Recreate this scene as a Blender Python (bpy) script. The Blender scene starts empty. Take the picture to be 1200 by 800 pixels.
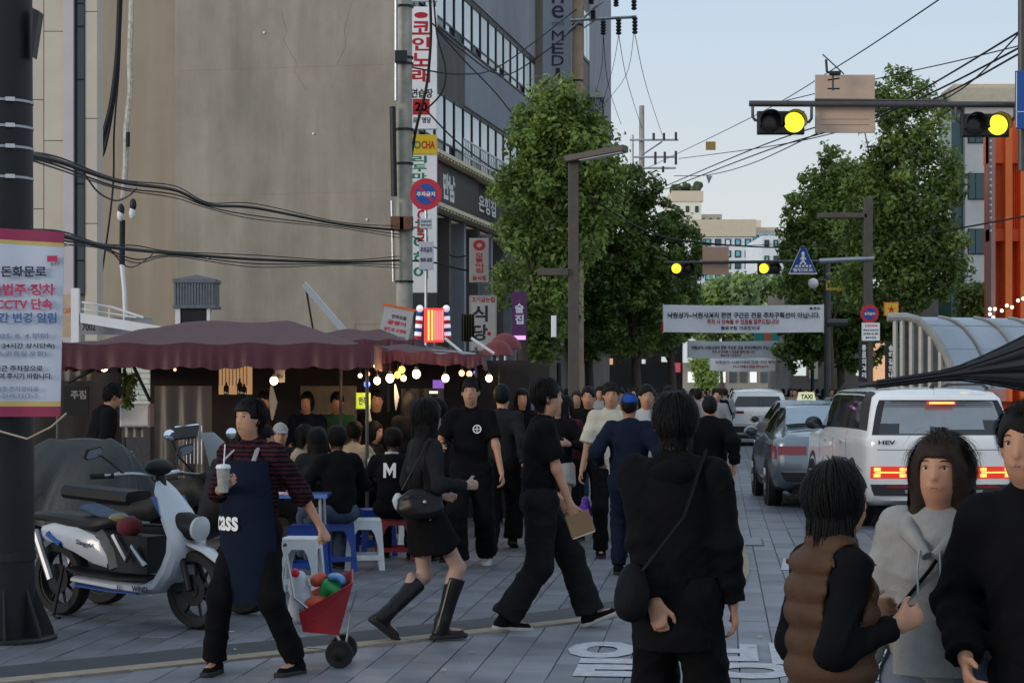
import bpy, bmesh, math, random
import numpy as np
from mathutils import Vector, Matrix
R = math.radians
rnd = random.Random(7)
scene = bpy.context.scene
COL = scene.collection
# ---------------------------------------------------------------- camera
F = 2333.0                 # focal length in photograph pixels (1200 wide)
HZ = 455.0                 # horizon row
CH = 1.65                  # camera height
cd = bpy.data.cameras.new('camera'); cam = bpy.data.objects.new('camera', cd); COL.objects.link(cam)
cam.location = (0, 0, CH); cam.rotation_euler = (R(90), 0, 0)
cd.sensor_width = 36; cd.lens = 36 * F / 1200; cd.shift_y = (HZ - 400) / 1200
cd.clip_start = 0.2; cd.clip_end = 4000
scene.camera = cam
# ---------------------------------------------------------------- world, sun, exposure
w = bpy.data.worlds.new('World'); scene.world = w; w.use_nodes = True
nt = w.node_tree; nt.nodes.clear()
SUN_EL, SUN_AZ = R(11), R(-125)          # low sun behind the camera on its left, azimuth from +Y clockwise
sky = nt.nodes.new('ShaderNodeTexSky'); sky.sky_type = 'NISHITA'; sky.sun_disc = False
sky.sun_elevation = SUN_EL; sky.sun_rotation = SUN_AZ; sky.air_density = 1.0; sky.dust_density = 1.6; sky.ozone_density = 1.6
tc = nt.nodes.new('ShaderNodeTexCoord')
mp = nt.nodes.new('ShaderNodeMapping'); mp.inputs['Scale'].default_value = (1.2, 1.2, 5.5)
nz = nt.nodes.new('ShaderNodeTexNoise'); nz.inputs['Scale'].default_value = 2.2; nz.inputs['Detail'].default_value = 4
cr = nt.nodes.new('ShaderNodeMapRange'); cr.inputs['From Min'].default_value = 0.30; cr.inputs['From Max'].default_value = 0.70
cr.inputs['To Min'].default_value = 0.9; cr.inputs['To Max'].default_value = 1.0
mx = nt.nodes.new('ShaderNodeMix'); mx.data_type = 'RGBA'
mx.inputs['B'].default_value = (4.95, 5.1, 5.5, 1)      # thin high cloud sheet lit by the evening sky
bg = nt.nodes.new('ShaderNodeBackground'); bg.inputs['Strength'].default_value = 0.14
wo = nt.nodes.new('ShaderNodeOutputWorld')
L = nt.links.new
L(tc.outputs['Generated'], mp.inputs['Vector']); L(mp.outputs[0], nz.inputs['Vector']); L(nz.outputs['Fac'], cr.inputs['Value'])
sx_ = nt.nodes.new('ShaderNodeSeparateXYZ'); L(tc.outputs['Generated'], sx_.inputs[0])
el = nt.nodes.new('ShaderNodeMapRange'); el.inputs['From Min'].default_value = .11; el.inputs['From Max'].default_value = .19; el.inputs['To Min'].default_value = .25; el.inputs['To Max'].default_value = .05
L(sx_.outputs['Z'], el.inputs['Value']); ad = nt.nodes.new('ShaderNodeMath'); ad.operation = 'ADD'; ad.use_clamp = True; L(cr.outputs[0], ad.inputs[0]); L(el.outputs[0], ad.inputs[1])
L(ad.outputs[0], mx.inputs['Factor'])
e2 = nt.nodes.new('ShaderNodeMapRange'); e2.inputs['From Min'].default_value = .09; e2.inputs['From Max'].default_value = .19; L(sx_.outputs['Z'], e2.inputs['Value'])
m2 = nt.nodes.new('ShaderNodeMix'); m2.data_type = 'RGBA'; m2.inputs['A'].default_value = (4.95, 5.25, 5.35, 1); m2.inputs['B'].default_value = (4.0, 4.95, 5.9, 1); L(e2.outputs[0], m2.inputs['Factor']); L(m2.outputs['Result'], mx.inputs['B']); L(sky.outputs[0], mx.inputs['A']); L(mx.outputs['Result'], bg.inputs['Color']); L(bg.outputs[0], wo.inputs['Surface'])
sl = bpy.data.lights.new('sun', 'SUN'); sl.energy = 1.35; sl.angle = R(18); sl.color = (1.0, 0.86, 0.72)
so = bpy.data.objects.new('sun', sl); COL.objects.link(so)
sd = Vector((math.sin(SUN_AZ) * math.cos(SUN_EL), math.cos(SUN_AZ) * math.cos(SUN_EL), math.sin(SUN_EL)))
so.rotation_euler = sd.to_track_quat('Z', 'Y').to_euler(); so.location = sd * 60
scene.view_settings.view_transform = 'Standard'; scene.view_settings.look = 'None'
scene.view_settings.exposure = 0.0; scene.view_settings.gamma = 1.0
# ---------------------------------------------------------------- helpers
def P(px, py, Y):
    """the world point that stands at depth Y on the sight line of a photograph pixel"""
    return Vector(((px - 600) * Y / F, Y, CH - (py - HZ) * Y / F))
def G(px, py):
    Y = F * CH / (py - HZ); return Vector(((px - 600) * Y / F, Y, 0))
def s(Y): return F / Y
V = Vector
def hexc(h):
    h = h.lstrip('#'); c = [int(h[i:i+2], 16) / 255 for i in (0, 2, 4)]
    return tuple(x / 12.92 if x < 0.04045 else ((x + 0.055) / 1.055) ** 2.4 for x in c)
MATS = {}
def mat(name, col, rough=0.7, metal=0.0, var=0.12, nscale=6.0, bump=0.0, bscale=40.0, emit=None, es=1.0, rand=0.0, trans=0.0, alpha=1.0, streak=0.0, coat=0.0, ior=1.45, spec=0.5, stain=0, spots=0):
    if name in MATS: return MATS[name]
    m = bpy.data.materials.new(name); m.use_nodes = True; t = m.node_tree; b = t.nodes['Principled BSDF']; N = t.nodes.new; K = t.links.new
    b.inputs['Roughness'].default_value = rough; b.inputs['Metallic'].default_value = metal; b.inputs['IOR'].default_value = ior
    b.inputs['Specular IOR Level'].default_value = spec
    if coat: b.inputs['Coat Weight'].default_value = coat; b.inputs['Coat Roughness'].default_value = 0.05
    if trans: b.inputs['Transmission Weight'].default_value = trans
    if alpha < 1: b.inputs['Alpha'].default_value = alpha
    src = None
    tcn = N('ShaderNodeTexCoord')
    if var or rand or streak:
        n1 = N('ShaderNodeTexNoise'); n1.inputs['Scale'].default_value = nscale; n1.inputs['Detail'].default_value = 5; n1.inputs['Roughness'].default_value = 0.6
        K(tcn.outputs['Object'], n1.inputs['Vector'])
        r1 = N('ShaderNodeMapRange'); r1.inputs['From Min'].default_value = 0.3; r1.inputs['From Max'].default_value = 0.7
        r1.inputs['To Min'].default_value = 1 - var; r1.inputs['To Max'].default_value = 1 + var; K(n1.outputs['Fac'], r1.inputs['Value'])
        v = r1.outputs[0]
        if rand:
            oi = N('ShaderNodeObjectInfo'); r2 = N('ShaderNodeMapRange'); r2.inputs['To Min'].default_value = 1 - rand; r2.inputs['To Max'].default_value = 1 + rand
            K(oi.outputs['Random'], r2.inputs['Value']); mm = N('ShaderNodeMath'); mm.operation = 'MULTIPLY'; K(v, mm.inputs[0]); K(r2.outputs[0], mm.inputs[1]); v = mm.outputs[0]
        if streak:
            mpn = N('ShaderNodeMapping'); mpn.inputs['Scale'].default_value = (1.6, 1.6, 0.12); K(tcn.outputs['Object'], mpn.inputs['Vector'])
            n3 = N('ShaderNodeTexNoise'); n3.inputs['Scale'].default_value = 1.5; n3.inputs['Detail'].default_value = 6; K(mpn.outputs[0], n3.inputs['Vector'])
            r3 = N('ShaderNodeMapRange'); r3.inputs['From Min'].default_value = 0.3; r3.inputs['From Max'].default_value = 0.7
            r3.inputs['To Min'].default_value = 1 - streak; r3.inputs['To Max'].default_value = 1 + streak * 0.5; K(n3.outputs['Fac'], r3.inputs['Value'])
            mm = N('ShaderNodeMath'); mm.operation = 'MULTIPLY'; K(v, mm.inputs[0]); K(r3.outputs[0], mm.inputs[1]); v = mm.outputs[0]
        if stain or spots:
            ge = N('ShaderNodeNewGeometry'); vo = N('ShaderNodeTexVoronoi' if spots else 'ShaderNodeTexNoise'); vo.inputs['Scale'].default_value = 3.2 if spots else .55
            mpp = N('ShaderNodeMapping'); mpp.inputs['Scale'].default_value = (1,1,1) if spots else (1,1,.45); K(ge.outputs['Position'], mpp.inputs[0]); K(mpp.outputs[0], vo.inputs['Vector'])
            if not spots: vo.inputs['Detail'].default_value = 8; vo.inputs['Roughness'].default_value = .72
            r4 = N('ShaderNodeMapRange'); K(vo.outputs[0], r4.inputs['Value'])
            a4 = (.03,.055,.62,1) if spots else (.40,.62,.84,1.08)
            for nm4, v4 in zip(('From Min','From Max','To Min','To Max'), a4): r4.inputs[nm4].default_value = v4
            mm = N('ShaderNodeMath'); mm.operation = 'MULTIPLY'; K(v, mm.inputs[0]); K(r4.outputs[0], mm.inputs[1]); v = mm.outputs[0]
            if spots:
                n5 = N('ShaderNodeTexNoise'); n5.inputs['Scale'].default_value = .8; n5.inputs['Detail'].default_value = 7; K(ge.outputs['Position'], n5.inputs['Vector']); r5 = N('ShaderNodeMapRange')
                for nm4, v4 in zip(('From Min','From Max','To Min','To Max'), (.38,.6,.72,1.1)): r5.inputs[nm4].default_value = v4
                K(n5.outputs['Fac'], r5.inputs['Value']); mm = N('ShaderNodeMath'); mm.operation = 'MULTIPLY'; K(v, mm.inputs[0]); K(r5.outputs[0], mm.inputs[1]); v = mm.outputs[0]
        hs = N('ShaderNodeHueSaturation'); hs.inputs['Color'].default_value = (*col, 1); K(v, hs.inputs['Value']); src = hs.outputs[0]
        K(src, b.inputs['Base Color'])
    else: b.inputs['Base Color'].default_value = (*col, 1)
    if bump:
        n2 = N('ShaderNodeTexNoise'); n2.inputs['Scale'].default_value = bscale; n2.inputs['Detail'].default_value = 3; K(tcn.outputs['Object'], n2.inputs['Vector'])
        bp = N('ShaderNodeBump'); bp.inputs['Strength'].default_value = bump; bp.inputs['Distance'].default_value = 0.01; K(n2.outputs['Fac'], bp.inputs['Height']); K(bp.outputs[0], b.inputs['Normal'])
    if emit: b.inputs['Emission Color'].default_value = (*emit, 1); b.inputs['Emission Strength'].default_value = es
    m.diffuse_color = (*col, 1); MATS[name] = m; return m
def M(name): return MATS[name]
def fab(name, h, rough=0.9, var=0.15): return mat(name, hexc(h) if isinstance(h, str) else h, rough, var=var, nscale=9, bump=0.25, bscale=160, spec=0.10)

class MB:
    def __init__(self): self.v = []; self.f = []; self.m = []; self.cur = 0
    def add(self, vs, fs):
        o = len(self.v); self.v += [tuple(x) for x in vs]; self.f += [tuple(i + o for i in f) for f in fs]; self.m += [self.cur] * len(fs); return self
    def box(self, a, b):
        x0, y0, z0 = a; x1, y1, z1 = b
        return self.add([(x0,y0,z0),(x1,y0,z0),(x1,y1,z0),(x0,y1,z0),(x0,y0,z1),(x1,y0,z1),(x1,y1,z1),(x0,y1,z1)],
            [(0,3,2,1),(4,5,6,7),(0,1,5,4),(1,2,6,5),(2,3,7,6),(3,0,4,7)])
    def fbox(self, fr, x0, x1, y0, y1, d0, d1, bev=0):
        """box in a frame: x along fr.r, y along fr.u, d along fr.n"""
        if bev:
            pts = [(x0,y0),(x1,y0),(x1,y1),(x0,y1)]; ip = [(x0+bev,y0+bev),(x1-bev,y0+bev),(x1-bev,y1-bev),(x0+bev,y1-bev)]
            vs = [fr(x,y,d0) for x,y in pts] + [fr(x,y,d1-bev) for x,y in pts] + [fr(x,y,d1) for x,y in ip]
            fs = [(3,2,1,0)] + [(i,(i+1)%4,4+(i+1)%4,4+i) for i in range(4)] + [(4+i,4+(i+1)%4,8+(i+1)%4,8+i) for i in range(4)] + [(8,9,10,11)]
            return self.add(vs, fs)
        vs = [fr(x,y,d) for d in (d0,d1) for x,y in ((x0,y0),(x1,y0),(x1,y1),(x0,y1))]
        return self.add(vs, [(3,2,1,0),(4,5,6,7),(0,1,5,4),(1,2,6,5),(2,3,7,6),(3,0,4,7)])
    def tube(self, pts, r, n=8, flat=None):
        pts = [V(p) for p in pts]; k = len(pts); rs = r if isinstance(r, (list, tuple)) else [r] * k
        vs = []; fs = []; up = None
        for i, p in enumerate(pts):
            d = (pts[min(i+1,k-1)] - pts[max(i-1,0)]); d = d.normalized() if d.length > 1e-9 else V((0,0,1))
            if up is None: up = d.cross(V((0,0,1)) if abs(d.z) < .9 else V((1,0,0))).normalized()
            up = (up - d * up.dot(d)).normalized(); sd_ = d.cross(up)
            for j in range(n):
                a = 2*math.pi*j/n; vs.append(p + (up*math.cos(a) + sd_*math.sin(a)*(flat or 1)) * rs[i])
        for i in range(k-1):
            for j in range(n): fs.append((i*n+j, i*n+(j+1)%n, (i+1)*n+(j+1)%n, (i+1)*n+j))
        fs.append(tuple(range(n-1,-1,-1))); fs.append(tuple((k-1)*n+j for j in range(n)))
        return self.add(vs, fs)
    def rod(self, a, b, r, n=8): return self.tube([a, b], r, n)
    def lathe(self, o, axis, prof, n=16, caps=True):
        """prof: list of (radius, height along axis)"""
        o = V(o); ax = V(axis).normalized(); u = ax.cross(V((0,0,1)) if abs(ax.z) < .9 else V((1,0,0))).normalized(); w_ = ax.cross(u)
        vs = []; fs = []
        for (r, h) in prof:
            for j in range(n):
                a = 2*math.pi*j/n; vs.append(o + ax*h + (u*math.cos(a) + w_*math.sin(a))*max(r,1e-4))
        for i in range(len(prof)-1):
            for j in range(n): fs.append((i*n+j, i*n+(j+1)%n, (i+1)*n+(j+1)%n, (i+1)*n+j))
        if caps: fs.append(tuple(range(n-1,-1,-1))); fs.append(tuple((len(prof)-1)*n+j for j in range(n)))
        return self.add(vs, fs)
    def ball(self, c, r, n=10, sc=(1,1,1)):
        prof = [(math.sin(math.pi*i/8)*r, -math.cos(math.pi*i/8)*r) for i in range(9)]; o = len(self.v)
        self.lathe((0,0,0), (0,0,1), prof, n)
        for i in range(o, len(self.v)): x = self.v[i]; self.v[i] = (x[0]*sc[0]+c[0], x[1]*sc[1]+c[1], x[2]*sc[2]+c[2])
        return self
    def prism(self, fr, poly, d0, d1):
        n = len(poly); vs = [fr(x,y,d0) for x,y in poly] + [fr(x,y,d1) for x,y in poly]
        return self.add(vs, [tuple(range(n-1,-1,-1)), tuple(range(n,2*n))] + [(i,(i+1)%n,n+(i+1)%n,n+i) for i in range(n)])
    def grid(self, fn, nu, nv, closed_u=False):
        vs = [fn(i/nu, j/nv) for i in range(nu+1) for j in range(nv+1)]; w_ = nv+1
        return self.add(vs, [(i*w_+j,(i+1)*w_+j,(i+1)*w_+j+1,i*w_+j+1) for i in range(nu) for j in range(nv)])
    def build(self, name, mats, parent=None, smooth=False, loc=None, flip=False):
        """links the collected faces as one mesh object whose origin is loc (world)"""
        if not isinstance(mats, (list, tuple)): mats = [mats]
        me = bpy.data.meshes.new(name); o = V(loc) if loc is not None else (parent_loc(parent) if parent else V((0,0,0)))
        me.from_pydata([(x[0]-o[0], x[1]-o[1], x[2]-o[2]) for x in self.v], [], self.f)
        for m_ in mats: me.materials.append(m_)
        if len(mats) > 1: me.polygons.foreach_set('material_index', self.m)
        fix_normals(me)
        if smooth: smooth_by_angle(me, 40 if smooth is True else smooth)
        me.update()
        ob = bpy.data.objects.new(name, me); COL.objects.link(ob)
        if parent: ob.parent = parent; ob.location = o - parent_loc(parent)
        else: ob.location = o
        return ob
def fix_normals(me):
    bm = bmesh.new(); bm.from_mesh(me); bmesh.ops.recalc_face_normals(bm, faces=bm.faces); bm.to_mesh(me); bm.free()
def smooth_by_angle(me, ang):
    me.polygons.foreach_set('use_smooth', [True]*len(me.polygons))
    bm = bmesh.new(); bm.from_mesh(me); c = R(ang)
    for e in bm.edges:
        if len(e.link_faces) == 2 and e.calc_face_angle(0) > c: e.smooth = False
    bm.to_mesh(me); bm.free()
def parent_loc(o):
    p = V(o.location)
    while o.parent: o = o.parent; p = p + V(o.location)
    return p
class Frame:
    def __init__(self, o, r=(1,0,0), u=(0,0,1)):
        self.o = V(o); self.r = V(r).normalized(); self.u = V(u).normalized(); self.n = self.r.cross(self.u)
    def __call__(self, x, y, d=0): return self.o + self.r*x + self.u*y + self.n*d
def tag(o, label=None, cat=None, group=None, kind=None):
    if label: o['label'] = label
    if cat: o['category'] = cat
    if group: o['group'] = group
    if kind: o['kind'] = kind
    return o
def empty(name, loc, label=None, cat=None, group=None):
    o = bpy.data.objects.new(name, None); COL.objects.link(o); o.location = V(loc); o.empty_display_size = .2
    return tag(o, label, cat, group)
def kids(o): return [x for x in bpy.data.objects if x.parent == o]
def copy_tree(o, loc=None, parent=None, label=None, rotz=None):
    c = o.copy(); COL.objects.link(c); c.parent = parent
    if loc is not None: c.location = loc
    if rotz is not None: c.rotation_euler = (0, 0, rotz)
    if label: c['label'] = label
    for ch in [x for x in bpy.data.objects if x.parent == o]: copy_tree(ch, None, c)
    return c
TXT = {}
TS = bpy.data.scenes.new('lettering_scene')
def text_mesh(body, off=0.012):
    if (body, off) in TXT: return TXT[(body, off)]
    cu = bpy.data.curves.new('t', 'FONT'); cu.body = body; cu.resolution_u = 3; cu.align_x = 'CENTER'; cu.space_line = 1.0; cu.offset = off
    ob = bpy.data.objects.new('t', cu); TS.collection.objects.link(ob)
    TS.view_layers[0].update(); dg = TS.view_layers[0].depsgraph; me = bpy.data.meshes.new_from_object(ob.evaluated_get(dg))
    n = len(me.vertices); a = np.zeros(n*3, 'f'); me.vertices.foreach_get('co', a); a = a.reshape(-1, 3)
    fs = [tuple(p.vertices) for p in me.polygons]
    bpy.data.objects.remove(ob); bpy.data.curves.remove(cu); bpy.data.meshes.remove(me)
    lo = a.min(0); hi = a.max(0); a = (a - lo) / np.maximum(hi - lo, 1e-6); TXT[(body, off)] = (a, fs, (hi-lo)[0]/max((hi-lo)[1], 1e-6)); return TXT[(body, off)]
def text(fr, body, cx, cy, w_, h_, m, parent, d=0.004, name='lettering', slant=0, mb=None, bold=.012):
    """fits the words into a box of w_ by h_ metres centred on cx, cy of a frame; h_ None keeps the proportions"""
    a, fs, asp = text_mesh(body, bold)
    if h_ is None: h_ = w_ / asp
    if w_ is None: w_ = h_ * asp
    b_ = MB() if mb is None else mb
    b_.add([fr(cx + (x-.5)*w_ + slant*(y-.5), cy + (y-.5)*h_, d) for x, y, z in a], fs)
    if mb is None:
        me = bpy.data.meshes.new(name); o = parent_loc(parent); me.from_pydata([tuple(V(x)-o) for x in b_.v], [], b_.f); me.materials.append(m)
        ob = bpy.data.objects.new(name, me); COL.objects.link(ob); ob.parent = parent; return ob
def vtext(fr, body, cx, y_top, y_bot, w_, m, parent, d=0.004, fill=.86, bold=.03):
    n = len(body); hh = (y_top - y_bot)/n; b_ = MB()
    for i, ch in enumerate(body):
        if ch != ' ': text(fr, ch, cx, y_top - hh*(i+.5), w_, hh*fill, m, parent, d, mb=b_, bold=bold)
    me = bpy.data.meshes.new('lettering'); o = parent_loc(parent); me.from_pydata([tuple(V(x)-o) for x in b_.v], [], b_.f); me.materials.append(m)
    ob = bpy.data.objects.new('lettering', me); COL.objects.link(ob); ob.parent = parent; return ob

# ---- signed-distance modelling (people, cloth): smooth unions meshed with surface nets
class Sdf:
    def __init__(self, lo, hi, h):
        self.lo = np.array(lo, 'f') - 3*h; self.h = h; n = np.ceil((np.array(hi)-np.array(lo))/h).astype(int) + 7; self.n = n
        self.ax = [self.lo[i] + h*np.arange(n[i], dtype='f') for i in range(3)]; self.D = np.full(n, 0.25, 'f')
    def sub(self, lo, hi):
        sl_ = []
        for i in range(3):
            a = int(max(0, math.floor((lo[i]-self.lo[i])/self.h))); b = int(min(self.n[i], math.ceil((hi[i]-self.lo[i])/self.h)+1))
            if b <= a: return None, None
            sl_.append(slice(a, b))
        g = (self.ax[0][sl_[0]][:,None,None], self.ax[1][sl_[1]][None,:,None], self.ax[2][sl_[2]][None,None,:]); return tuple(sl_), g
    def put(self, sl_, d, k, sub=False):
        a = self.D[sl_]
        if sub: self.D[sl_] = np.maximum(a, -d); return
        if k <= 0: self.D[sl_] = np.minimum(a, d); return
        h = np.maximum(k - np.abs(a-d), 0)/k; self.D[sl_] = np.minimum(a, d) - h*h*k*0.25
    def cap(self, a, b, ra, rb=None, k=.02, flat=None, cut=False, sub=False, rip=None):
        a = np.array(a, 'f'); b = np.array(b, 'f'); rb = ra if rb is None else rb; rm = max(ra, rb) * (1 if not flat else max(1, flat[1])) + .05 + k
        sl_, g = self.sub(np.minimum(a, b)-rm, np.maximum(a, b)+rm)
        if sl_ is None: return self
        ab = b-a; L2 = max(float(ab@ab), 1e-9); q = [g[i]-a[i] for i in range(3)]
        t0 = (q[0]*ab[0]+q[1]*ab[1]+q[2]*ab[2])/L2; t = np.clip(t0, 0, 1)
        q = [q[i]-t*ab[i] for i in range(3)]
        r = ra + (rb-ra)*t
        if flat:
            n_ = np.array(flat[0], 'f'); n_ /= np.linalg.norm(n_); dn = q[0]*n_[0]+q[1]*n_[1]+q[2]*n_[2]; c = 1/flat[1]-1
            q = [q[i]+c*dn*n_[i] for i in range(3)]
        if rip is not None: r = r + rip[0]*np.sin(t0*math.sqrt(L2)*rip[1]+rip[2])
        d = np.sqrt(q[0]**2+q[1]**2+q[2]**2) - r
        if flat and flat[1] < 1: d = d*(.5+.5*flat[1])
        if cut: d = np.maximum(d, (t0-1)*math.sqrt(L2)); 
        if cut == 2: d = np.maximum(d, -t0*math.sqrt(L2))
        self.put(sl_, d.astype('f'), k, sub); return self
    def ell(self, c, rad, axes=None, k=.02, sub=False):
        c = np.array(c, 'f'); A = np.eye(3) if axes is None else np.array(axes); rm = max(rad)+.04+k
        sl_, g = self.sub(c-rm, c+rm)
        if sl_ is None: return self
        q = [g[i]-c[i] for i in range(3)]; p = [(q[0]*A[j][0]+q[1]*A[j][1]+q[2]*A[j][2])/rad[j] for j in range(3)]
        ln = np.sqrt(p[0]**2+p[1]**2+p[2]**2); g2 = np.sqrt((p[0]/rad[0])**2+(p[1]/rad[1])**2+(p[2]/rad[2])**2)+1e-6
        self.put(sl_, (ln*(ln-1)/g2).astype('f'), k, sub); return self
    def box(self, c, half, axes=None, rr=.01, k=.01, sub=False):
        c = np.array(c, 'f'); A = np.eye(3) if axes is None else np.array(axes); rm = float(np.linalg.norm(half))+.04
        sl_, g = self.sub(c-rm, c+rm)
        if sl_ is None: return self
        q = [g[i]-c[i] for i in range(3)]; p = [np.abs(q[0]*A[j][0]+q[1]*A[j][1]+q[2]*A[j][2])-half[j]+rr for j in range(3)]
        d = np.sqrt(np.maximum(p[0],0)**2+np.maximum(p[1],0)**2+np.maximum(p[2],0)**2)+np.minimum(np.maximum(np.maximum(p[0],p[1]),p[2]),0)-rr
        self.put(sl_, d.astype('f'), k, sub); return self
    def plane(self, p, n_):
        """keeps the side the normal points away from"""
        p = np.array(p, 'f'); n_ = np.array(n_, 'f'); n_ = n_/np.linalg.norm(n_)
        g = [self.ax[0][:,None,None], self.ax[1][None,:,None], self.ax[2][None,None,:]]
        self.D = np.maximum(self.D, sum((g[i]-p[i])*n_[i] for i in range(3))).astype('f'); return self
    def folds(self, amp, f=(14, 14, 26), seed=0):
        rg = np.random.RandomState(seed); g = [self.ax[0][:,None,None], self.ax[1][None,:,None], self.ax[2][None,None,:]]
        wx = np.sin(g[0]*7+g[2]*5+rg.rand()*6)*.9; wy = np.sin(g[1]*8-g[2]*6+rg.rand()*6)*.9
        o = 0
        for i in range(3):
            d = rg.randn(3)*.7; d /= np.linalg.norm(d)
            o = o + np.sin(g[0]*d[0]*f[0]*2+g[1]*d[1]*f[1]*2+g[2]*(d[2]+.6*np.sign(d[2]))*f[2]+wx*2+wy*2+rg.rand()*6)/(1+.4*i)
        self.D = (self.D + amp*o/1.6).astype('f'); return self
    def creases(self, amp, seed=0, vert=.5):
        rg = np.random.RandomState(seed+77); g = [self.ax[0][:,None,None], self.ax[1][None,:,None], self.ax[2][None,None,:]]; o = 0
        w1 = np.sin(g[0]*9+g[2]*7+rg.rand()*6)+np.sin(g[1]*11-g[2]*5+rg.rand()*6)
        for i in range(4):
            d = rg.randn(3); d[2] = d[2]*vert+.35*np.sign(d[2]); d /= np.linalg.norm(d); fq = 22+14*i
            m_ = .5+.5*np.sin(g[0]*rg.uniform(5,12)+g[1]*rg.uniform(5,12)+g[2]*rg.uniform(6,12)+rg.rand()*6)
            o = o+(1-np.abs(np.sin(g[0]*d[0]*fq+g[1]*d[1]*fq+g[2]*d[2]*fq+w1*(1.1+.3*i)+rg.rand()*6)))**3*m_**2/(1+.35*i)
        self.D = (self.D-amp*o+amp*.4).astype('f'); return self
    def mesh(self):
        D = self.D; h = self.h; ins = D < 0; c = np.zeros(tuple(np.array(D.shape)-1), 'u1')
        offs = [(i,j,k) for i in (0,1) for j in (0,1) for k in (0,1)]; n = D.shape
        for (i,j,k) in offs: c += ins[i:n[0]-1+i, j:n[1]-1+j, k:n[2]-1+k]
        act = (c > 0) & (c < 8); idx = np.argwhere(act)
        if len(idx) == 0: return np.zeros((0,3)), np.zeros((0,4), int)
        cv = np.stack([D[idx[:,0]+i, idx[:,1]+j, idx[:,2]+k] for (i,j,k) in offs], 1)
        acc = np.zeros((len(idx),3)); cnt = np.zeros(len(idx))
        for a_ in range(8):
            for b_ in range(a_+1, 8):
                oa, ob = np.array(offs[a_]), np.array(offs[b_])
                if np.abs(oa-ob).sum() != 1: continue
                va, vb = cv[:,a_], cv[:,b_]; mk = (va < 0) != (vb < 0); t = np.where(mk, va/np.where(mk, va-vb, 1), 0)
                acc += np.where(mk[:,None], oa+(ob-oa)*t[:,None], 0); cnt += mk
        vs = (idx + acc/cnt[:,None])*h + self.lo
        vi = np.full(act.shape, -1, 'i4'); vi[act] = np.arange(len(idx)); fs = []
        for ax_ in range(3):
            b_, c_ = [(1,2),(2,0),(0,1)][ax_]
            s1 = [slice(None)]*3; s2 = [slice(None)]*3; s1[ax_] = slice(0,-1); s2[ax_] = slice(1,None)
            e = np.argwhere(ins[tuple(s1)] != ins[tuple(s2)]); e = e[(e[:,b_] > 0) & (e[:,c_] > 0) & (e[:,b_] < n[b_]-1) & (e[:,c_] < n[c_]-1)]
            fl = ins[e[:,0], e[:,1], e[:,2]]
            def gt(db, dc): q = e.copy(); q[:,b_] += db; q[:,c_] += dc; return vi[q[:,0], q[:,1], q[:,2]]
            q = np.stack([gt(-1,-1), gt(0,-1), gt(0,0), gt(-1,0)], 1); q[~fl] = q[~fl][:, ::-1]; fs.append(q)
        fs = np.concatenate(fs); fs = fs[(fs >= 0).all(1)]
        return vs, fs
def np_object(name, parts, mats, parent, smooth=True, origin=None):
    """parts: list of (verts, quads, material index) joined into one mesh object"""
    o = np.array(parent_loc(parent) if parent else (origin if origin is not None else (0,0,0)))
    vs = []; fs = []; mi = []; k = 0
    for (v_, f_, m_) in parts:
        if len(v_) == 0: continue
        vs.append(np.asarray(v_)-o); fs.append(np.asarray(f_)+k); mi.append(np.full(len(f_), m_) if np.isscalar(m_) else m_); k += len(v_)
    if not vs: return None
    vs = np.concatenate(vs); fs = np.concatenate(fs); mi = np.concatenate(mi)
    me = bpy.data.meshes.new(name); me.vertices.add(len(vs)); me.vertices.foreach_set('co', vs.astype('f').ravel())
    me.loops.add(fs.size); me.loops.foreach_set('vertex_index', fs.astype('i4').ravel())
    me.polygons.add(len(fs)); me.polygons.foreach_set('loop_start', np.arange(0, fs.size, 4, dtype='i4'))
    me.polygons.foreach_set('material_index', mi.astype('i4')); me.polygons.foreach_set('use_smooth', np.full(len(fs), smooth))
    for m_ in (mats if isinstance(mats, (list, tuple)) else [mats]): me.materials.append(m_)
    me.update(calc_edges=True); me.validate()
    ob = bpy.data.objects.new(name, me); COL.objects.link(ob)
    if parent: ob.parent = parent
    else: ob.location = V(o)
    return ob
# ---------------------------------------------------------------- materials shared by the setting
mat('joint', (0.06,0.06,0.065), .95, var=.3, nscale=20)
mat('paver_road', hexc('#6d6f78'), .5, var=.20, nscale=2.2, bump=.25, bscale=90, rand=.16, spots=1)
mat('paver_walk', hexc('#5e6068'), .7, var=.24, nscale=1.6, bump=.25, bscale=90, rand=.18, spots=1)
mat('kerb_pale', hexc('#8a7f71'), .85, var=.18, nscale=8, rand=.08, bump=.2)
mat('kerb_dark', hexc('#33363c'), .8, var=.2, nscale=6, rand=.12, bump=.2)
mat('road_paint', hexc('#a8aab1'), .8, var=.22, nscale=14, bump=.2)
mat('metal_dark', (0.022,0.023,0.026), .5, .4, var=.2)
mat('steel', (0.35,0.36,0.38), .4, .9, var=.1)
mat('steel_pale', (0.55,0.56,0.58), .45, .6, var=.1)
mat('concrete', hexc('#a9a69b'), .9, var=.2, nscale=4, bump=.3, bscale=60, streak=.2)
mat('concrete_brown', hexc('#a58d77'), .9, var=.15, nscale=4, bump=.3, streak=.15)
mat('wall_taupe', hexc('#9d9588'), .93, var=.07, nscale=.7, bump=.15, bscale=30, streak=.14, stain=1)
mat('wall_taupe_side', hexc('#9b8e7d'), .93, var=.07, nscale=.7, bump=.15, bscale=30, streak=.12)
mat('panel_beige', hexc('#c4baaa'), .7, var=.05, nscale=2, rand=.04)
mat('panel_pink', hexc('#c0b6b8'), .7, var=.05, nscale=2)
mat('glass_teal', (0.05,0.075,0.075), .12, var=.1, nscale=3, spec=.8)
mat('glass_dark', (0.02,0.022,0.025), .10, var=.1, spec=.8)
mat('glass_car', (0.012,0.013,0.015), .04, var=0, spec=.9)
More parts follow.
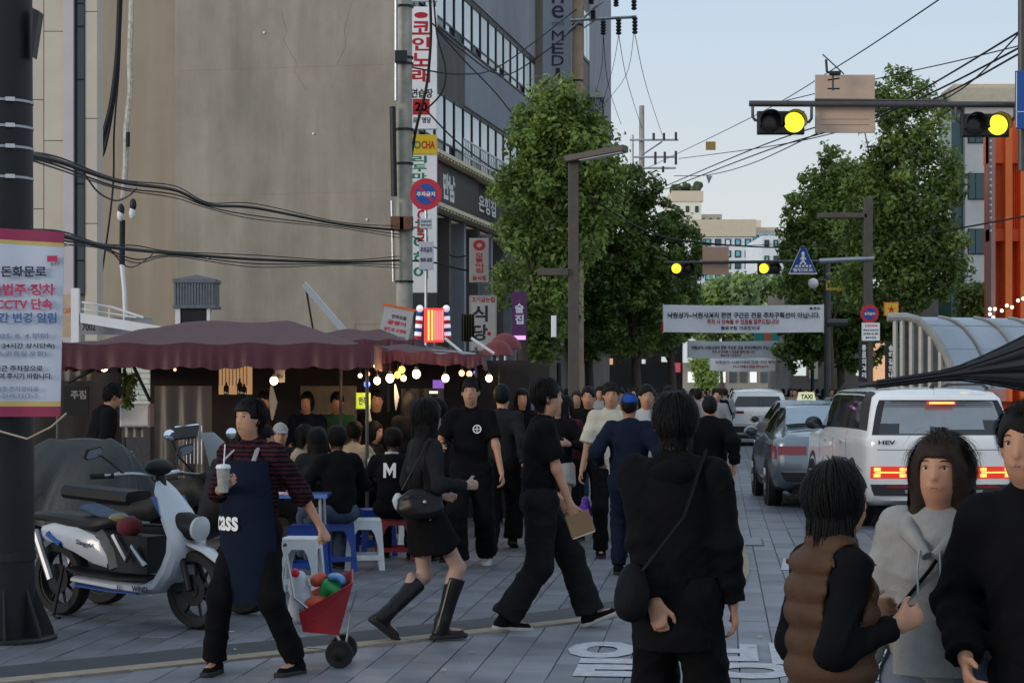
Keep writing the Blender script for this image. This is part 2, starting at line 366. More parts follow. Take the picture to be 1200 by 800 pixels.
mat('blind_white', hexc('#f0f6f6'), .35, var=.10, nscale=1.2, spec=.6, rand=.12)
mat('frame_dark', (0.03,0.036,0.04), .5, var=.1)
mat('facade_dark', hexc('#5f5b59'), .85, var=.1, nscale=1.5, streak=.15)
mat('facade_blue', hexc('#8c919b'), .75, var=.07, nscale=1, streak=.08)
mat('facade_brown', hexc('#81766c'), .85, var=.1, nscale=1.5, streak=.15)
mat('facade_grey', hexc('#93939a'), .85, var=.08, nscale=1.5, streak=.1)
mat('trim_cream', hexc('#d8c9a8'), .6, var=.1, nscale=8)
mat('white_paint', (0.72,0.72,0.72), .5, var=.06, nscale=3)
mat('white_sign', (0.80,0.81,0.84), .5, var=.04, nscale=3)
mat('grey_sign', (0.42,0.45,0.50), .5, var=.05, nscale=3)
mat('black_sign', (0.015,0.015,0.017), .5, var=.1)
mat('red_ink', hexc('#b01c28'), .6, var=0); mat('black_ink', (0.02,0.02,0.025), .6, var=0); mat('blue_ink', hexc('#38598f'), .6, var=0)
mat('green_ink', hexc('#1e7a5c'), .6, var=0); mat('orange_ink', hexc('#d06020'), .6, var=0); mat('white_ink', (0.75,0.75,0.75), .6, var=0); mat('navy_ink', hexc('#20253c'), .6, var=0)
mat('pink_ink', hexc('#b02a55'), .6, var=0); mat('gold_ink', hexc('#caa24a'), .6, var=0); mat('grey_ink', hexc('#73809a'), .6, var=0)
mat('wire', (0.008,0.008,0.009), .7, var=0); mat('rubber', (0.012,0.012,0.012), .85, var=.2, nscale=12)
mat('wood_brown', hexc('#6b5f55'), .8, var=.15, nscale=5)
# ---------------------------------------------------------------- ground
def ground():
    b_ = MB(); b_.add([(-600,-20,-.014),(600,-20,-.014),(600,3000,-.014),(-600,3000,-.014)], [(0,1,2,3)])
    m = bpy.data.materials.new('ground_far'); m.use_nodes = True; t = m.node_tree; b = t.nodes['Principled BSDF']; N = t.nodes.new; K = t.links.new
    tcn = N('ShaderNodeTexCoord'); mpn = N('ShaderNodeMapping'); mpn.inputs['Rotation'].default_value = (0,0,R(6)); K(tcn.outputs['Object'], mpn.inputs[0])
    br = N('ShaderNodeTexBrick'); br.inputs['Scale'].default_value = 1; br.inputs['Brick Width'].default_value = .66; br.inputs['Row Height'].default_value = .22
    br.inputs['Mortar Size'].default_value = .008; br.inputs['Color1'].default_value = (*hexc('#75777f'),1); br.inputs['Color2'].default_value = (*hexc('#696b74'),1); br.inputs['Mortar'].default_value = (.03,.03,.035,1)
    mp2 = N('ShaderNodeMapping'); mp2.inputs['Rotation'].default_value = (0,0,R(90)); K(mpn.outputs[0], mp2.inputs[0]); K(mp2.outputs[0], br.inputs['Vector'])
    K(br.outputs['Color'], b.inputs['Base Color']); b.inputs['Roughness'].default_value = .9
    g = b_.build('ground', m); tag(g, kind='structure'); return g
GR = ground()
SD = V((0.105, 1, 0)).normalized(); SL_ = V((SD.y, -SD.x, 0))
KP = [G(*p) for p in [(-70,806),(0,799.5),(100,789.5),(200,779.5),(300,768.5),(412,758),(490,748.5),(572,739.5),(650,731),(717,722.5),(790,711),(840,697),(864,680),(868,660),(864,640),(858,600),(853,570),(849,545),(846,522),(845,505)]]
def resample(pts, st):
    d = [0]; 
    for i in range(1, len(pts)): d.append(d[-1] + (pts[i]-pts[i-1]).length)
    # catmull-rom through the points, sampled evenly
    def cr_(i, t):
        p0, p1, p2, p3 = pts[max(i-1,0)], pts[i], pts[i+1], pts[min(i+2, len(pts)-1)]
        return 0.5*((2*p1)+(p2-p0)*t+(2*p0-5*p1+4*p2-p3)*t*t+(3*p1-p0-3*p2+p3)*t*t*t)
    fine = [cr_(i, k/12) for i in range(len(pts)-1) for k in range(12)] + [pts[-1]]
    out = [fine[0]]; acc = 0
    for i in range(1, len(fine)):
        seg = (fine[i]-fine[i-1]).length
        while acc + seg >= st:
            t = (st-acc)/seg; out.append(fine[i-1].lerp(fine[i], t)); fine[i-1] = out[-1]; seg = (fine[i]-fine[i-1]).length; acc = 0
        acc += seg
    return out
KF = resample([p.copy() for p in KP], .3)
def side_of(x, y):
    """True on the road side of the kerb line"""
    best = 1e9; sgn = 0
    for i in range(len(KF)-1):
        a = KF[i]; b = KF[i+1]; mx_ = (a.x+b.x)/2; my = (a.y+b.y)/2; d = (mx_-x)**2+(my-y)**2
        if d < best: best = d; sgn = (b.x-a.x)*(y-a.y)-(b.y-a.y)*(x-a.x)
    return sgn < 0
road = tag(empty('road', (0,0,0)), kind='structure'); walk = tag(empty('pavement', (0,0,0)), kind='structure')
def pavers():
    cells = []
    for i in range(-190, 260):
        l = i*.22
        for j in range(12, 78):
            d = j*.66 + (.33 if i % 2 else 0) - .3
            p = SD*d + SL_*l
            if p.y < 9.6 or p.y > 46: continue
            px = 600 + F*p.x/p.y
            if px < -60 or px > 1260: continue
            cells.append((p.y, p))
    cells.sort(key=lambda c: c[0]); sides = {True: [], False: []}
    for y, p in cells:
        if y < 11.0 and False: continue
        sides[side_of(p.x, p.y)].append(p)
    for isr, lst in sides.items():
        par = road if isr else walk; mt = M('paver_road' if isr else 'paver_walk')
        vis = [p for p in lst if p.y > 11.3]; first = vis[:300]; rest = [p for p in lst if p.y <= 11.3] + vis[300:]
        protos = []
        for k, hh in enumerate((0, .002, -.002)):
            b_ = MB(); b_.fbox(Frame((0,0,0), SL_, SD), -.1070, .1070, -.328, .328, -.012+hh, hh, bev=.004)
            # fbox depth runs along r x u = +z here
            o = b_.build('paver', mt, loc=(0,0,0)); protos.append(o)
        for q, p in enumerate(first):
            c = protos[q % 3] if q < 3 else protos[(q*7) % 3].copy()
            if q >= 3: COL.objects.link(c)
            c.parent = par; c.location = p + SL_*rnd.uniform(-.001,.001)
        vs = []; fs = []
        r_ = SL_*.1070; u_ = SD*.328
        for k, p in enumerate(rest):
            z = rnd.uniform(-.002,.002); o = len(vs)
            c4 = [p-r_-u_, p+r_-u_, p+r_+u_, p-r_+u_]
            vs += [(c.x,c.y,z) for c in c4] + [(c.x,c.y,-.013) for c in c4]
            fs += [(o,o+1,o+2,o+3),(o,o+4,o+5,o+1),(o+1,o+5,o+6,o+2),(o+2,o+6,o+7,o+3),(o+3,o+7,o+4,o)]
        b_ = MB(); b_.v = vs; b_.f = fs; b_.m = [0]*len(fs)
        o = b_.build('paver_field', mt, par, loc=(0,0,0)); tag(o, kind='stuff')
pavers()
def strip(path, off0, off1, z0, z1, st, m, name, par, gap=.005):
    pts = resample([p.copy() for p in path], st); n = len(pts); nn = []
    for i in range(n):
        d = (pts[min(i+1,n-1)]-pts[max(i-1,0)]).normalized(); nn.append(V((-d.y, d.x, 0)))
    for i in range(n-1):
        a, b = pts[i], pts[i+1]; t = gap/max((b-a).length,.01)
        a2 = a.lerp(b, t); na, nb = nn[i], nn[i+1]; q = [a2+na*off0, b+nb*off0, b+nb*off1, a2+na*off1]
        mb = MB(); mb.add([(c.x,c.y,z0) for c in q]+[(c.x,c.y,z1) for c in q], [(0,3,2,1),(4,5,6,7),(0,1,5,4),(1,2,6,5),(2,3,7,6),(3,0,4,7)])
        c0 = (a2+b)/2; mb.build(name, m, par, loc=(c0.x,c0.y,0))
kerb = tag(empty('kerb', (0,0,0)), kind='structure')
strip(KP, -.08, .08, -.012, .014, .8, M('kerb_pale'), 'kerb_stone', kerb)
strip(KP, .085, .56, -.012, .009, .5, M('kerb_dark'), 'band_stone', kerb)
# road letters, painted on the paving
tx = tag(empty('road_marking', (0,0,0)), kind='structure')
Ya, Yb = 11.45, 13.1
def road_text():
    o = G(775, 772); d_ = SD; r_ = SL_; fr = Frame((o.x, o.y, .006), r_, d_)
    mb = MB(); words = '일방통행'
    for i, ch in enumerate(words): text(fr, ch, -.27+i*.82, .02, .66, 1.62, None, None, 0, mb=mb, bold=.03)
    ob = mb.build('painted_letters', M('road_paint'), tx, loc=(o.x,o.y,0))
road_text()
# white paint further down the road
mb = MB(); 
for (xa, xb, ya, yb) in ((915,945,654,668),(1015,1062,655,671),(1000,1040,560,563)):
    q = [G(xa,yb), G(xb,yb), G(xb+3,ya), G(xa+3,ya)]; mb.add([(c.x,c.y,.005) for c in q], [(0,1,2,3)])
mb.build('painted_lines', M('road_paint'), tx, loc=(0,0,0))
lit = MB()
for q in range(70):
    g_ = G(rnd.uniform(20,1150), rnd.uniform(600,790)); a_ = rnd.uniform(0,6.28); r1 = rnd.uniform(.008,.03); c_, s__ = math.cos(a_)*r1, math.sin(a_)*r1
    lit.add([g_+V((c_,s__,.013)), g_+V((-s__*.6,c_*.6,.011)), g_+V((-c_,-s__,.016)), g_+V((s__*.6,-c_*.6,.012))], [(0,1,2,3)])
tag(lit.build('litter', mat('litter_pale', hexc('#a39c8c'), .8, var=.4, nscale=3), loc=(0,0,0)), 'scattered scraps and small dry leaves lying on the paving', 'litter', kind='stuff')
# drain slot
c = G(876, 635); b_ = MB(); fr = Frame((c.x,c.y,.0), SL_, SD); b_.fbox(fr, -.17,.17,-.5,.5,-.01,.006)
dc = b_.build('drain_cover', M('metal_dark'), loc=c); tag(dc, 'dark iron drain cover set in the paving beside the pale kerb', 'drain cover')
for k in range(9):
    b2 = MB(); b2.fbox(fr, -.15,.15,-.46+k*.105,-.41+k*.105,.006,.012); b2.build('bar', M('steel'), dc)
c = G(848, 582); b_ = MB(); fr = Frame((c.x,c.y,0)); 
blk = empty('stone_bollard', c, 'low brown square stone bollard on the kerb beyond the man in black', 'bollard')
b_.fbox(fr,-.13,.13,0,.5,-.13,.13,bev=.015); b_.build('block', mat('stone_brown', hexc('#8d7a60'), .85, var=.2, nscale=7, bump=.2), blk)
b_ = MB(); b_.lathe(fr(.02,.12,.13),(0,-1,0),[(.09,0),(.09,.015),(.05,.025)],14); b_.build('disc', M('metal_dark'), blk)
# ---------------------------------------------------------------- buildings
def face(px0, py0, px1, py1, Y):
    """frame on a camera-facing plane at depth Y: origin at the left bottom pixel, plus width and height"""
    a = P(px0, py1, Y); k = Y/F; return Frame(a), (px1-px0)*k, (py1-py0)*k
# --- tall block: blank gable wall towards us, street front running away
C0 = V((-2.57, 50, 0)); FR = Frame(C0, (.1886, 1, 0)); 
def sx(px):
    t = (px-600)/F; return (t*C0.y-C0.x)/(FR.r.x-t*FR.r.y)
def zz(py, px):
    s_ = sx(px); Y = (C0+FR.r*s_).y; return CH-(py-HZ)*Y/F
bc = empty('office_block', C0, 'tall taupe block with a blank rendered side wall and ribbon windows over the street', 'building')
GL = Frame(C0, -FR.n)     # along the gable to the left... its normal faces the camera
GL = Frame(C0 - FR.n*8.4, FR.n)
# GL x runs 0..8.4 left to right along the gable
b_ = MB(); b_.fbox(GL, 2.2, 8.4, 0, 17, -.4, 0); b_.build('gable_wall', M('wall_taupe'), bc)
b_ = MB(); b_.fbox(GL, -.2, 2.196, 0, 17, -.8, -.32); b_.build('gable_wall_recessed', M('wall_taupe_side'), bc)
b_ = MB(); x0, z0 = 6.95, 1.2
for (a0,a1,c0,c1) in ((x0,x0+1.3,3.28,3.31),(x0,x0+.03,0,3.28)): b_.fbox(GL, a0,a1,c0,c1,0,.012)
b_.build('blocked_doorway_outline', M('wall_taupe_side'), bc)
b_ = MB(); b_.fbox(GL, 3.5, 8.2, 2.15, 2.2, .0, .06); b_.fbox(GL, 4.6, 4.66, 0, 2.6, .0, .06); b_.build('wall_pipe', M('steel_pale'), bc)
SE = 30.0
b_ = MB(); b_.fbox(FR, .41, 18, 7.84, 8.0, -.5, 0); b_.fbox(FR, .41, 18, 9.62, 11.3, -.5, 0); b_.fbox(FR, .41, 18, 12.75, 17, -.5, 0)
b_.build('spandrel', M('facade_dark'), bc)
b_ = MB(); s0 = sx(544); b_.fbox(FR, s0, 18, 9.66, 11.26, .0, .03); b_.build('blue_panel', M('facade_blue'), bc)
b_ = MB(); b_.fbox(FR, s0, 18, 12.85, 17, .0, .03); b_.build('grey_panel', M('facade_grey'), bc)
for (za, zb, zm) in ((8.0, 9.62, 8.3), (11.3, 12.75, 11.6)):
    b_ = MB(); b_.fbox(FR, .41, 18, za, zb, -.5, -.08); b_.build('window_recess', M('frame_dark'), bc)
    k = 0; s_ = .5
    while s_ < 17.6:
        b_ = MB(); b_.fbox(FR, s_, s_+.07, za, zb, -.08, .0); b_.fbox(FR, s_+.07, s_+1.12, zb-.08, zb, -.08, .0); b_.fbox(FR, s_+.07, s_+1.12, zm-.03, zm+.03, -.08, -.02); b_.fbox(FR, s_+.07, s_+1.12, za, za+.05, -.08, .03)
        wn = b_.build('window', M('frame_dark'), bc, loc=FR(s_, za))
        b_ = MB(); b_.fbox(FR, s_+.12, s_+1.06, zm+.04, zb-.09, -.06, -.03); b_.build('pane', M('blind_white'), wn)
        b_ = MB(); b_.fbox(FR, s_+.12, s_+(1.06 if k%3 else .6), za+.06, zm-.04, -.06, -.03); b_.build('lower_pane', M('blind_white' if k%2 else 'glass_teal'), wn)
        s_ += 1.2; k += 1
for (za, ln) in ((7.72, 18.0), (6.36, 18.0)):
    b_ = MB(); b_.fbox(FR, .41, ln, za, za+.10, -.1, .45); cn = b_.build('cornice', M('trim_cream'), bc)
    for k in range(44):
        b2 = MB(); a = .5+k*.4; b2.fbox(FR, a, a+.2, za-.05, za-.002, .15, .42); b2.build('cornice_block', M('trim_cream'), cn)
# fine construction joints, anchor marks and a crack on the gable
b_ = MB()
for z in (3.4, 6.6, 9.8, 13.0): b_.fbox(GL, 2.2, 8.4, z, z+.008, 0, .004)
b_.build('pour_joint', M('wall_taupe_side'), bc)
b_ = MB(); b_.tube([GL(5.05,11.2,.0),GL(5.2,10.7,.0),GL(5.1,10.5,.0),GL(5.45,9.9,.0),GL(5.4,9.7,.0),GL(5.7,9.2,.0)], .003, 4); b_.tube([GL(6.9,11.4,0),GL(6.7,10.7,0),GL(6.75,10.3,0),GL(6.5,9.8,0)], .003, 4); b_.build('crack', mat('crack_dark', hexc('#4c463e'), .9), bc)
for (xx,zz4) in ((3.1,5.0),(7.3,5.9),(4.6,10.7),(5.9,8.1)): b_ = MB(); b_.lathe(GL(xx,zz4,0), GL.n, [(.035,0),(.03,.03),(.0,.035)], 8); b_.build('anchor', M('steel_pale'), bc)
# sign band and shop floor
b_ = MB(); b_.fbox(FR, .41, 18, 6.47, 7.7, -.5, -.02); b_.fbox(FR, .41, 18, 0, 6.35, -.9, -.6); b_.build('shop_wall', M('black_sign'), bc)
for k in range(9):
    a = .45+k*1.95
    b_ = MB(); b_.fbox(FR, a, a+.28, 0, 6.3, -.6, .05); b_.build('pier', M('facade_grey' if k%2 else 'facade_dark'), bc)
    b_ = MB(); b_.fbox(FR, a+.4, a+1.85, 3.5, 6.0, -.6, -.42); wn = b_.build('shop_window', M('frame_dark'), bc)
    for q in (0, 1):
        b_ = MB(); b_.fbox(FR, a+.5+q*.68, a+1.1+q*.68, 3.6, 5.9, -.42, -.4); b_.build('pane', M('glass_teal'), wn)
# railing on top of the second cornice
b_ = MB(); b_.fbox(FR, 5, 17, 8.05, 8.1, .3, .34); b_.fbox(FR, 5, 17, 8.5, 8.54, .3, .34)
for k in range(40): b_.fbox(FR, 5+k*.3, 5.03+k*.3, 7.82, 8.5, .3, .33)
b_.build('railing', M('steel_pale'), bc)
# next block up the street
bd = empty('clinic_block', FR(18.1,0), 'brown clinic block with dark windows beyond the taupe block', 'building')
b_ = MB(); b_.fbox(FR, 18.1, 33.0, 0, 24, -8, .5); b_.build('wall', M('facade_brown'), bd)
b_ = MB(); b_.fbox(FR, 27.0, 33.0, 3, 24, .5, .56); b_.build('pale_panel', M('facade_grey'), bd)
for i in range(6):
    for j in range(6):
        a = 18.6+i*2.3; z = 4.2+j*3.3
        b_ = MB(); b_.fbox(FR, a, a+1.6, z, z+1.9, .5, .54); wn = b_.build('window', M('frame_dark'), bd)
        b_ = MB(); b_.fbox(FR, a+.1, a+.75, z+.1, z+1.8, .54, .55); b_.fbox(FR, a+.85, a+1.5, z+.1, z+1.8, .54, .55); b_.build('pane', M('glass_teal' if (i+j)%3 else 'blind_white'), wn)
# --- beige panel building on the far left
YA = 36; ba = empty('panel_building', P(20, 455, YA)-V((0,0,CH)), 'beige metal-panel building at the left edge with a narrow strip window', 'building')
frA = Frame((0, YA, 0)); k = YA/F
def ax_(px): return (px-600)*k
def az_(py): return CH-(py-HZ)*k
b_ = MB(); b_.fbox(frA, ax_(-160), ax_(114), 0, az_(-40), -.5, -.12); b_.build('wall', M('panel_beige'), ba)
cols = [(-110,-30,[60,200]), (-29,37.5,[30,180]), (38,51,[117,245]), (51.8,75,[37,165,290]), (99.5,114,[14,139,262])]
for (xa, xb, js) in cols:
    ys = [-40] + js + [400]
    for q in range(len(ys)-1):
        b_ = MB(); b_.fbox(frA, ax_(xa), ax_(xb), az_(ys[q+1]-.35), az_(ys[q]+.35), -.12, 0, bev=.006); b_.build('cladding_panel', M('panel_beige'), ba)
b_ = MB(); b_.fbox(frA, ax_(75.8), ax_(87.5), 0, az_(-40), -.12, .12); b_.build('pilaster', M('panel_pink'), ba)
ws = empty('strip_window', frA(ax_(88), az_(345)).copy()); ws.parent = ba; ws.location = V(ws.location)-parent_loc(ba)
for (ya, yb) in ((-40,3),(4,30),(31,92),(93,214),(216,304),(306,344)):
    b_ = MB(); b_.fbox(frA, ax_(88.5), ax_(98.8), az_(yb), az_(ya), -.1, -.06); b_.build('pane', M('glass_teal'), ws)
b_ = MB(); b_.fbox(frA, ax_(87.6), ax_(88.4), az_(346), az_(-40), -.12, .02); b_.fbox(frA, ax_(98.9), ax_(99.4), az_(346), az_(-40), -.12, .02)
for yy in (3.5,30.5,92.5,215,305,345): b_.fbox(frA, ax_(88.4), ax_(98.9), az_(yy+.6), az_(yy-.6), -.12, -.03)
b_.build('mullion', M('frame_dark'), ws)
# lean-to roof, white column, little sign
ln = empty('lean_to_shelter', P(150, 455, 33)-V((0,0,CH)), 'white steel lean-to with sloping pale roof beams against the taupe wall', 'shelter')
def rodpx(mb, pts, r, n=6): return mb.tube([P(*p) for p in pts], r, n)
b_ = MB(); b_.fbox(*([Frame(P(85,420,33))] + [0, 9*33/F, 0, 82*33/F, 0, .12])); b_.build('column', M('white_paint'), ln)
b_ = MB(); fr = Frame(P(95,378,33), (P(210,388,33)-P(95,369,33))); Lr = (P(210,388,33)-P(95,369,33)).length
b_.fbox(fr, 0, Lr, 0, .16, 0, .1); b_.build('fascia_beam', M('white_paint'), ln)
b_ = MB(); rodpx(b_, [(96,354,33.2),(132,360,33.2),(168,372,33.2)], .02); rodpx(b_, [(96,362,33.2),(160,372,33.2)], .015)
for px in (100,114,128,145): rodpx(b_, [(px,353+ (px-96)*.25,33.2),(px,372+(px-96)*.15,33.2)], .015)
b_.build('roof_rail', M('white_paint'), ln)
b_ = MB(); fr, w_, h_ = face(95,372,178,392,33.3); b_.fbox(fr, 0, w_, 0, h_, -.03, 0); pn = b_.build('fascia_panel', M('facade_grey'), ln)
text(fr, '7002', .13, h_*.45, .22, .12, M('black_ink'), ln, .006)
fr, w_, h_ = face(74,345,85,395,33.5); b_ = MB(); b_.fbox(fr, 0, w_, 0, h_, 0, .03); sg = b_.build('shop_sign', mat('cream_sign', hexc('#b79f88'), .6), ln); text(fr, 'CAFE', w_*.5, h_*.62, w_*.9, .09, M('orange_ink'), ln, .036)
# tiled back wall behind the first stall
fr, w_, h_ = face(112,424,205,475,27.5); tw = empty('tiled_back_wall', fr(0,0)-V((0,0,fr.o.z)), 'low wall of pale tiles seen behind the first food stall', 'wall')
b_ = MB(); b_.fbox(fr, 0, w_, -1.4, h_+.2, -.1, 0); b_.build('core', M('joint'), tw)
mat('tile_pale', hexc('#c9cbbd'), .5, var=.08, rand=.08)
for r_ in range(9):
    for q in range(5):
        b_ = MB(); x0 = q*.25+(.12 if r_%2 else 0); b_.fbox(fr, x0, min(x0+.245, w_+.1), r_*.075, r_*.075+.068, 0, .012); b_.build('tile', M('tile_pale'), tw)
# exhaust ventilator
ve = empty('roof_ventilator', P(228,455,44)-V((0,0,CH)), 'grey metal exhaust ventilator with pyramid cap above the first stall roof', 'ventilator')
fr, w_, h_ = face(204,328,251,359,44); b_ = MB(); mat('vent_grey', hexc('#6f757e'), .5, .5, var=.15)
for px in range(14): b_.fbox(fr, px*w_/14, px*w_/14+w_/14*.7, .03, h_-.03, -.02, .012)
b_.fbox(fr, 0, w_, 0, h_, -.8, -.02); b_.build('louvre', M('vent_grey'), ve)
b_ = MB(); b_.fbox(fr, -.03, w_+.03, h_-.06, h_+.02, -.85, .04); b_.fbox(fr, -.03, w_+.03, -.04, .03, -.85, .04); a0 = fr(-.03,h_+.02,.04); e = [fr(-.03,h_+.02,.04),fr(w_+.03,h_+.02,.04),fr(w_+.03,h_+.02,-.85),fr(-.03,h_+.02,-.85),fr(w_/2,h_+.14,-.4)]
b_.add(e, [(0,1,4),(1,2,4),(2,3,4),(3,0,4)]); b_.build('cap', M('vent_grey'), ve)
fr2, w2, h2 = face(212,358,241,400,44); b_ = MB(); b_.fbox(fr2, 0, w2, -2, h2, -.6, -.05); b_.build('duct', M('metal_dark'), ve)
b_ = MB(); b_.fbox(fr2, w2+.02, w2+.09, -2, h2, -.3, -.02); b_.fbox(fr2, -.13, -.02, -2, h2, -.3, -.02); b_.build('leg', M('white_paint'), ve)
# tilted white board on a prop
wb = empty('propped_board', P(380,455,40)-V((0,0,CH)), 'long white board propped open at a slant above the second stall', 'board')
a = P(356,333,40); b = P(405,390,40); fr = Frame(a, b-a, V((.5,-.2,.6))); b_ = MB(); b_.fbox(fr, 0, (b-a).length, -.06, .07, -.01, .02); b_.build('panel', M('white_paint'), wb)
b_ = MB(); b_.rod(P(359,340,40.1), P(367,387,40.1), .02); b_.build('prop', M('metal_dark'), wb)
# --- right side: pale stone office with round corner, orange frame building
YR = 72; kr = YR/F; fr = Frame((0,YR,0)); bx = lambda px: (px-600)*kr; bz = lambda py: CH-(py-HZ)*kr
br_ = empty('stone_office', V((bx(1160),YR,0)), 'pale stone office with teal windows behind the trees on the right', 'building')
b_ = MB(); b_.fbox(fr, bx(1131), bx(1200), 0, bz(122), -3, 0); b_.build('wall', mat('stone_pale', hexc('#dcd6cf'), .8, var=.08, nscale=1.5, streak=.08), br_)
b_ = MB(); b_.fbox(fr, bx(1117), bx(1131), 0, bz(128), -2.5, -.3); b_.build('glass_tower', mat('glass_teal2', (0.06,0.12,0.13), .15, var=.1), br_)
b_ = MB(); b_.fbox(fr, bx(1113), bx(1190), bz(124), bz(104), -3, .25); b_.fbox(fr, bx(1122), bx(1196), bz(104), bz(96), -2.8, -.5); b_.build('parapet', mat('parapet_cream', hexc('#d3c4aa'), .8, var=.08), br_)
for (ya,yb) in ((138,168),(203,234),(268,298),(332,356)):
    b_ = MB(); b_.fbox(fr, bx(1134), bx(1175), bz(yb), bz(ya), 0, .05); wn = b_.build('window', M('frame_dark'), br_)
    for (xa,xb) in ((1135,1142),(1143,1159),(1160,1174)):
        b_ = MB(); b_.fbox(fr, bx(xa), bx(xb), bz(yb-1), bz(ya+1), .05, .08); b_.build('pane', M('glass_teal2'), wn)
YO = 52; ko = YO/F; fo = Frame((0,YO,0)); ox = lambda px: (px-600)*ko; oz = lambda py: CH-(py-HZ)*ko
mat('orange_clad', hexc('#ff7d3c'), .55, var=.08, nscale=3, streak=.06); mat('salmon_clad', hexc('#c08a80'), .6, var=.06); mat('orange_deep', hexc('#d65a2c'), .7, var=.1)
bo = empty('orange_building', V((ox(1185),YO,0)), 'bright orange framed building at the right edge with a string of lights', 'building')
b_ = MB(); b_.fbox(fo, ox(1164), ox(1290), 0, oz(150), -1.0, -.6); b_.build('recess_wall', M('orange_deep'), bo)
for (xa,xb,ya,yb,mt) in ((1161,1166,152,385,'salmon_clad'),(1178,1186,135,470,'orange_clad'),(1196,1206,140,470,'orange_clad'),(1161,1250,268,282,'orange_deep'),(1161,1290,136,190,'orange_clad')):
    b_ = MB(); dd_ = {1161:.05 if mt=='salmon_clad' else -.12, 1178:.03, 1196:.0}[xa]-(.1 if yb == 190 else 0); b_.fbox(fo, ox(xa), ox(xb), oz(yb), oz(ya), -.6+dd_, dd_); b_.build('frame_beam', M(mt), bo)
for q in range(13):
    b_ = MB(); xa = 1166.5+q*2.6; b_.fbox(fo, ox(xa), ox(xa+1.7), oz(268), oz(190), -.6, -.4); b_.build('fin', M('orange_clad'), bo)
b_ = MB(); b_.fbox(fo, ox(1161), ox(1178), oz(470), oz(380), -.5, .1); b_.build('stone_plinth', M('salmon_clad'), bo)
mat('bulb_warm', (.9,.6,.3), .4, var=0, emit=(1,.72,.40), es=9)
mat('bulb_soft', (.9,.8,.6), .4, var=0, emit=(1,.85,.60), es=3)
ls = empty('light_string', fo(ox(1161), oz(300)), 'string of round white bulbs hanging on the orange building', 'string lights')
b_ = MB(); pts = [P(1158,374,51.2),(P(1172,366,51.2)),P(1188,358,51.2),P(1204,348,51.2)]; b_.tube(pts, .01, 5); b_.build('wire', M('wire'), ls)
for (qx,qy) in ((1160,368),(1164,372),(1174,364),(1180,358),(1186,360),(1193,352),(1199,350),(1160,362),(1166,362)):
    b_ = MB(); b_.ball(P(qx,qy,51.2), .045, 8); b_.build('bulb', M('bulb_soft'), ls, smooth=True)
b_ = MB()
for q in range(16): b_.ball(P(1161, 158+q*7.5, 51.7), .035, 6)
b_.build('edge_lights', M('white_paint'), bo)
# hedge wall and a sign fragment behind the trees
# --- far buildings closing the street
def far_block(name, label, px0, px1, py0, py1, Y, wall, win, nx, nz, wx=.6, wz=.55, ystart=8, top=None, skip=()):
    frm = Frame(((px0-600)*Y/F, Y, 0)); W = (px1-px0)*Y/F; H = CH-(py0-HZ)*Y/F; zb = CH-(py1-HZ)*Y/F
    o = empty(name, frm(W/2,0), label, 'building')
    b_ = MB(); b_.fbox(frm, 0, W, 0, H, -12, 0); b_.build('wall', wall, o)
    if top: b_ = MB(); b_.fbox(frm, -.3, W+.3, H-top, H+.4, -12.3, .3); b_.build('parapet', M('parapet_cream'), o)
    cw = W/nx; chh = (H-(top or 0)-zb)/nz
    for i in range(nx):
        for j in range(nz):
            if (i,j) in skip: continue
            x0 = cw*(i+(1-wx)/2); z0 = zb+chh*(j+(1-wz)/2)
            b_ = MB(); b_.fbox(frm, x0, x0+cw*wx, z0, z0+chh*wz, 0, .1); f_ = b_.build('window', M('frame_dark'), o)
            b_ = MB(); b_.fbox(frm, x0+.12, x0+cw*wx-.12, z0+.12, z0+chh*wz-.12, .1, .16); b_.build('pane', win[(i*3+j)%len(win)], f_)
    return o, frm, W, H
mat('far_cream', hexc('#f4eedb'), .8, var=.05, nscale=.3); mat('far_white', hexc('#e6ebee'), .8, var=.08, nscale=.2); mat('far_tan', hexc('#ddcab2'), .8, var=.06, nscale=.2)  # far walls and glass kept pale, distance haze put into their colours
mat('far_glass', hexc('#6cbcc4'), .25, var=.15, nscale=.3); mat('far_glass_dark', hexc('#3a5560'), .25, var=.15)
o, frm, W, H = far_block('cream_tower', 'narrow cream tower with a roof garden far down the street', 789, 822, 236, 345, 230, M('far_cream'), [M('far_glass_dark')], 3, 6, .35, .4)
b_ = MB(); b_.fbox(frm, -.2, W+.2, H, H+1.2, -12, .2); b_.build('parapet', M('far_tan'), o)
b_ = MB(); 
for q in range(26): b_.ball(frm(rnd.uniform(0,W), H+1.5+rnd.uniform(-.4,.5), -rnd.uniform(0,3)), rnd.uniform(.25,.5), 6)
b_.build('roof_shrubs', mat('roof_green', hexc('#4d5a40'), .9, var=.3, nscale=1), o)
far_block('glass_office', 'pale office with teal windows and a tan top storey at the end of the street', 812, 882, 262, 345, 200, M('far_white'), [M('far_glass'),M('far_white'),M('far_glass_dark'),M('far_glass')], 6, 5, .6, .6, top=1.3)
b_ = MB(); b_.fbox(Frame(P(822,262,203)), 0, 2.0, 0, .9, 0, 1); 
o, frm, W, H = far_block('teal_office', 'low office with bands of teal glass right of the pale office', 880, 912, 272, 345, 205, M('far_white'), [M('far_glass'),M('far_glass_dark')], 3, 5, .75, .55)
b_ = MB(); b_.fbox(frm, 0, W, H, H+.5, -12, .1); b_.fbox(frm, .6, 1.3, H+.5, H+1.4, -3, -2); b_.build('parapet', M('far_tan'), o)
o, frm, W, H = far_block('tan_house', 'small tan block peeping out beside the right-hand trees', 893, 925, 276, 350, 170, M('far_white'), [M('far_glass'),M('far_glass_dark')], 3, 4, .5, .45)
